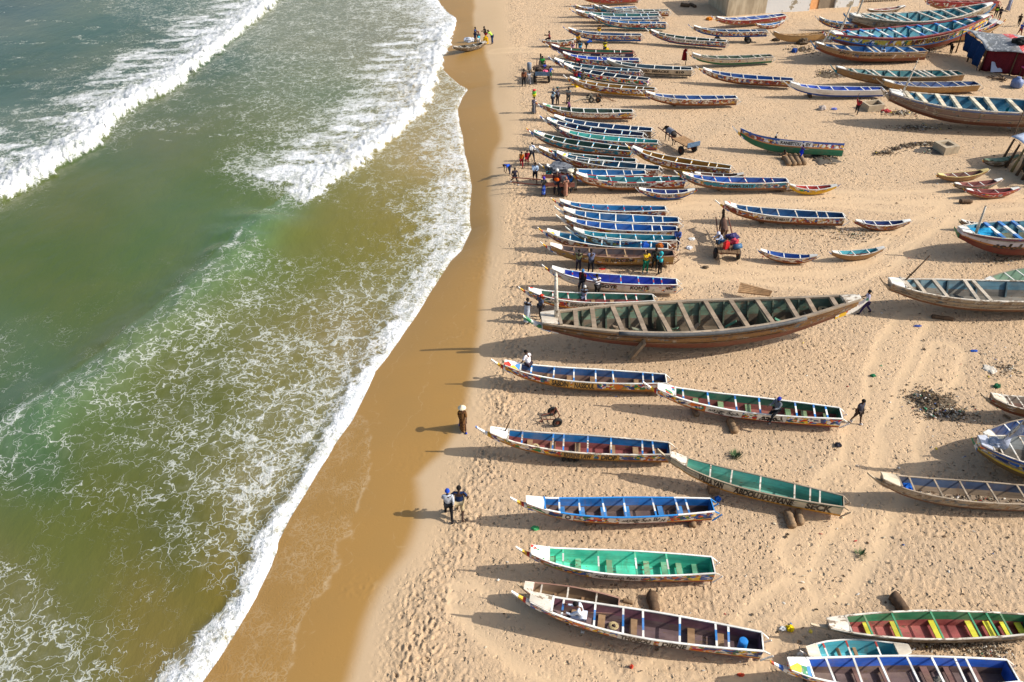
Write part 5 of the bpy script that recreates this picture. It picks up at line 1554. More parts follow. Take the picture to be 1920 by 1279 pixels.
person('woman in dusty pink long dress at the near side of the fish cart', 1060, 369, face=100, h=1.62, pose='stand', arms='hips', robe=(168, 122, 102), hat=('hood', (150, 104, 90)))
person('man in blue top with a pale bundle on the head', 1068, 360, face=80, h=1.62, pose='walk', arms='up', top=(30, 98, 176), bottom=(40, 40, 46), hat=('beanie', (206, 200, 180)))
person('person in long grey robe and brown head cloth by the fish cart', 1077, 356, face=-85, h=1.8, pose='stand', arms='down', robe=(150, 144, 134), hat=('hood', (92, 76, 50)))
# upper crowd
person('person in rust brown top and dark leggings near the horse cart', 982, 163, face=90, h=1.8, pose='stand', arms='down', top=(140, 90, 66), bottom=(40, 36, 36), sleeves='long')
person('child in white top steadying a grey tub on the head', 992, 158, face=-80, h=1.4, pose='walk', arms='oneup', top=(206, 206, 210), bottom=(190, 190, 196))
person('boy in blue shirt with arms out beside the horse cart', 1031, 150, face=-80, h=1.5, pose='walk', arms='wide', top=(46, 80, 170), bottom=(60, 120, 80), shorts=True)
person('driver in green shirt sitting up on the horse cart', 1017, 121, face=-90, h=1.66, pose='sit', arms='front', top=(46, 150, 60), bottom=(50, 60, 50), seat=1.05)
person('child in dark blue sitting on the horse cart load', 1021, 130, face=-60, h=1.3, pose='sit', arms='lap', top=(40, 60, 150), bottom=(40, 50, 90), seat=.95)
person('woman in grey wrap carrying stacked yellow and green tubs on the head', 1001, 213, face=-80, h=1.66, pose='walk', arms='down', top=(90, 90, 110), skirt=(112, 112, 116), toppat=('spot', (200, 190, 190), 8))
person('man in pale blue shirt behind the dark green pirogue', 1036, 200, face=30, h=1.74, pose='stand', arms='front', top=(168, 200, 222), bottom=(60, 64, 76), hat=('cap', (70, 76, 90)))
person('man in grey shirt behind the dark green pirogue', 1045, 197, face=150, h=1.76, pose='stand', arms='front', top=(96, 98, 116), bottom=(60, 56, 58), hat=('cap', (70, 100, 100)))
person('person in grey top standing behind the pink top at the dark green pirogue', 1065, 197, face=-100, h=1.74, pose='stand', arms='front', top=(120, 120, 116), bottom=(60, 60, 60))
person('person in pink and violet top reaching into the dark green pirogue', 1067, 203, face=170, h=1.6, pose='perch', arms='reach', top=(130, 70, 110), bottom=(60, 58, 66), seat=0.75)
person('person in red bent over the bow of the patterned pirogue', 1086, 130, face=190, h=1.66, pose='bend', arms='down', top=(190, 36, 44), bottom=(60, 46, 50), z=0.5, lean=58)
person('person in red shirt perched at the patterned pirogue bow', 1079, 146, face=80, h=1.64, pose='perch', arms='lap', top=(170, 40, 50), bottom=(50, 48, 56), seat=0.85)
person('child in blue and green between the red shirt and grey coat', 1086, 147, face=90, h=1.4, pose='perch', arms='lap', top=(34, 70, 190), bottom=(50, 120, 70), seat=0.8)
person('person in white and dark coat beside the golden pirogue bow', 1093, 150, face=110, h=1.76, pose='perch', arms='lap', top=(90, 84, 80), bottom=(50, 46, 46), seat=0.9)
person('person in pink number shirt at the lettered green-lined pirogue', 1073, 107, face=85, h=1.68, pose='stand', arms='reach', top=(212, 160, 186), bottom=(90, 80, 90), hat=('cap', (200, 196, 190)))
person('person in sky blue number shirt at the lettered green-lined pirogue', 1087, 106, face=85, h=1.72, pose='stand', arms='front', top=(70, 160, 200), bottom=(80, 100, 130))
person('person in blue shirt bending over the lettered green-lined pirogue', 1099, 97, face=20, h=1.7, pose='bend', arms='reach', top=(34, 92, 190), bottom=(70, 66, 62), z=0.35, lean=56)
person('person in amber shirt beyond the lettered green-lined pirogue', 1083, 92, face=-90, h=1.76, pose='stand', arms='front', top=(212, 156, 28), bottom=(60, 60, 66), lean=10)
person('person in bright yellow shirt and dark trousers by the lettered pirogue stern', 1133, 105, face=90, h=1.76, pose='stand', arms='front', top=(226, 206, 36), bottom=(44, 42, 50))
person('person in maroon sitting in the small green-lined canoe', 1030, 73, face=170, h=1.66, pose='sit', arms='lap', top=(130, 52, 58), bottom=(70, 50, 54), seat=0.7)
person('man in yellow sitting on the blue-bottomed pirogue', 1123, 62, face=85, h=1.7, pose='sit', arms='lap', top=(226, 168, 24), bottom=(200, 200, 196), seat=0.8)
# the landing canoe
person('person in navy beyond the landing canoe', 891, 77, face=-20, h=1.62, pose='stand', arms='front', top=(36, 54, 100), bottom=(40, 50, 90))
person('person in turquoise vest and white trousers bending at the landing canoe', 898, 87, face=100, h=1.74, pose='walk', arms='reach', top=(70, 70, 74), vest=(70, 180, 200), bottom=(206, 198, 190), lean=20, hat=('beanie', (140, 60, 56)))
person('person in dark top and red trousers at the landing canoe', 911, 77, face=-150, h=1.74, pose='stand', arms='front', top=(60, 56, 50), bottom=(150, 44, 52), lean=14)
person('person in lime shirt and jeans leaning over the landing canoe', 923, 83, face=175, h=1.8, pose='stand', arms='reach', top=(176, 220, 80), bottom=(36, 56, 96), lean=38)
# right-hand side
person('man in white shirt and black trousers leaning on the worn brown boat', 1651, 118, face=80, h=1.76, pose='walk', arms='reach', top=(204, 214, 234), bottom=(28, 28, 34), lean=8)
person('person in red and white top striding past the concrete frame', 1605, 215, face=60, h=1.72, pose='stride', arms='oneup', top=(196, 54, 62), bottom=(44, 40, 40))
person('man in white robe kneeling by the tipped pirogue', 1447, 284, face=0, h=1.66, pose='kneel', arms='oneup', top=(206, 212, 212), bottom=(60, 130, 90), sleeves='long', lean=6)
person('person in tan clothes sitting on the sand by the row of rollers', 1474, 297, face=200, h=1.6, pose='ground', arms='lap', top=(160, 124, 92), bottom=(150, 116, 84), lean=24, sleeves='long')
person('boy in bright blue standing by the row of rollers', 1500, 300, face=10, h=1.3, pose='straddle', arms='reach', top=(26, 56, 200), bottom=(26, 56, 200), shorts=True)
person('person in white hood and blue jeans sitting on the loaded cart', 1353, 452, face=200, h=1.62, pose='squat', arms='lap', top=(196, 200, 220), bottom=(40, 76, 112), seat=0.80, hat=('hood', (196, 200, 222)), sleeves='long')
person('person in white and grey at the top right corner', 1889, 21, face=-90, h=1.76, pose='walk', arms='down', robe=(150, 156, 176))
person('person in lime vest by the end of the pink hull', 1865, 33, face=-120, h=1.6, pose='stand', arms='down', top=(60, 64, 50), vest=(170, 220, 60), bottom=(40, 40, 44))
person('person in dark clothes beside the lime vest', 1872, 37, face=-140, h=1.6, pose='stand', arms='front', top=(44, 40, 50), bottom=(40, 38, 46), lean=12)
person('person in black pushing behind the striped tent', 1908, 50, face=-130, h=1.7, pose='stride', arms='reach', top=(40, 36, 34), bottom=(36, 32, 32), lean=14)
person('person in blue shirt and dark red shorts behind the striped tent', 1910, 68, face=-100, h=1.66, pose='walk', arms='cross', top=(30, 72, 170), bottom=(110, 34, 40), shorts=True, hat=('beanie', (140, 150, 170)))
person('person in dark clothes stooping at the open side of the striped tent', 1781, 103, face=-150, h=1.7, pose='bend', arms='reach', top=(40, 36, 36), bottom=(34, 30, 32), lean=44)
# ---------------------------------------------------------------- animals
def draught_animal(name, label, loc, heading, coat, k=1.0, head_low=False, blanket=None, mane=(30, 24, 20)):
    root = thing(name, label, 'horse' if name == 'horse' else 'donkey', loc, R(heading), None)
    hd = -0.55 if head_low else 0.0
    J = dict(rump=((-.62, 0, 1.12), (.21, .24)), back=((-.1, 0, 1.08), (.25, .27)), with_=((.42, 0, 1.12), (.20, .25)), neck=((.76, 0, 1.34 + hd * .5), (.10, .16)), poll=((1.02, 0, 1.60 + hd), (.075, .11)),
             jaw=((1.20, 0, 1.46 + hd), (.07, .10)), muz=((1.42, 0, 1.24 + hd), (.05, .06)), tail0=((-.86, 0, 1.10), (.05, .05)), tail1=((-.98, 0, .80), (.055, .055)), tail2=((-1.0, 0, .42), (.03, .03)))
    E = [('rump', 'back'), ('back', 'with_'), ('with_', 'neck'), ('neck', 'poll'), ('poll', 'jaw'), ('jaw', 'muz'), ('rump', 'tail0'), ('tail0', 'tail1'), ('tail1', 'tail2')]
    for sg, s in ((1, 'l'), (-1, 'r')):
        st = .06 * sg
        J['sh' + s] = ((.44, .14 * sg, .92), (.12, .14)); J['el' + s] = ((.42 + st, .15 * sg, .74), (.075, .08)); J['kf' + s] = ((.46 + st, .15 * sg, .44), (.048, .05)); J['ff' + s] = ((.44 + st, .15 * sg, .12), (.036, .036)); J['hf' + s] = ((.48 + st, .15 * sg, .04), (.055, .05))
        J['hp' + s] = ((-.60, .14 * sg, .94), (.15, .18)); J['st' + s] = ((-.48 - st, .16 * sg, .74), (.095, .11)); J['hk' + s] = ((-.74 - st, .15 * sg, .48), (.05, .058)); J['fh' + s] = ((-.68 - st, .15 * sg, .12), (.036, .036)); J['hh' + s] = ((-.64 - st, .15 * sg, .04), (.055, .05))
        J['ear' + s] = ((1.0, .06 * sg, 1.76 + hd), (.02, .03))
        E += [('with_', 'sh' + s), ('sh' + s, 'el' + s), ('el' + s, 'kf' + s), ('kf' + s, 'ff' + s), ('ff' + s, 'hf' + s), ('rump', 'hp' + s), ('hp' + s, 'st' + s), ('st' + s, 'hk' + s), ('hk' + s, 'fh' + s), ('fh' + s, 'hh' + s), ('poll', 'ear' + s)]
    keys = list(J); ix = {n: i for i, n in enumerate(keys)}
    me = skin_mesh('body', [(Vector(J[n][0]) * k, (J[n][1][0] * k, J[n][1][1] * k)) for n in keys], [(ix[a], ix[c]) for a, c in E], 1, ix['back'])
    me.materials.clear(); me.materials.append(coat)
    link_mesh('body', me, (), root)
    g = MB()
    for i in range(9):
        u = i / 8
        p = Vector((.50 + .52 * u, 0, 1.36 + (.36 + hd) * u + .05)) * k
        g.beam(p, p + Vector((-.10, .05 * (-1) ** i, -.06)) * k, .07 * k, .10 * k, 0)
    g.build('mane', cloth(mane, .2), root)
    if blanket:
        g = MB(); prev = None
        for x in (-.5, -.2, .1, .34):
            ring = [g.vert((x * k, math.sin(a) * .31 * k, (1.06 + math.cos(a) * .32) * k)) for a in [R(d) for d in range(-100, 101, 25)]]
            if prev:
                for i in range(len(ring) - 1):
                    g.face((prev[i], prev[i + 1], ring[i + 1], ring[i]))
            prev = ring
        g.build('blanket', blanket, root, smooth=True)
    return root

# ---------------------------------------------------------------- carts
def wheel(parent, c, axis, r, r2, rimcol=RUST, spokes=5):
    g = MB(); g.ring(c, r - r2, r2, axis, 18, 8)
    w = g.build('wheel', RUBBER, parent, smooth=True)
    g = MB(); g.disc(c, r - r2 * 1.5, axis, r2 * .7, 14); g.disc(c, r * .22, axis, r2 * 2.0, 10)
    g.build('rim', rimcol, w)
    return w

def cart(label, loc, heading, length=2.1, width=1.25, z=.82, tail=None, shafts=True, front=None, plank=PLANKM, side=None, wheel_r=.34):
    root = thing('cart', label, 'cart', loc, R(heading), 'flat carts on the beach')
    n = 7
    for i in range(n):
        g = MB(); w = width / n
        g.box((0.0 + rng.uniform(-.02, .02), -width / 2 + w * (i + .5), z + rng.uniform(0, .008)), (length, w - .02, .035))
        g.build('plank', plank, root)
    g = MB()
    for y in (-width * .36, width * .36):
        g.beam((-length / 2, y, z - .06), (length / 2, y, z - .06), .07, .08)
    g.build('bearer', RUST, root)
    for y in (-1, 1):
        g = MB(); g.beam((-.30, y * width * .40, z - .10), (-.30, y * width * .40, wheel_r), .05, .05)
        g.build('strut', RUST, root)
        wheel(root, (-.30, y * (width / 2 + .02), wheel_r), (0, 1, 0), wheel_r, .085)
    g = MB(); g.tube([(-.30, -width / 2, wheel_r), (-.30, width / 2, wheel_r)], .03, 6); g.build('axle', RUST, root)
    if shafts:
        for y in (-1, 1):
            g = MB(); g.tube([(length * .3, y * width * .34, z - .05), (length / 2 + .5, y * .36, z + .02), (length / 2 + 1.75, y * .32, z + .12)], [.04, .035, .028], 6)
            g.build('shaft', RUST, root)
    if tail:
        g = MB(); g.box((-length / 2 - .02, 0, z + .10), (.04, width, .30)); g.build('tailboard', tail, root)
    if front:
        g = MB(); g.box((length / 2 + .02, 0, z + .12), (.04, width, .30)); g.build('headboard', front, root)
    if side:
        for y in (-1, 1):
            g = MB(); g.box((0, y * (width / 2 + .02), z + .10), (length, .035, .26)); g.build('sideboard', side, root)
    return root

TARP_BLUE = plain('peeling_blue_board', (82, 108, 136), .7, .45, 7.0)
cl = at(1285.5, 265.5, .68)
cart('empty flat donkey cart with a peeling blue tailboard', (cl.x, cl.y, 0), 117, 1.6, .98, z=.68, tail=TARP_BLUE, wheel_r=.29)
hx, hy = math.cos(R(117)), math.sin(R(117))
draught_animal('donkey', 'dark donkey with grey blanket standing before the empty cart', (cl.x + hx * 1.6, cl.y + hy * 1.6, 0), 112, plain('dark_coat', (62, 54, 48), .8, .3), .72, True, cloth((120, 122, 132)))
cl = at(1364, 458, .66)
cart('loaded cart with a hooded sitter, seen from behind', (cl.x, cl.y, 0), 84, 1.85, 1.1, z=.66, wheel_r=.29, side=None, plank=plain('dark_plank', (108, 84, 60), .85, .4))
hx, hy = math.cos(R(84)), math.sin(R(84))
draught_animal('horse', 'brown horse hitched to the loaded cart with its head turned from the camera', (cl.x + hx * 1.85, cl.y + hy * 1.85, 0), 84, plain('bay_coat', (84, 58, 44), .7, .25), .74)
CART2 = cl
cl = at(1016, 134, .76)
cart('horse cart with blue board and a driver in green, left of the patterned boats', (cl.x, cl.y, 0), 90, 1.8, 1.1, z=.76, tail=TARP_BLUE, side=plain('cart_side', (110, 88, 70), .8, .3), wheel_r=.36)
draught_animal('horse', 'grey-brown horse in front of the cart with the green driver', (cl.x, cl.y + 1.85, 0), 92, plain('dun_coat', (120, 98, 80), .7, .25), .76)
cl = at(1046, 342, .62)
cart('fish cart with reddish side boards in the middle of the crowd', (cl.x, cl.y, 0), 178, 1.9, 1.0, z=.62, wheel_r=.28, side=plain('reddish_board', (150, 96, 84), .8, .3), plank=plain('pale_plank', (188, 164, 132), .85, .3))

def crumple(name, label, cat, loc, size, rgb, group=None, seed=0, mat=None, segs=3, parent=None):
    """A slack bag or cloth heap."""
    bm = bmesh.new()
    bmesh.ops.create_icosphere(bm, subdivisions=segs, radius=0.5)
    rr = random.Random(seed + 11)
    ph = [rr.uniform(0, 6.28) for _ in range(9)]
    for v in bm.verts:
        d = v.co.normalized()
        n = .16 * math.sin(5 * d.x + ph[0]) * math.sin(4 * d.y + ph[1]) + .12 * math.sin(9 * d.y + ph[2]) * math.sin(8 * d.z + ph[3]) + .08 * math.sin(15 * d.x + ph[4]) * math.sin(13 * d.y + ph[5])
        v.co *= 1 + n * 1.5
        v.co = Vector((v.co.x * size[0], v.co.y * size[1], max(v.co.z, -.32) * size[2] + .30 * size[2]))
    me = bpy.data.meshes.new(name); bm.to_mesh(me); bm.free()
    me.materials.append(mat or cloth(rgb, .3))
    o = link_mesh(name, me, (), parent, None, loc)
    if label:
        tag(o, label, cat, group)
    return o

def on(px, py, z=0.0, seatz=None):
    g = ground(px, py)
    return (g.x, g.y, g.z - .01) if seatz is None else tuple(at(px, py, seatz))

def jerrycan(label, loc, rgb, rz=0.0, s=1.0, group=None):
    root = thing('jerrycan', label, 'jerrycan', loc, rz, group)
    m = plain('jerry_%d_%d_%d' % rgb, rgb, .45, .12)
    g = MB(); g.box((0, 0, .19 * s), (.28 * s, .20 * s, .36 * s)); g.box((0, 0, .39 * s), (.20 * s, .14 * s, .05 * s)); g.build('body', m, root)
    g = MB(); g.tube([(-.07 * s, 0, .40 * s), (-.05 * s, 0, .48 * s), (.05 * s, 0, .48 * s), (.07 * s, 0, .40 * s)], .018 * s, 6); g.build('handle', m, root)
    g = MB(); g.disc((.11 * s, 0, .40 * s), .035 * s, (0, 0, 1), .06 * s, 10); g.build('cap', P_INK, root)
    return root

# loads on the carts
jerrycan('red jerrycan on the loaded cart', tuple(at(1361, 466, .70)), (190, 36, 40), .5, .95)
o = MB(); o.tube([(0, 0, .14), (.42, 0, .14)], .13, 14); o = o.build('drum', plain('blue_drum', (60, 96, 130), .5, .3), None, True)
o.location = at(1375, 468, .70); o.rotation_euler = (0, 0, R(20)); tag(o, 'small blue drum lying on the loaded cart', 'drum')
crumple('bundle', 'red and white bundle on the loaded cart', 'bundle', tuple(at(1376, 457, .70)), (.4, .32, .34), (196, 70, 84), seed=3)
crumple('bundle', 'violet and dark bundle at the front of the loaded cart', 'bundle', tuple(at(1373, 447, .70)), (.6, .36, .34), (70, 66, 110), seed=4)
crumple('fishing_net', 'grey net heaped on the fish cart', 'net', tuple(at(1054, 338, .66)), (.8, .5, .32), (112, 114, 120), seed=5)
crumple('fishing_net', 'dark load on the cart with the green driver', 'net', tuple(at(1016, 132, .8)), (1.2, .9, .5), (92, 76, 64), seed=6)
crumple('bag', 'bright pink bag on the cart with the green driver', 'bag', tuple(at(1022, 137, .85)), (.4, .3, .3), (230, 110, 140), seed=7)

# ---------------------------------------------------------------- hand trolleys for launching boats
def trolley(label, loc, heading, col=RUST, k=1.0, handle=1.5):
    root = thing('boat_trolley', label, 'trolley', loc, R(heading), 'two-wheeled boat trolleys')
    for y in (-.40, .40):
        wheel(root, (0, y * k, .25 * k), (0, 1, 0), .25 * k, .075 * k, col)
    g = MB(); g.tube([(0, -.4 * k, .25 * k), (0, .4 * k, .25 * k)], .025 * k, 6); g.build('axle', col, root)
    g = MB(); g.tube([(0, -.28 * k, .27 * k), (.12 * k, -.30 * k, .55 * k), (.12 * k, .30 * k, .55 * k), (0, .28 * k, .27 * k)], .028 * k, 6); g.build('cradle', col, root)
    for y in (-1, 1):
        g = MB(); g.tube([(.02, y * .26 * k, .30 * k), (-.6 * k, y * .14 * k, .34 * k), (-handle * k * .8, y * .05, .12 * k)], .024 * k, 6); g.build('side_tube', col, root)
    g = MB(); g.tube([(-handle * k * .8, -.05, .12 * k), (-handle * k, 0, .10 * k), (-handle * k * .8, .05, .12 * k)], .024 * k, 6); g.build('handle', col, root)
    return root
gq = ground(1040, 789)
trolley('rusty red boat trolley standing alone between the two blue pirogues', gq, 14, RUST, .82, .75)
gq = ground(1106, 190); trolley('boat trolley with pale rims, left of the pair', gq, 12, plain('pale_rim', (170, 160, 140), .7, .3), .86)
gq = ground(1122, 190); trolley('boat trolley with rusty rims and a blue handle, right of the pair', gq, 170, plain('brown_rim', (120, 84, 56), .7, .3), .86)
for i, s in enumerate((.60, .22)):
    bb = BOATS['far18']
    p = on_boat('far18', s, 0, .0)
    root = thing('boat_trolley', 'low wheels under the %s half of the blue-bottomed boat near the building' % ('bow', 'stern')[i], 'trolley', (p.x, p.y, 0), bb['ang'], 'wheels under the parked boat')
    for y in (-.3, .3):
        wheel(root, (0, y, .26), (0, 1, 0), .26, .08, STEEL)
    g = MB(); g.box((0, 0, .42), (.2, .7, .14)); g.build('cradle', LOGM, root)

# ---------------------------------------------------------------- rollers and timbers
def log(label, x1, y1, x2, y2, r, mat=LOGM, group='wooden rollers for moving boats', name='log'):
    a, c = ground(x1, y1), ground(x2, y2)
    a.z += r * .8; c.z += r * .8
    g = MB(); n = 7; rr = random.Random(int(x1 * 7 + y1))
    pts = [a.lerp(c, i / n) + Vector((rr.uniform(-1, 1), rr.uniform(-1, 1), rr.uniform(-.3, .3))) * r * .12 for i in range(n + 1)]
    mid = (a + c) / 2
    g.tube([p - mid for p in pts], [r * rr.uniform(.92, 1.06) for _ in pts], 10)
    o = g.build(name, mat, None, True); o.location = mid
    return tag(o, label, 'log', group)
log('short thick log lying alone below the green pirogue with red floor', 1368, 792, 1377, 813, .15)
log('log poking out under the green pirogue with red floor', 1299, 766, 1306, 782, .11)
log('left log of the pair below the panel-lettered pirogue', 1475, 965, 1485, 991, .15)
log('right log of the pair below the panel-lettered pirogue', 1496, 962, 1500, 986, .13)
log('dark log standing out behind the plum-lined pirogue', 1220, 1118, 1227, 1150, .16, LOGD)
log('dark log behind the pirogue with yellow benches', 1672, 1122, 1694, 1150, .17, LOGD)
log('log under the bow half of the white-hulled blue pirogue', 1100, 968, 1104, 986, .12)
log('log under the stern of the white-hulled blue pirogue', 1295, 966, 1299, 990, .12)
for i, x in enumerate((1470, 1479, 1489, 1498)):
    log(['leftmost of four rollers beside the sitter in tan', 'second from left of four rollers beside the sitter in tan', 'third from left of four rollers beside the sitter in tan', 'rightmost of four rollers beside the sitter in tan'][i],
        x, 297 - i * .7, x + 9, 312 - i * .6, .17)
log('pale log under the red-floored blue pirogue near its stern', 1434, 354, 1458, 356, .15)
log('pale log by the nose of the small yellow canoe', 1463, 359, 1490, 357, .15)
log('log end under the ochre pirogue', 1121, 492, 1123, 497, .15)
log('log end under the red and white railed teal pirogue', 1144, 352, 1147, 357, .14)
log('log under the red-floored blue pirogue bow', 1345, 353, 1349, 358, .13)
log('log under the clean white pirogue', 1516, 178, 1519, 184, .14, LOGD)
log('log under the lone dark blue pirogue', 1425, 414, 1428, 420, .14)
log('log under the red-chequered dark blue pirogue', 1262, 193, 1264, 199, .14)
log('driftwood lump left of the plum-lined pirogue stern', 1168, 1128, 1187, 1132, .06)
log('dark curved timber lying on open sand right of the small canoes', 1799, 381, 1820, 381, .14, LOGD, 'loose timbers', 'timber')
log('dark timber end under the grey-white boat', 1747, 596, 1786, 601, .10, LOGD, 'loose timbers', 'timber')
log('stick lying by the rubbish heap', 1882, 779, 1893, 786, .05, LOGM, 'loose timbers', 'timber')
log('charred log by the corner of the concrete building', 1276, 12, 1292, 14, .2, LOGD, 'loose timbers', 'timber')
log('second charred log by the corner of the concrete building', 1294, 10, 1304, 15, .16, LOGD, 'loose timbers', 'timber')
# old tyre block under the turquoise-blue pirogue
gq = ground(1069, 866)
g = MB()
for i in range(3):
    g.ring((-.22 + .22 * i, 0, .20), .13, .085, (1, .1, 0), 14, 7)
root = thing('tyre_roller', 'old black tyres packed as a chock under the turquoise-blue pirogue', 'tyres', (gq.x, gq.y + .1, gq.z), 0)
for i in range(3):
    g = MB(); g.ring((-.22 + .22 * i, 0, .20), .13, .085, (1, .12 * (i - 1), 0), 14, 7); g.build('tyre', RUBBER, root, True)
g = MB(); g.box((0, 0, 0), (.36, .30, .34)); o = g.build('chock', LOGM, None); q = ground(1337, 922); o.location = (q.x, q.y, q.z + .16); tag(o, 'square wooden chock under the faded sea-green pirogue', 'chock')

# ---------------------------------------------------------------- fittings of the boats
def mast(key, s, h, lx=0.0, r=.05, y=0.0, mat=P_WORN, z=None, name='mast'):
    bb = BOATS[key]
    z0 = bb['zr'](s) - .1 if z is None else z
    g = MB()
    g.tube([(bb['X'](s), bb['near'] * y, z0), (bb['X'](s) + lx * .5, bb['near'] * y, z0 + h * .5), (bb['X'](s) + lx, bb['near'] * y, z0 + h)], [r, r * .85, r * .6], 8)
    g.build(name, mat, bb['root'], True)
mast('giant', .905, 2.3, .1, .10)
mast('far26', .915, 2.6, -.5, .09)
mast('far27', .905, 2.3, -.5, .09)
mast('far28', .90, 1.4, -.6, .07)
mast('far31', .885, 1.9, -.3, .08)
mast('right62', .84, 1.5, .0, .07, .2)
mast('right60', .865, 1.4, -.75, .04, -.3, LOGD)
mast('near70', .855, .75, -.25, .03, -.1, LOGD)
mast('near80', .845, 2.4, -.95, .06)
mast('far29', .39, 1.3, -.2, .04, .3)
for key, s0, s1, vs_ in (('giant', .05, .92, (.72, .40)), ('far26', .05, .92, (.8, .42)), ('far27', .05, .92, (.84,)), ('far31', .02, .92, (.82, .45)), ('right60', .02, .92, (.66, .34)), ('right62', .02, .92, (.84,)), ('near80', .02, .92, (.82, .5)), ('far28', .02, .90, (.8,))):
    bb = BOATS[key]
    for v in vs_:
        for sg in (1, -1):
            g = MB()
            pts = [bb['side'](s0 + (s1 - s0) * i / 22, v, sg) + Vector((0, sg * .02, 0)) for i in range(23)]
            for a, c in zip(pts, pts[1:]):
                g.beam(a, c, .035, .045)
            g.build('rubbing_strake', P_GREYW if key != 'giant' else paint('strake', (110, 78, 56), .3), bb['root'])
bb = BOATS['giant']
g = MB(); pts = [bb['side'](.74 - .54 * i / 18, .95, bb['near']) + Vector((0, bb['near'] * .09, .05)) for i in range(19)]
g.tube(pts, .085, 8); g.build('fender_pipe', plain('grey_pipe', (84, 84, 84), .6, .25), bb['root'], True)
# odd boards inside the giant boat
rr = random.Random(5)
for i in range(12):
    s = .16 + .06 * i; y = rr.uniform(-.3, .3) * bb['hb'](s)
    g = MB(); z0 = bb['zb'](s) + .30
    g.beam((bb['X'](s), y, z0), (bb['X'](s) + rr.uniform(-.7, .7), y * .4 + rr.uniform(-.2, .2), z0 + rr.uniform(.05, .4)), .16, .03)
    g.build('loose_board', paint('loose%d' % (i % 3), ((128, 110, 90), (70, 130, 104), (92, 100, 86))[i % 3], .4), bb['root'])
for s in (.84, .30, .60):
    g = MB(); z0, z1 = bb['zb'](s) + .12, bb['zr'](s) - .2
    g.box((bb['X'](s), 0, (z0 + z1) / 2), (.05, bb['hb'](s) * 1.1, z1 - z0)); g.build('bulkhead', paint('bulk', (92, 100, 82), .4), bb['root'])
a = ground(1180, 671); c = on_boat('giant', .665, 1.05, 1.15)
g = MB(); g.beam((0, 0, -.1), c - a, .24, .12, 0, Vector((1, 0, 0))); o = g.build('timber_prop', P_GREYW, None); o.location = a
tag(o, 'thick timber propping up the near side of the giant boat', 'prop')
# hatch board behind the giant boat
g0 = [at(1383, 549, .35), at(1388, 531, .55), at(1448, 547, .5), at(1443, 556, .3)]
root = thing('hatch_board', 'brown planked board lying behind the giant boat', 'board', g0[0])
for i in range(5):
    g = MB(); o0 = g0[0]
    def lp(u, v):
        return (g0[0].lerp(g0[1], v)).lerp(g0[3].lerp(g0[2], v), u) - o0
    q = [lp(0, i / 5 + .01), lp(1, i / 5 + .01), lp(1, (i + 1) / 5 - .01), lp(0, (i + 1) / 5 - .01)]
    lo_ = [g.vert(p) for p in q]; hi_ = [g.vert(p + Vector((0, 0, .05))) for p in q]
    g.face(hi_); g.face(lo_[::-1])
    for k in range(4):
        g.face((lo_[k], lo_[(k + 1) % 4], hi_[(k + 1) % 4], hi_[k]))
    g.build('plank', PLANKM, root)
# things lying in boats
def lathe(name, label, cat, loc, prof, mat, rot=(0, 0, 0), n=16, group=None):
    g = MB(); g.tube([(0, 0, z) for r, z in prof], [r for r, z in prof], n)
    o = g.build(name, mat, None, name != 'barrel'); o.location = loc; o.rotation_euler = rot
    return tag(o, label, cat, group)
p = on_boat('near75', .075, .10, .34)
lathe('barrel', 'blue plastic barrel in the stern of the plum-lined pirogue', 'barrel', p, [(.11, 0), (.125, .03), (.125, .46), (.11, .49), (.04, .50)], plain('blue_plastic', (40, 120, 190), .4, .15))
p = on_boat('near82', .775, -.12, .50); crumple('cloth', 'bright blue cloth heap inside the rubbish-filled pirogue', 'cloth', p, (.40, .40, .34), (26, 96, 190), seed=21)
p = on_boat('right62', .76, -.1, 1.05); crumple('tarpaulin', 'turquoise tarpaulin stuffed in the bow of the white and purple boat', 'tarpaulin', p, (1.7, .8, .55), (28, 140, 186), seed=22)
p = on_boat('mid51', .06, .0, .62); crumple('outboard_cover', 'orange-brown bundle over the stern of the bright teal pirogue', 'bundle', p, (.34, .26, .3), (176, 96, 40), seed=23)
p = on_boat('mid51', .17, .05, .35); jerrycan('blue canister in the stern of the bright teal pirogue', p, (30, 80, 170), .3, 1.2)
p = on_boat('mid39', .80, .0, .85); crumple('fishing_net', 'grey net over the bow of the blue pirogue behind the fish cart', 'net', p, (1.5, .8, .6), (108, 112, 120), seed=24)
p = on_boat('near80', .86, .0, 1.5); crumple('tarpaulin', 'grey tarpaulin bunched at the mast of the flag boat', 'tarpaulin', p, (.45, .4, .35), (160, 168, 184), seed=25)
crumple('bag', 'white sack lying in the landing canoe', 'sack', tuple(at(879, 78, .5)), (.9, .5, .45), (200, 204, 214), seed=26)
# flags
def flag(name, label, pole, q, rgb, polemat=LOGD, loc=None):
    o0 = Vector(pole[0])
    root = thing(name, label, 'flag', o0)
    g = MB(); g.tube([Vector(p) - o0 for p in pole], [.035, .022][:len(pole)] if len(pole) == 2 else .03, 6); g.build('pole', polemat, root)
    for idx, (quad, col) in enumerate(zip(q, rgb)):
        g = MB(); n = 8
        a, b_, c, d = [Vector(p) - o0 for p in quad]
        nrm = (b_ - a).cross(d - a).normalized()
        f0, f1 = [], []
        for i in range(n + 1):
            for j in range(4):
                u, v = i / n, j / 3
                p = a.lerp(b_, u).lerp(d.lerp(c, u), v) + nrm * .10 * math.sin(u * 9 + v * 3 + idx)
                f0.append(g.vert(p)); f1.append(g.vert(p - nrm * .012))
        for i in range(n):
            for j in range(3):
                k = i * 4 + j
                g.face((f0[k], f0[k + 4], f0[k + 5], f0[k + 1])); g.face((f1[k], f1[k + 1], f1[k + 5], f1[k + 4]))
        g.build('flag_cloth', cloth(col, .25), root, True)
    return root
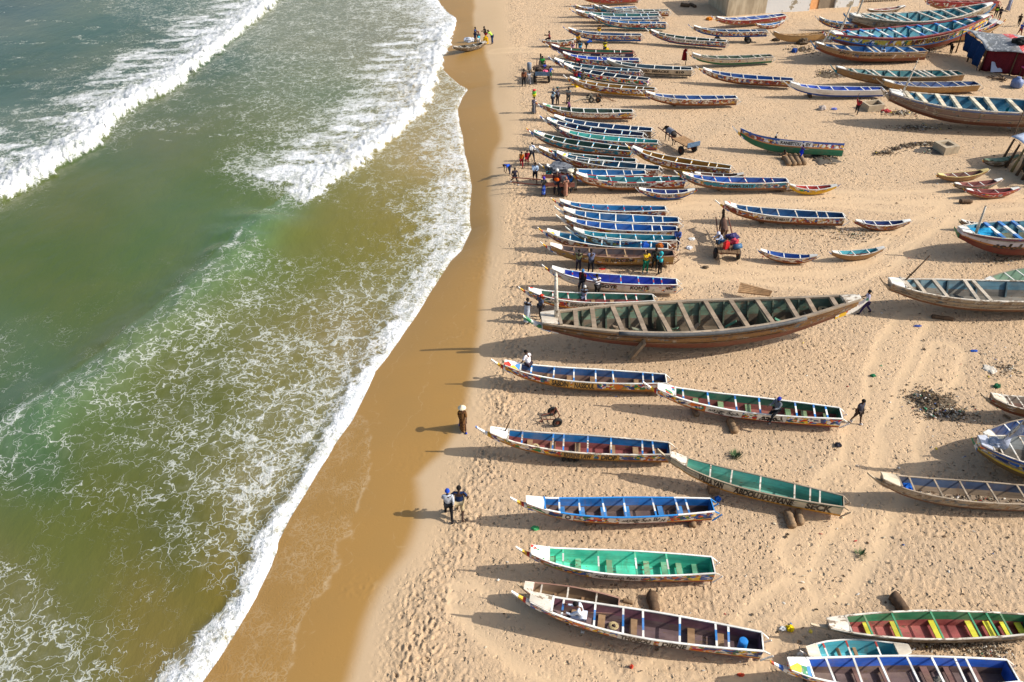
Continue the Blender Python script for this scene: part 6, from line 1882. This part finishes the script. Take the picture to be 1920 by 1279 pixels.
pb = at(1285, 122, 0)
flag('flag', 'dark red flag on a thin pole beside the faded white pirogue', [pb, pb + Vector((0, 0, 1.35))], [[pb + Vector((-.05, 0, 1.35)), pb + Vector((-.30, .05, 1.2)), pb + Vector((-.35, .1, .35)), pb + Vector((.1, 0, .35))]], [(130, 26, 36)])
crumple('rag', 'yellow rag at the foot of the red flag', 'rag', tuple(at(1282, 112, .35)), (.4, .2, .15), (230, 200, 40), seed=31)
pb = at(1876, 240, 0)
flag('flag', 'turquoise and white cloth drooping from a stick under the big grey-violet boat', [pb, pb + Vector((.05, 0, 1.6))], [[pb + Vector((.05, 0, 1.6)), pb + Vector((-.12, 0, 1.1)), pb + Vector((-.35, 0, .2)), pb + Vector((.1, 0, .1))], [pb + Vector((.06, -.1, 1.0)), pb + Vector((.25, -.1, .8)), pb + Vector((.5, -.3, .05)), pb + Vector((.2, -.3, .1))]], [(20, 130, 140), (206, 210, 214)], P_WORN)
bb = BOATS['near80']
mp = lambda h: on_boat('near80', .845, 0, bb['zr'](.845) + h) + Vector((.40 * h, -.07, 0))
flag('flag', 'yellow and pale grey cloth wrapped along the leaning mast of the flag boat', [mp(.1), mp(2.5)], [[mp(1.05), mp(2.4), mp(2.3) + Vector((.22, -.05, -.1)), mp(1.0) + Vector((.26, -.05, -.18))], [mp(.05) + Vector((-.25, 0, -.05)), mp(1.05), mp(1.0) + Vector((.16, -.05, -.1)), mp(.05) + Vector((.2, -.05, -.1))]], [(216, 196, 20), (170, 178, 198)], P_WORN)

# ---------------------------------------------------------------- shelters at the right
def sheet(g, A, B, C, D, nu, nv, fn, th=.03, m=0):
    up_, dn = {}, {}
    A, B, C, D = map(Vector, (A, B, C, D))
    nrm = (B - A).cross(D - A).normalized()
    for i in range(nu + 1):
        for j in range(nv + 1):
            u, v = i / nu, j / nv
            p = A.lerp(B, u).lerp(D.lerp(C, u), v) + fn(u, v, nrm)
            up_[i, j] = g.vert(p, (u, v, 0)); dn[i, j] = g.vert(p - nrm * th, (u, v, 0))
    for i in range(nu):
        for j in range(nv):
            g.face((up_[i, j], up_[i + 1, j], up_[i + 1, j + 1], up_[i, j + 1]), m)
            g.face((dn[i, j], dn[i, j + 1], dn[i + 1, j + 1], dn[i + 1, j]), m)
    for i in range(nu):
        g.face((up_[i, 0], dn[i, 0], dn[i + 1, 0], up_[i + 1, 0]), m); g.face((up_[i, nv], up_[i + 1, nv], dn[i + 1, nv], dn[i, nv]), m)
    for j in range(nv):
        g.face((up_[0, j], up_[0, j + 1], dn[0, j + 1], dn[0, j]), m); g.face((up_[nu, j], dn[nu, j], dn[nu, j + 1], up_[nu, j + 1]), m)
A0, B0, C0 = at(1792, 99, 0), at(1836, 134, 0), at(1950, 150, 0)
D0 = A0 + (C0 - B0)
o0 = A0.copy()
tent = thing('striped_tent', 'tent with grey, red and white striped roof, blue side and dark red front', 'tent', o0)
m_roof, t = new_mat('tent_roof')
hv = N(t, 'ShaderNodeSeparateXYZ', {0: ATTR(t, 'hv', 'Vector')})
u_, v_ = hv.outputs[0], hv.outputs[1]
tcv = N(t, 'ShaderNodeTexCoord').outputs['Object']
nz = NOISE(t, tcv, 1.6, 4, .6); nz2 = NOISE(t, tcv, 5, 4, .65)
vv = M(t, 'ADD', v_, M(t, 'MULTIPLY', M(t, 'SUBTRACT', nz, .5), .10))
r_ = N(t, 'ShaderNodeValToRGB', {0: vv}); r_.color_ramp.interpolation = 'CONSTANT'
for i, (p_, c_) in enumerate(((0, (150, 152, 154)), (.10, (104, 108, 112)), (.42, (120, 118, 120)), (.56, (186, 60, 62)), (.74, (128, 126, 128)), (.84, (176, 176, 178)))):
    if i > 1:
        r_.color_ramp.elements.new(p_)
    r_.color_ramp.elements[i].position = p_; r_.color_ramp.elements[i].color = srgb(*c_)
zig = M(t, 'FRACT', M(t, 'MULTIPLY', u_, 9.0))
cc = MIX(t, M(t, 'MULTIPLY', SMOOTH(t, nz2, .56, .6), .7), r_.outputs[0], srgb(196, 196, 194))
cc = MIX(t, M(t, 'MULTIPLY', SMOOTH(t, nz, .54, .62), .5), cc, srgb(84, 86, 84))
BSDF(t, cc, .7, .3, BUMP(t, nz2, .4, .04))
hgt = 1.95
up3 = Vector((0, 0, hgt))
g = MB()
sheet(g, A0 + up3 - o0 + Vector((-.2, .15, -.03)), B0 + up3 - o0 + Vector((-.2, -.35, -.06)), C0 + up3 * 1.0 - o0 + Vector((0, -.35, -.06)), D0 + up3 * 1.0 - o0, 14, 18, lambda u, v, n: Vector((0, 0, .38 * math.sin(math.pi * u) * (0.7 + .3 * math.sin(3 * v)) + .06 * math.sin(9 * v + 4 * u) - .05 * math.sin(14 * u + 3 * v))), .03)
g.build('roof_sheet', m_roof, tent, True, hv=True)
g = MB()
sheet(g, A0.lerp(B0, .12) + up3 * .97 - o0, B0 + up3 * .99 - o0, B0 - o0 + Vector((-.1, 0, .02)), A0.lerp(B0, .2) - o0 + Vector((0, 0, .75)), 20, 8, lambda u, v, n: n * (.10 * math.sin(22 * u + 2 * v) * (.4 + v) + .05 * math.sin(41 * u)) + Vector((-.25 * v * (1 - v), 0, 0)), .02)
g.build('blue_curtain', cloth((20, 54, 100), .4), tent, True)
g = MB()
sheet(g, B0 + up3 * .94 - o0 + Vector((.1, .05, 0)), C0 + up3 * .94 - o0, C0 - o0 + Vector((0, .1, .05)), B0 - o0 + Vector((.12, .12, .05)), 26, 6, lambda u, v, n: n * (.08 * math.sin(40 * u + v) * (.3 + v)), .02)
g.build('red_curtain', cloth((100, 32, 42), .35), tent, True)
for p, dz in ((A0, 0), (B0, 0), (C0, 0), (D0, 0), (A0.lerp(D0, .5), .1), (B0.lerp(C0, .5), .0), (A0.lerp(B0, .5), .3)):
    g = MB(); g.tube([p - o0, p - o0 + Vector((.03, 0, hgt + dz))], [.06, .05], 7); g.build('post', LOGD, tent, True)
crumple('tyre_heap', 'black bundle weighing down the striped tent roof', 'bundle', tuple(at(1912, 82, 2.2)), (1.1, .9, .6), (38, 40, 40), seed=41)

G0, G1 = at(1876, 306, 0), at(1935, 352, 0)
sh = thing('tarp_shelter', 'shelter of rough posts under a pale grey tarpaulin at the right edge', 'shelter', G0)
across = Vector((4.2, 1.2, 0))
for i, u in enumerate((0, .18, .36, .52, .70, .88, 1.0)):
    p = G0.lerp(G1, u) - G0
    g = MB(); g.tube([p, p + Vector((.35 + .1 * math.sin(i * 3), .1, 1.55 + .12 * math.sin(i * 5)))], [.09, .06], 7); g.build('post', (LOGD, LOGD, paint('oldpost', (150, 132, 84), .4))[i % 3], sh, True)
for u in (0, .5, 1.0):
    p = G0.lerp(G1, u) - G0 + across * .95
    g = MB(); g.tube([p, p + Vector((0, 0, 1.9))], [.09, .06], 7); g.build('post', LOGD, sh, True)
g = MB(); a = Vector((.35, .1, 1.62)); sheet(g, a + Vector((-.15, .2, 0)), a + (G1 - G0) + Vector((0, -.3, 0)), a + (G1 - G0) + across + Vector((0, 0, .3)), a + across + Vector((0, .3, .3)), 12, 12, lambda u, v, n: Vector((0, 0, .10 * math.sin(7 * u + 5 * v) + .06 * math.sin(17 * u * v + 3))), .03)
g.build('tarpaulin', plain('pale_tarp', (176, 186, 204), .6, .25, 2.5), sh, True)
g = MB(); sheet(g, a + (G1 - G0) * .3 + Vector((.3, .0, -.3)), a + (G1 - G0) * .9 + Vector((.3, 0, -.3)), (G1 - G0) * .9 + Vector((.6, 0, .1)), (G1 - G0) * .3 + Vector((.6, 0, .1)), 10, 5, lambda u, v, n: n * .08 * math.sin(17 * u), .03)
g.build('side_screen', plain('dark_screen', (58, 62, 56), .8, .3), sh, True)
g = MB(); g.tube([Vector((.55, .6, 1.6)), Vector((1.25, 1.6, 4.2))], [.035, .02], 6); g.build('pole', LOGD, sh)
b('right67', 'canoe covered with green boards nosing out from behind the tarp shelter', (1842, 295), (1915, 286), style='double', zt=.75, zs=.75, zk=.05, inner=(84, 116, 92), hull=H['dark'], rail=P_GREYW, deck=paint('green_board', (84, 116, 90), .3), bars=[])
bb = BOATS['right67']
for i in range(5):
    g = MB(); s = .22 + .145 * i
    g.box((bb['X'](s), 0, bb['zr'](s) + .05), (bb['L'] * .14, bb['hb'](s) * 1.9, .03)); g.build('cover_board', paint('green_board', (84, 116, 90), .3), bb['root'])

# ---------------------------------------------------------------- concrete rings, building, fence
def conc_ring(label, P, h, wall, fillmat=None, lid=False):
    """Four corners of the top seen in the photograph, at height h."""
    q = [at(x, y, h) for x, y in P]
    c0 = sum(q, Vector()) / 4; c0.z = 0
    root = thing('concrete_box', label, 'concrete box', c0)
    for i in range(4):
        a, c = q[i] - c0, q[(i + 1) % 4] - c0
        ctr = Vector((0, 0, h))
        ai, ci = a.lerp(ctr, wall), c.lerp(ctr, wall)
        g = MB()
        e = .002
        T_ = [g.vert(v) for v in (a.lerp(c, e), c.lerp(a, e), ci, ai)]
        B_ = [g.vert((v.x, v.y, -.1)) for v in (a.lerp(c, e), c.lerp(a, e), ci, ai)]
        g.face(T_); g.face(B_[::-1])
        for k in range(4):
            g.face((T_[k], B_[k], B_[(k + 1) % 4], T_[(k + 1) % 4]))
        g.build('wall', CONC, root)
    if lid:
        g = MB(); a, c, d = [q[i] - c0 for i in (1, 2, 3)]
        g.box((.12, .1, h * .55), (.5, .55, .06)); g.build('lid', CONC, root)
    return root, c0
conc_ring('pale square concrete box with a square hole beside the dark ash trail', [(1752,265),(1779,261),(1801,274),(1774,278)], .5, .42, lid=True)
rt, c0 = conc_ring('low concrete frame full of rubbish behind the striding person', [(1616,190),(1649,186),(1660,196),(1630,199)], .45, .22)
K = at(1362, 31, 0); K2 = at(1435, 25.5, 0); K3 = at(1517, 20.5, 0); K4 = at(1536, 18.5, 0); K5 = at(1566, 16.0, 0); K6 = at(1609, 12, 0); KL = at(1328, 6, 0)
bld = thing('building', 'concrete building with peeling white wall and grey gate at the top edge', 'building', K)
m_peel, t = new_mat('peeling_white_wall')
tcv = N(t, 'ShaderNodeTexCoord').outputs['Object']
n1_ = NOISE(t, tcv, .9, 5, .65); zz = N(t, 'ShaderNodeSeparateXYZ', {0: tcv}).outputs[2]
pl = SMOOTH(t, M(t, 'SUBTRACT', n1_, M(t, 'MULTIPLY', zz, .03)), .53, .56)
cc = MIX(t, pl, srgb(206, 206, 204), srgb(146, 136, 116))
BSDF(t, cc, .85, .2, BUMP(t, n1_, .4, .05))
m_grey, t = new_mat('stained_concrete_wall')
tcv = N(t, 'ShaderNodeTexCoord').outputs['Object']
n1_ = NOISE(t, N(t, 'ShaderNodeVectorMath', {0: tcv, 1: (1.6, 1.6, .35)}, operation='MULTIPLY').outputs[0], 1.2, 5, .65)
BSDF(t, MIX(t, SMOOTH(t, n1_, .3, .7), srgb(150, 136, 114), srgb(186, 172, 148)), .9, .2, BUMP(t, n1_, .4, .05))
m_oran = plain('orange_wall', (206, 150, 100), .9, .15, 2.0)
m_gate = plain('grey_gate', (132, 118, 100), .6, .2, 2.0)
def wall(a, c, h, th, mat, name='wall', z0=-.2):
    a, c = Vector(a) - K, Vector(c) - K
    d = (c - a).normalized(); nrm = Vector((-d.y, d.x, 0))
    g = MB()
    q = [a, c, c + nrm * th, a + nrm * th]
    lo_ = [g.vert((p.x, p.y, z0)) for p in q]; hi_ = [g.vert((p.x, p.y, h)) for p in q]
    g.face(hi_); g.face(lo_[::-1])
    for k in range(4):
        g.face((lo_[k], lo_[(k + 1) % 4], hi_[(k + 1) % 4], hi_[k]))
    return g.build(name, mat, bld)
off_ = Vector((.0, .003, 0))
wall(K, K2 - (K2 - K).normalized() * .003, 3.3, .3, m_grey)
wall(K2, K3, 3.25, .3, m_peel)
wall(K3 + Vector((.003, .5, 0)), K4 + Vector((0, .5, 0)), 3.0, .3, m_oran)
wall(K4 + Vector((.01, .42, 0)), K5 + Vector((0, .42, 0)), 2.6, .08, m_gate, 'gate')
wall(K5 + Vector((.01, .2, 0)), K6, 3.0, .3, m_peel)
back = KL + (K6 - K)
wall(KL, K + (KL - K).normalized() * .004, 3.3, .3, m_grey)
g = MB(); q = [p - K for p in (K + Vector((-.1, -.1, 0)), K3 + Vector((0, -.1, 0)), K3 + (KL - K), KL + Vector((-.1, 0, 0)))]
lo_ = [g.vert((p.x, p.y, 3.304)) for p in q]; hi_ = [g.vert((p.x, p.y, 3.5)) for p in q]
g.face(hi_); g.face(lo_[::-1])
for k in range(4):
    g.face((lo_[k], lo_[(k + 1) % 4], hi_[(k + 1) % 4], hi_[k]))
g.build('roof', CONC, bld)
g = MB(); g.tube([at(1580, 12, 0) - K + Vector((0, -.3, 0)), at(1580, 12, 0) - K + Vector((.1, -.3, 2.4))], .05, 6); g.build('downpipe', STEEL, bld)
fe = thing('stick_fence', 'dark stick fence beyond the small brown canoe at the top edge', 'fence', at(1614, 5, 0))
F0, F1 = at(1614, 5, 0), at(1684, 2, 0)
for i in range(22):
    p = F0.lerp(F1, i / 21) - F0
    g = MB(); g.tube([p, p + Vector((.05 * math.sin(i * 7), 0, 1.2 + .25 * math.sin(i * 3)))], [.05, .035], 6); g.build('picket', LOGD if i % 3 else LOGM, fe)

# ---------------------------------------------------------------- small named things on the sand
crumple('bag', 'crumpled green bag left of the emerald pirogue', 'bag', on(1004, 992), (.26, .18, .14), (70, 160, 100), seed=51)
crumple('bag', 'small bright blue bag right of the white-hulled pirogue', 'bag', on(1345, 938), (.20, .20, .22), (26, 96, 190), seed=52)
crumple('bag', 'green bag on open sand above the child in the grey tunic', 'bag', on(1637, 705), (.2, .16, .12), (40, 120, 80), seed=53)
crumple('bag', 'yellow bag at the shadow edge left of the yellow-benched pirogue', 'bag', on(1480, 1180), (.22, .2, .2), (226, 196, 20), seed=54)
crumple('bag', 'white bag beside the yellow bag', 'bag', on(1468, 1180), (.22, .14, .12), (220, 220, 216), seed=55)
crumple('bag', 'white rag by the cream-decked canoe', 'bag', on(1500, 1228), (.2, .14, .1), (214, 206, 190), seed=56)
crumple('bag', 'pair of bright blue scraps near the right edge', 'bag', on(1826, 659), (.30, .14, .10), (40, 84, 170), seed=57)
crumple('cloth', 'blue cloth lying in the sand below the grey-white boat', 'cloth', on(1720, 612), (.36, .14, .08), (64, 84, 150), seed=58)
crumple('bag', 'green bundle at the shadow by the right edge', 'bag', on(1869, 726), (.26, .22, .2), (40, 104, 70), seed=59)
crumple('bag', 'pale grey crumpled sheet near the right edge', 'sheet', on(1856, 694), (.5, .5, .12), (200, 192, 178), seed=60)
crumple('cloth', 'red dish-like cloth between ochre and royal blue pirogues', 'cloth', on(1129, 505), (.34, .2, .08), (210, 70, 60), seed=61)
crumple('bag', 'orange-red scrap at the bow shadow of the bottom pirogue', 'scrap', on(1389, 1266), (.2, .1, .07), (190, 70, 44), seed=62)
crumple('bag', 'small red can on the sand below the plum-lined pirogue', 'can', on(1184, 1251), (.10, .10, .16), (200, 70, 50), seed=63)
crumple('bag', 'dark bundle on sand left of the tan pirogue, by a blue scrap', 'bundle', on(1454, 77), (.6, .4, .35), (70, 58, 46), seed=64)
crumple('bag', 'blue bag by the tan pirogue', 'bag', on(1477, 74), (.4, .4, .5), (30, 84, 180), seed=65)
crumple('bag', 'blue tub on sand below the dark stone', 'tub', on(1489, 98), (.45, .4, .45), (44, 80, 150), seed=66)
crumple('stone', 'dark grey stone slab left of the bright blue lined boat', 'stone', on(1504, 83), (1.0, .7, .7), (92, 78, 62), seed=67, mat=plain('dark_stone', (92, 78, 62), .9, .3))
crumple('bag', 'pale sack with brown patch on open sand left of the striding person', 'sack', on(1541, 206), (.55, .4, .4), (188, 176, 168), seed=68)
crumple('bag', 'blue-white scrap near the pale sack', 'scrap', on(1564, 206), (.4, .25, .2), (120, 130, 200), seed=69)
crumple('bag', 'red cloth heap beside the concrete frame', 'cloth', on(1661, 210), (.6, .4, .25), (170, 60, 64), seed=70)
crumple('bag', 'blue scrap on sand right of the worn brown boat', 'scrap', on(1702, 113), (.5, .3, .15), (20, 90, 190), seed=71)
crumple('bag', 'orange buoy-like lump by the concrete building', 'buoy', on(1330, 38), (.6, .4, .4), (210, 130, 40), seed=72)
crumple('bag', 'white crumpled sheet on the sand by the sterns of the blue row', 'sheet', on(1297, 449), (.34, .25, .12), (222, 220, 214), seed=73)
crumple('bag', 'white bag by the sterns of the blue row, lower one', 'bag', on(1292, 466), (.34, .3, .16), (216, 218, 222), seed=74)
crumple('stone', 'dark rock on the sand right of the loaded cart', 'stone', on(1323, 502), (.3, .2, .14), (84, 72, 58), seed=75, mat=plain('dark_stone', (92, 78, 62), .9, .3))
crumple('bag', 'dark bag by the shadow on open sand right of the child', 'bag', on(1571, 836), (.22, .2, .2), (56, 56, 66), seed=76)
jerrycan('bright yellow jerrycan under the bow of the golden pirogue', on(1082, 163), (228, 186, 20), .6, 1.3)
jerrycan('yellow jerrycan half hidden under the golden pirogue bow', on(1075, 159), (224, 180, 20), .1, 1.1)
jerrycan('yellow jerrycan held at the stern of the landing canoe', tuple(ground(911, 82)), (230, 180, 10), .4, 1.4)
jerrycan('yellow jerrycan hanging from the hand of the bright yellow shirt', tuple(at(1138, 100, .3)), (228, 196, 30), .4, 1.0)
# tubs on the woman's head, grey tub on the child's head
q = at(1001, 213, 0)
lathe('tub', 'yellow tub, lowest of three tubs on the head of the woman in grey', 'tub', (q.x, q.y, 1.23), [(.11, 0), (.16, .17), (.17, .19), (.14, .195)], plain('yellow_tub', (206, 196, 40), .5, .1))
lathe('tub', 'green tub, middle of three tubs on the head of the woman in grey', 'tub', (q.x, q.y, 1.425), [(.10, 0), (.15, .15), (.16, .17), (.13, .175)], plain('green_tub', (90, 190, 90), .5, .1))
lathe('tub', 'red and white tub, topmost of three tubs on the head of the woman in grey', 'tub', (q.x, q.y, 1.60), [(.10, 0), (.13, .10), (.12, .12), (.04, .13)], plain('red_tub', (196, 60, 50), .5, .1))
q = at(992, 158, 0)
lathe('tub', 'tall grey tub carried on the head of the child in white', 'tub', (q.x, q.y, 1.06), [(.12, 0), (.17, .08), (.18, .56), (.14, .6)], plain('grey_tub', (110, 118, 130), .5, .2))
q = at(1068, 360, 0)
lathe('tub', 'pale tub carried on the head of the man in blue', 'tub', (q.x, q.y, 1.21), [(.12, 0), (.19, .08), (.20, .17), (.15, .18)], plain('pale_tub', (206, 200, 178), .5, .2))
# gas bottle, board, firewood, pink crate by the tent
q = at(1904, 164, 0)
lathe('gas_bottle', 'blue gas bottle in the shade by the big grey-violet boat', 'gas bottle', (q.x, q.y, 0), [(.30, 0), (.42, .08), (.44, .45), (.34, .62), (.18, .68), (.18, .78), (.15, .8)], plain('gas_blue', (98, 116, 156), .5, .2))
a = at(1874, 139, 0); root = thing('leaning_board', 'pale blue-grey panel in a wooden frame leaning before the dark red tent front', 'board', a)
g = MB(); sheet(g, (-.75, 0, .15), (.75, .05, .15), (.7, .55, .95), (-.7, .5, .95), 6, 4, lambda u, v, n: n * .06 * math.sin(math.pi * u), .05); g.build('panel', plain('pale_panel', (176, 184, 204), .5, .1), root)
g = MB(); g.tube([(-.72, .52, .98), (.72, .57, .98), (.78, .08, .15)], .05, 6); g.build('frame', LOGM, root)
a = at(1871, 150, 0); root = thing('firewood', 'heap of charred firewood on the sand before the tent', 'firewood', a)
rr = random.Random(3)
for i in range(18):
    an = rr.uniform(0, 3.14); l = rr.uniform(.4, .8); c = Vector((rr.uniform(-.5, .5), rr.uniform(-.4, .4), .06 + rr.uniform(0, .16)))
    d = Vector((math.cos(an), math.sin(an), rr.uniform(-.1, .15))) * l / 2
    g = MB(); g.tube([c - d, c + d], [.045, .035], 6); g.build('stick', LOGD if i % 4 else LOGM, root)
a = at(1916, 146, 0); root = thing('market_table', 'table with pink cloth at the right edge by the tent', 'table', a)
g = MB(); g.box((.3, 0, .78), (.9, .7, .10)); g.build('tabletop', cloth((196, 84, 140), .2), root)
for x in (-.1, .7):
    for y in (-.3, .3):
        g = MB(); g.beam((x, y, 0), (x, y, .73), .05, .05); g.build('leg', LOGD, root)
# weed tufts
def tuft(label, px, py, n, h, rgb):
    g = MB(); q = ground(px, py); rr = random.Random(px)
    for i in range(n):
        a = rr.uniform(0, 6.28); r = rr.uniform(0, .18); hh = h * rr.uniform(.5, 1)
        c = Vector((r * math.cos(a), r * math.sin(a), 0)); tip = c + Vector((math.cos(a) * hh * .7, math.sin(a) * hh * .7, hh))
        s = Vector((-math.sin(a), math.cos(a), 0)) * .012
        i0 = [g.vert(c - s), g.vert(c + s), g.vert(tip)]
        g.face(i0)
    o = g.build('weed', plain('weed_green', rgb, .8, .3), None, fix=False); o.location = (q.x, q.y, q.z)
    o['kind'] = 'thing'
    return tag(o, label, 'weed')
tuft('green weed tuft on open sand above the panel-lettered pirogue', 1379, 856, 160, .22, (84, 110, 70))
tuft('dull green weed lump on open sand at lower right', 1614, 1040, 90, .16, (96, 92, 60))

# ---------------------------------------------------------------- litter and rubbish, too much to count
LIT = [plain('lit_dark', (86, 72, 56), .95), plain('lit_white', (208, 200, 186), .8), plain('lit_blue', (84, 104, 150), .7), plain('lit_green', (50, 130, 90), .6), plain('lit_brown', (104, 82, 60), .9),
       plain('lit_yellow', (214, 186, 60), .6), plain('lit_red', (176, 62, 52), .6), plain('lit_grey', (150, 136, 116), .9), plain('lit_pale', (190, 176, 150), .9)]
def scatter(name, items, weights, seed):
    """items: (x, y, z, size)."""
    g = MB(); rr = random.Random(seed)
    for x, y, z, s in items:
        m = rr.choices(range(len(LIT)), weights)[0]
        a = rr.uniform(0, 6.28); w = s * rr.uniform(.25, .8)
        e1 = Vector((math.cos(a), math.sin(a), rr.uniform(-.2, .35))) * s * .5
        e2 = Vector((-math.sin(a), math.cos(a), rr.uniform(-.3, .3))) * w * .5
        c = Vector((x, y, z + abs(e1.z) + abs(e2.z) * .6 + .01))
        k = c + Vector((0, 0, s * rr.uniform(.1, .45)))
        v = [g.vert(c - e1 - e2), g.vert(c + e1 - e2), g.vert(c + e1 * .8 + e2), g.vert(c - e1 * .9 + e2 * .8), g.vert(k)]
        for i in range(4):
            g.face((v[i], v[(i + 1) % 4], v[4]), m)
        g.face((v[3], v[2], v[1], v[0]), m)
    return g.build(name, LIT, None, kind='stuff', fix=False)
def gz(x, y):
    return float(sand_z(x, y))
items = []
rr = random.Random(77)
for i in range(1500):
    px = rr.uniform(900, 1990); py = 1310 * rr.random() ** .75
    if rr.random() > (.16 if px < 1300 else .38 if px < 1500 else .85):
        continue
    if 360 < py < 700 and px < 1330 and rr.random() < .7:
        continue
    q = at(px, py, 0)
    if q.x < np.interp(q.y, FO_Y, FO_X) + .3:
        continue
    items.append((q.x, q.y, gz(q.x, q.y), rr.uniform(.04, .13) * (1 + .25 * (q.y > 40))))
scatter('litter', items, (26, 16, 4, 2, 26, 2, 2, 14, 22), 5)
def heap(name, px, py, rx, ry, n, wts, size=(.08, .22), hz=.15, seed=1):
    n = int(n * 2.2); size = (size[0] * .55, size[1] * .62)
    c = at(px, py, 0); rr = random.Random(seed); it = []
    for i in range(n):
        a = rr.uniform(0, 6.28); r = abs(rr.gauss(0, .55))
        x, y = c.x + math.cos(a) * r * rx, c.y + math.sin(a) * r * ry
        it.append((x, y, gz(x, y) + hz * math.exp(-r * r * 2) * rr.random(), rr.uniform(*size)))
    return scatter(name, it, wts, seed)
DK = (60, 3, 1, .5, 28, .4, .4, 12, 2); MX = (34, 10, 1.4, 1.2, 34, 1., 1., 20, 16)
def mound(label, px, py, rx, ry, h, rgb, seed):
    q = ground(px, py); g = MB(); rr = random.Random(seed); prev = None; n = 26
    for i in range(7):
        u = i / 6; ring = []
        for k in range(n):
            a = 2 * math.pi * k / n
            w = 1 + .22 * math.sin(3 * a + seed) + .14 * math.sin(7 * a + seed * 2) + rr.uniform(-.06, .06)
            r = u * w
            ring.append(g.vert((rx * r * math.cos(a), ry * r * math.sin(a), h * (1 - u * u) * (.75 + rr.uniform(0, .5)) - .03 * (u == 1))))
        if prev:
            for k in range(n):
                g.face((prev[k], prev[(k + 1) % n], ring[(k + 1) % n], ring[k]))
        prev = ring
    o = g.build('ash_heap', plain('ash_%d' % rgb[0], rgb, .95, .4, 9.0), None, True); o.location = q
    return tag(o, label, 'ash heap')
mound('grey-brown ash heap under the rubbish left of the flag boat', 1748, 754, .85, .62, .14, (104, 90, 72), 1)
mound('dark ash heap on the sand right of the boy in bright blue', 1545, 300, .85, .8, .16, (84, 78, 70), 2)
mound('ash patch beneath the bow of the teal-lined grey boat', 1560, 141, 1.1, .9, .12, (104, 96, 84), 3)
mound('dark ash trail end beside the pale square concrete box', 1738, 283, .9, .6, .12, (92, 84, 76), 4)
heap('rubbish', 1748, 752, .95, .75, 420, DK, (.06, .2), .22, 2)
heap('rubbish', 1775, 775, 1.15, .5, 320, MX, (.06, .2), .15, 3)
heap('rubbish', 1722, 745, .4, .3, 60, MX, (.08, .22), .1, 4)
heap('rubbish', 1545, 299, .75, .65, 240, DK, (.1, .26), .2, 5)
heap('rubbish', 1555, 139, 1.2, 1.1, 260, DK, (.1, .26), .12, 6)
heap('rubbish', 1566, 142, .8, .6, 120, DK, (.1, .26), .12, 16)
heap('rubbish', 1505, 94, 1.4, 1.3, 160, DK, (.12, .3), .06, 7)
for i, (x, y) in enumerate(((1645, 289), (1662, 287), (1680, 280), (1698, 275), (1712, 272), (1728, 271), (1742, 270))):
    heap('rubbish', x, y, .5, .35, 60 + 12 * i, DK, (.1, .24), .12, 20 + i)
heap('rubbish', 1740, 284, .9, .5, 160, MX, (.1, .24), .1, 30)
heap('rubbish', 1690, 213, 1.6, .6, 160, MX, (.1, .3), .12, 31)
heap('rubbish', 1720, 240, 2.4, .7, 170, MX, (.1, .26), .06, 32)
heap('rubbish', 1638, 194, .45, .7, 70, MX, (.1, .24), .3, 33)
heap('rubbish', 1700, 105, 1.6, .8, 120, MX, (.1, .26), .06, 34)
heap('rubbish', 1740, 96, 1.2, .6, 80, MX, (.1, .3), .1, 35)
heap('rubbish', 1770, 1212, 1.6, .25, 260, MX, (.04, .12), .05, 36)
heap('rubbish', 1855, 1222, 1.0, .35, 220, MX, (.04, .13), .05, 37)
heap('rubbish', 1890, 690, 1.6, 1.2, 200, MX, (.05, .14), .04, 38)
heap('rubbish', 1600, 440, 2.6, 1.0, 160, MX, (.06, .18), .03, 39)
heap('rubbish', 1880, 490, 1.4, .6, 90, MX, (.06, .16), .04, 40)
bb = BOATS['near82']
it = []
for i in range(300):
    s = rr.uniform(.1, .8); y = rr.uniform(-.8, .8) * bb['hb'](s) * .62
    p = bb['root'].matrix_basis @ Vector((bb['X'](s), y, bb['zb'](s) + .09))
    it.append((p.x, p.y, p.z, rr.uniform(.04, .13)))
scatter('rubbish', it, MX, 44)

# gear left in some of the boats
def rope_coil(label, loc, r, rgb=(168, 150, 112)):
    g = MB(); n = 60
    g.tube([(r * (1 - .5 * i / n) * math.cos(i * .55), r * (1 - .5 * i / n) * math.sin(i * .55), .03 + .05 * (i % 11) / 11) for i in range(n)], .022, 5)
    o = g.build('rope_coil', plain('rope', rgb, .9, .25), None, True); o.location = loc
    return tag(o, label, 'rope')
def inside(key, s, y=0.0, dz=.10):
    bb = BOATS[key]
    return bb['root'].matrix_basis @ Vector((bb['X'](s), bb['near'] * y, bb['zb'](s) + dz))
rope_coil('tan rope coil in the stern end of the giant boat', inside('giant', .12, 0, .45), .28)
crumple('fishing_net', 'dull green net heap in the middle of the giant boat', 'net', inside('giant', .56, .1, .14), (.8, .6, .35), (46, 96, 78), seed=81)
crumple('fishing_net', 'brown net heap toward the stern of the giant boat', 'net', inside('giant', .34, -.1, .14), (.7, .6, .3), (96, 80, 62), seed=82)
crumple('fishing_net', 'dark net heap inside the weathered grey-white boat', 'net', inside('right60', .62, .0, .14), (.9, .6, .3), (74, 76, 74), seed=83)
rope_coil('pale rope coil in the turquoise-blue pirogue near its bow', inside('near70', .69, 0, .12), .13, (190, 176, 140))
rope_coil('rope coil on the floor of the plum-lined pirogue', inside('near75', .58, -.03, .12), .14, (176, 150, 110))
crumple('fishing_net', 'small grey net in the brown-floored pirogue along the bottom edge', 'net', inside('near78', .285, .05, .10), (.34, .3, .18), (112, 108, 98), seed=84)
crumple('sack', 'small sack on the floor of the green pirogue with red floor', 'sack', inside('near69', .33, 0, .10), (.3, .24, .2), (170, 150, 118), seed=85)
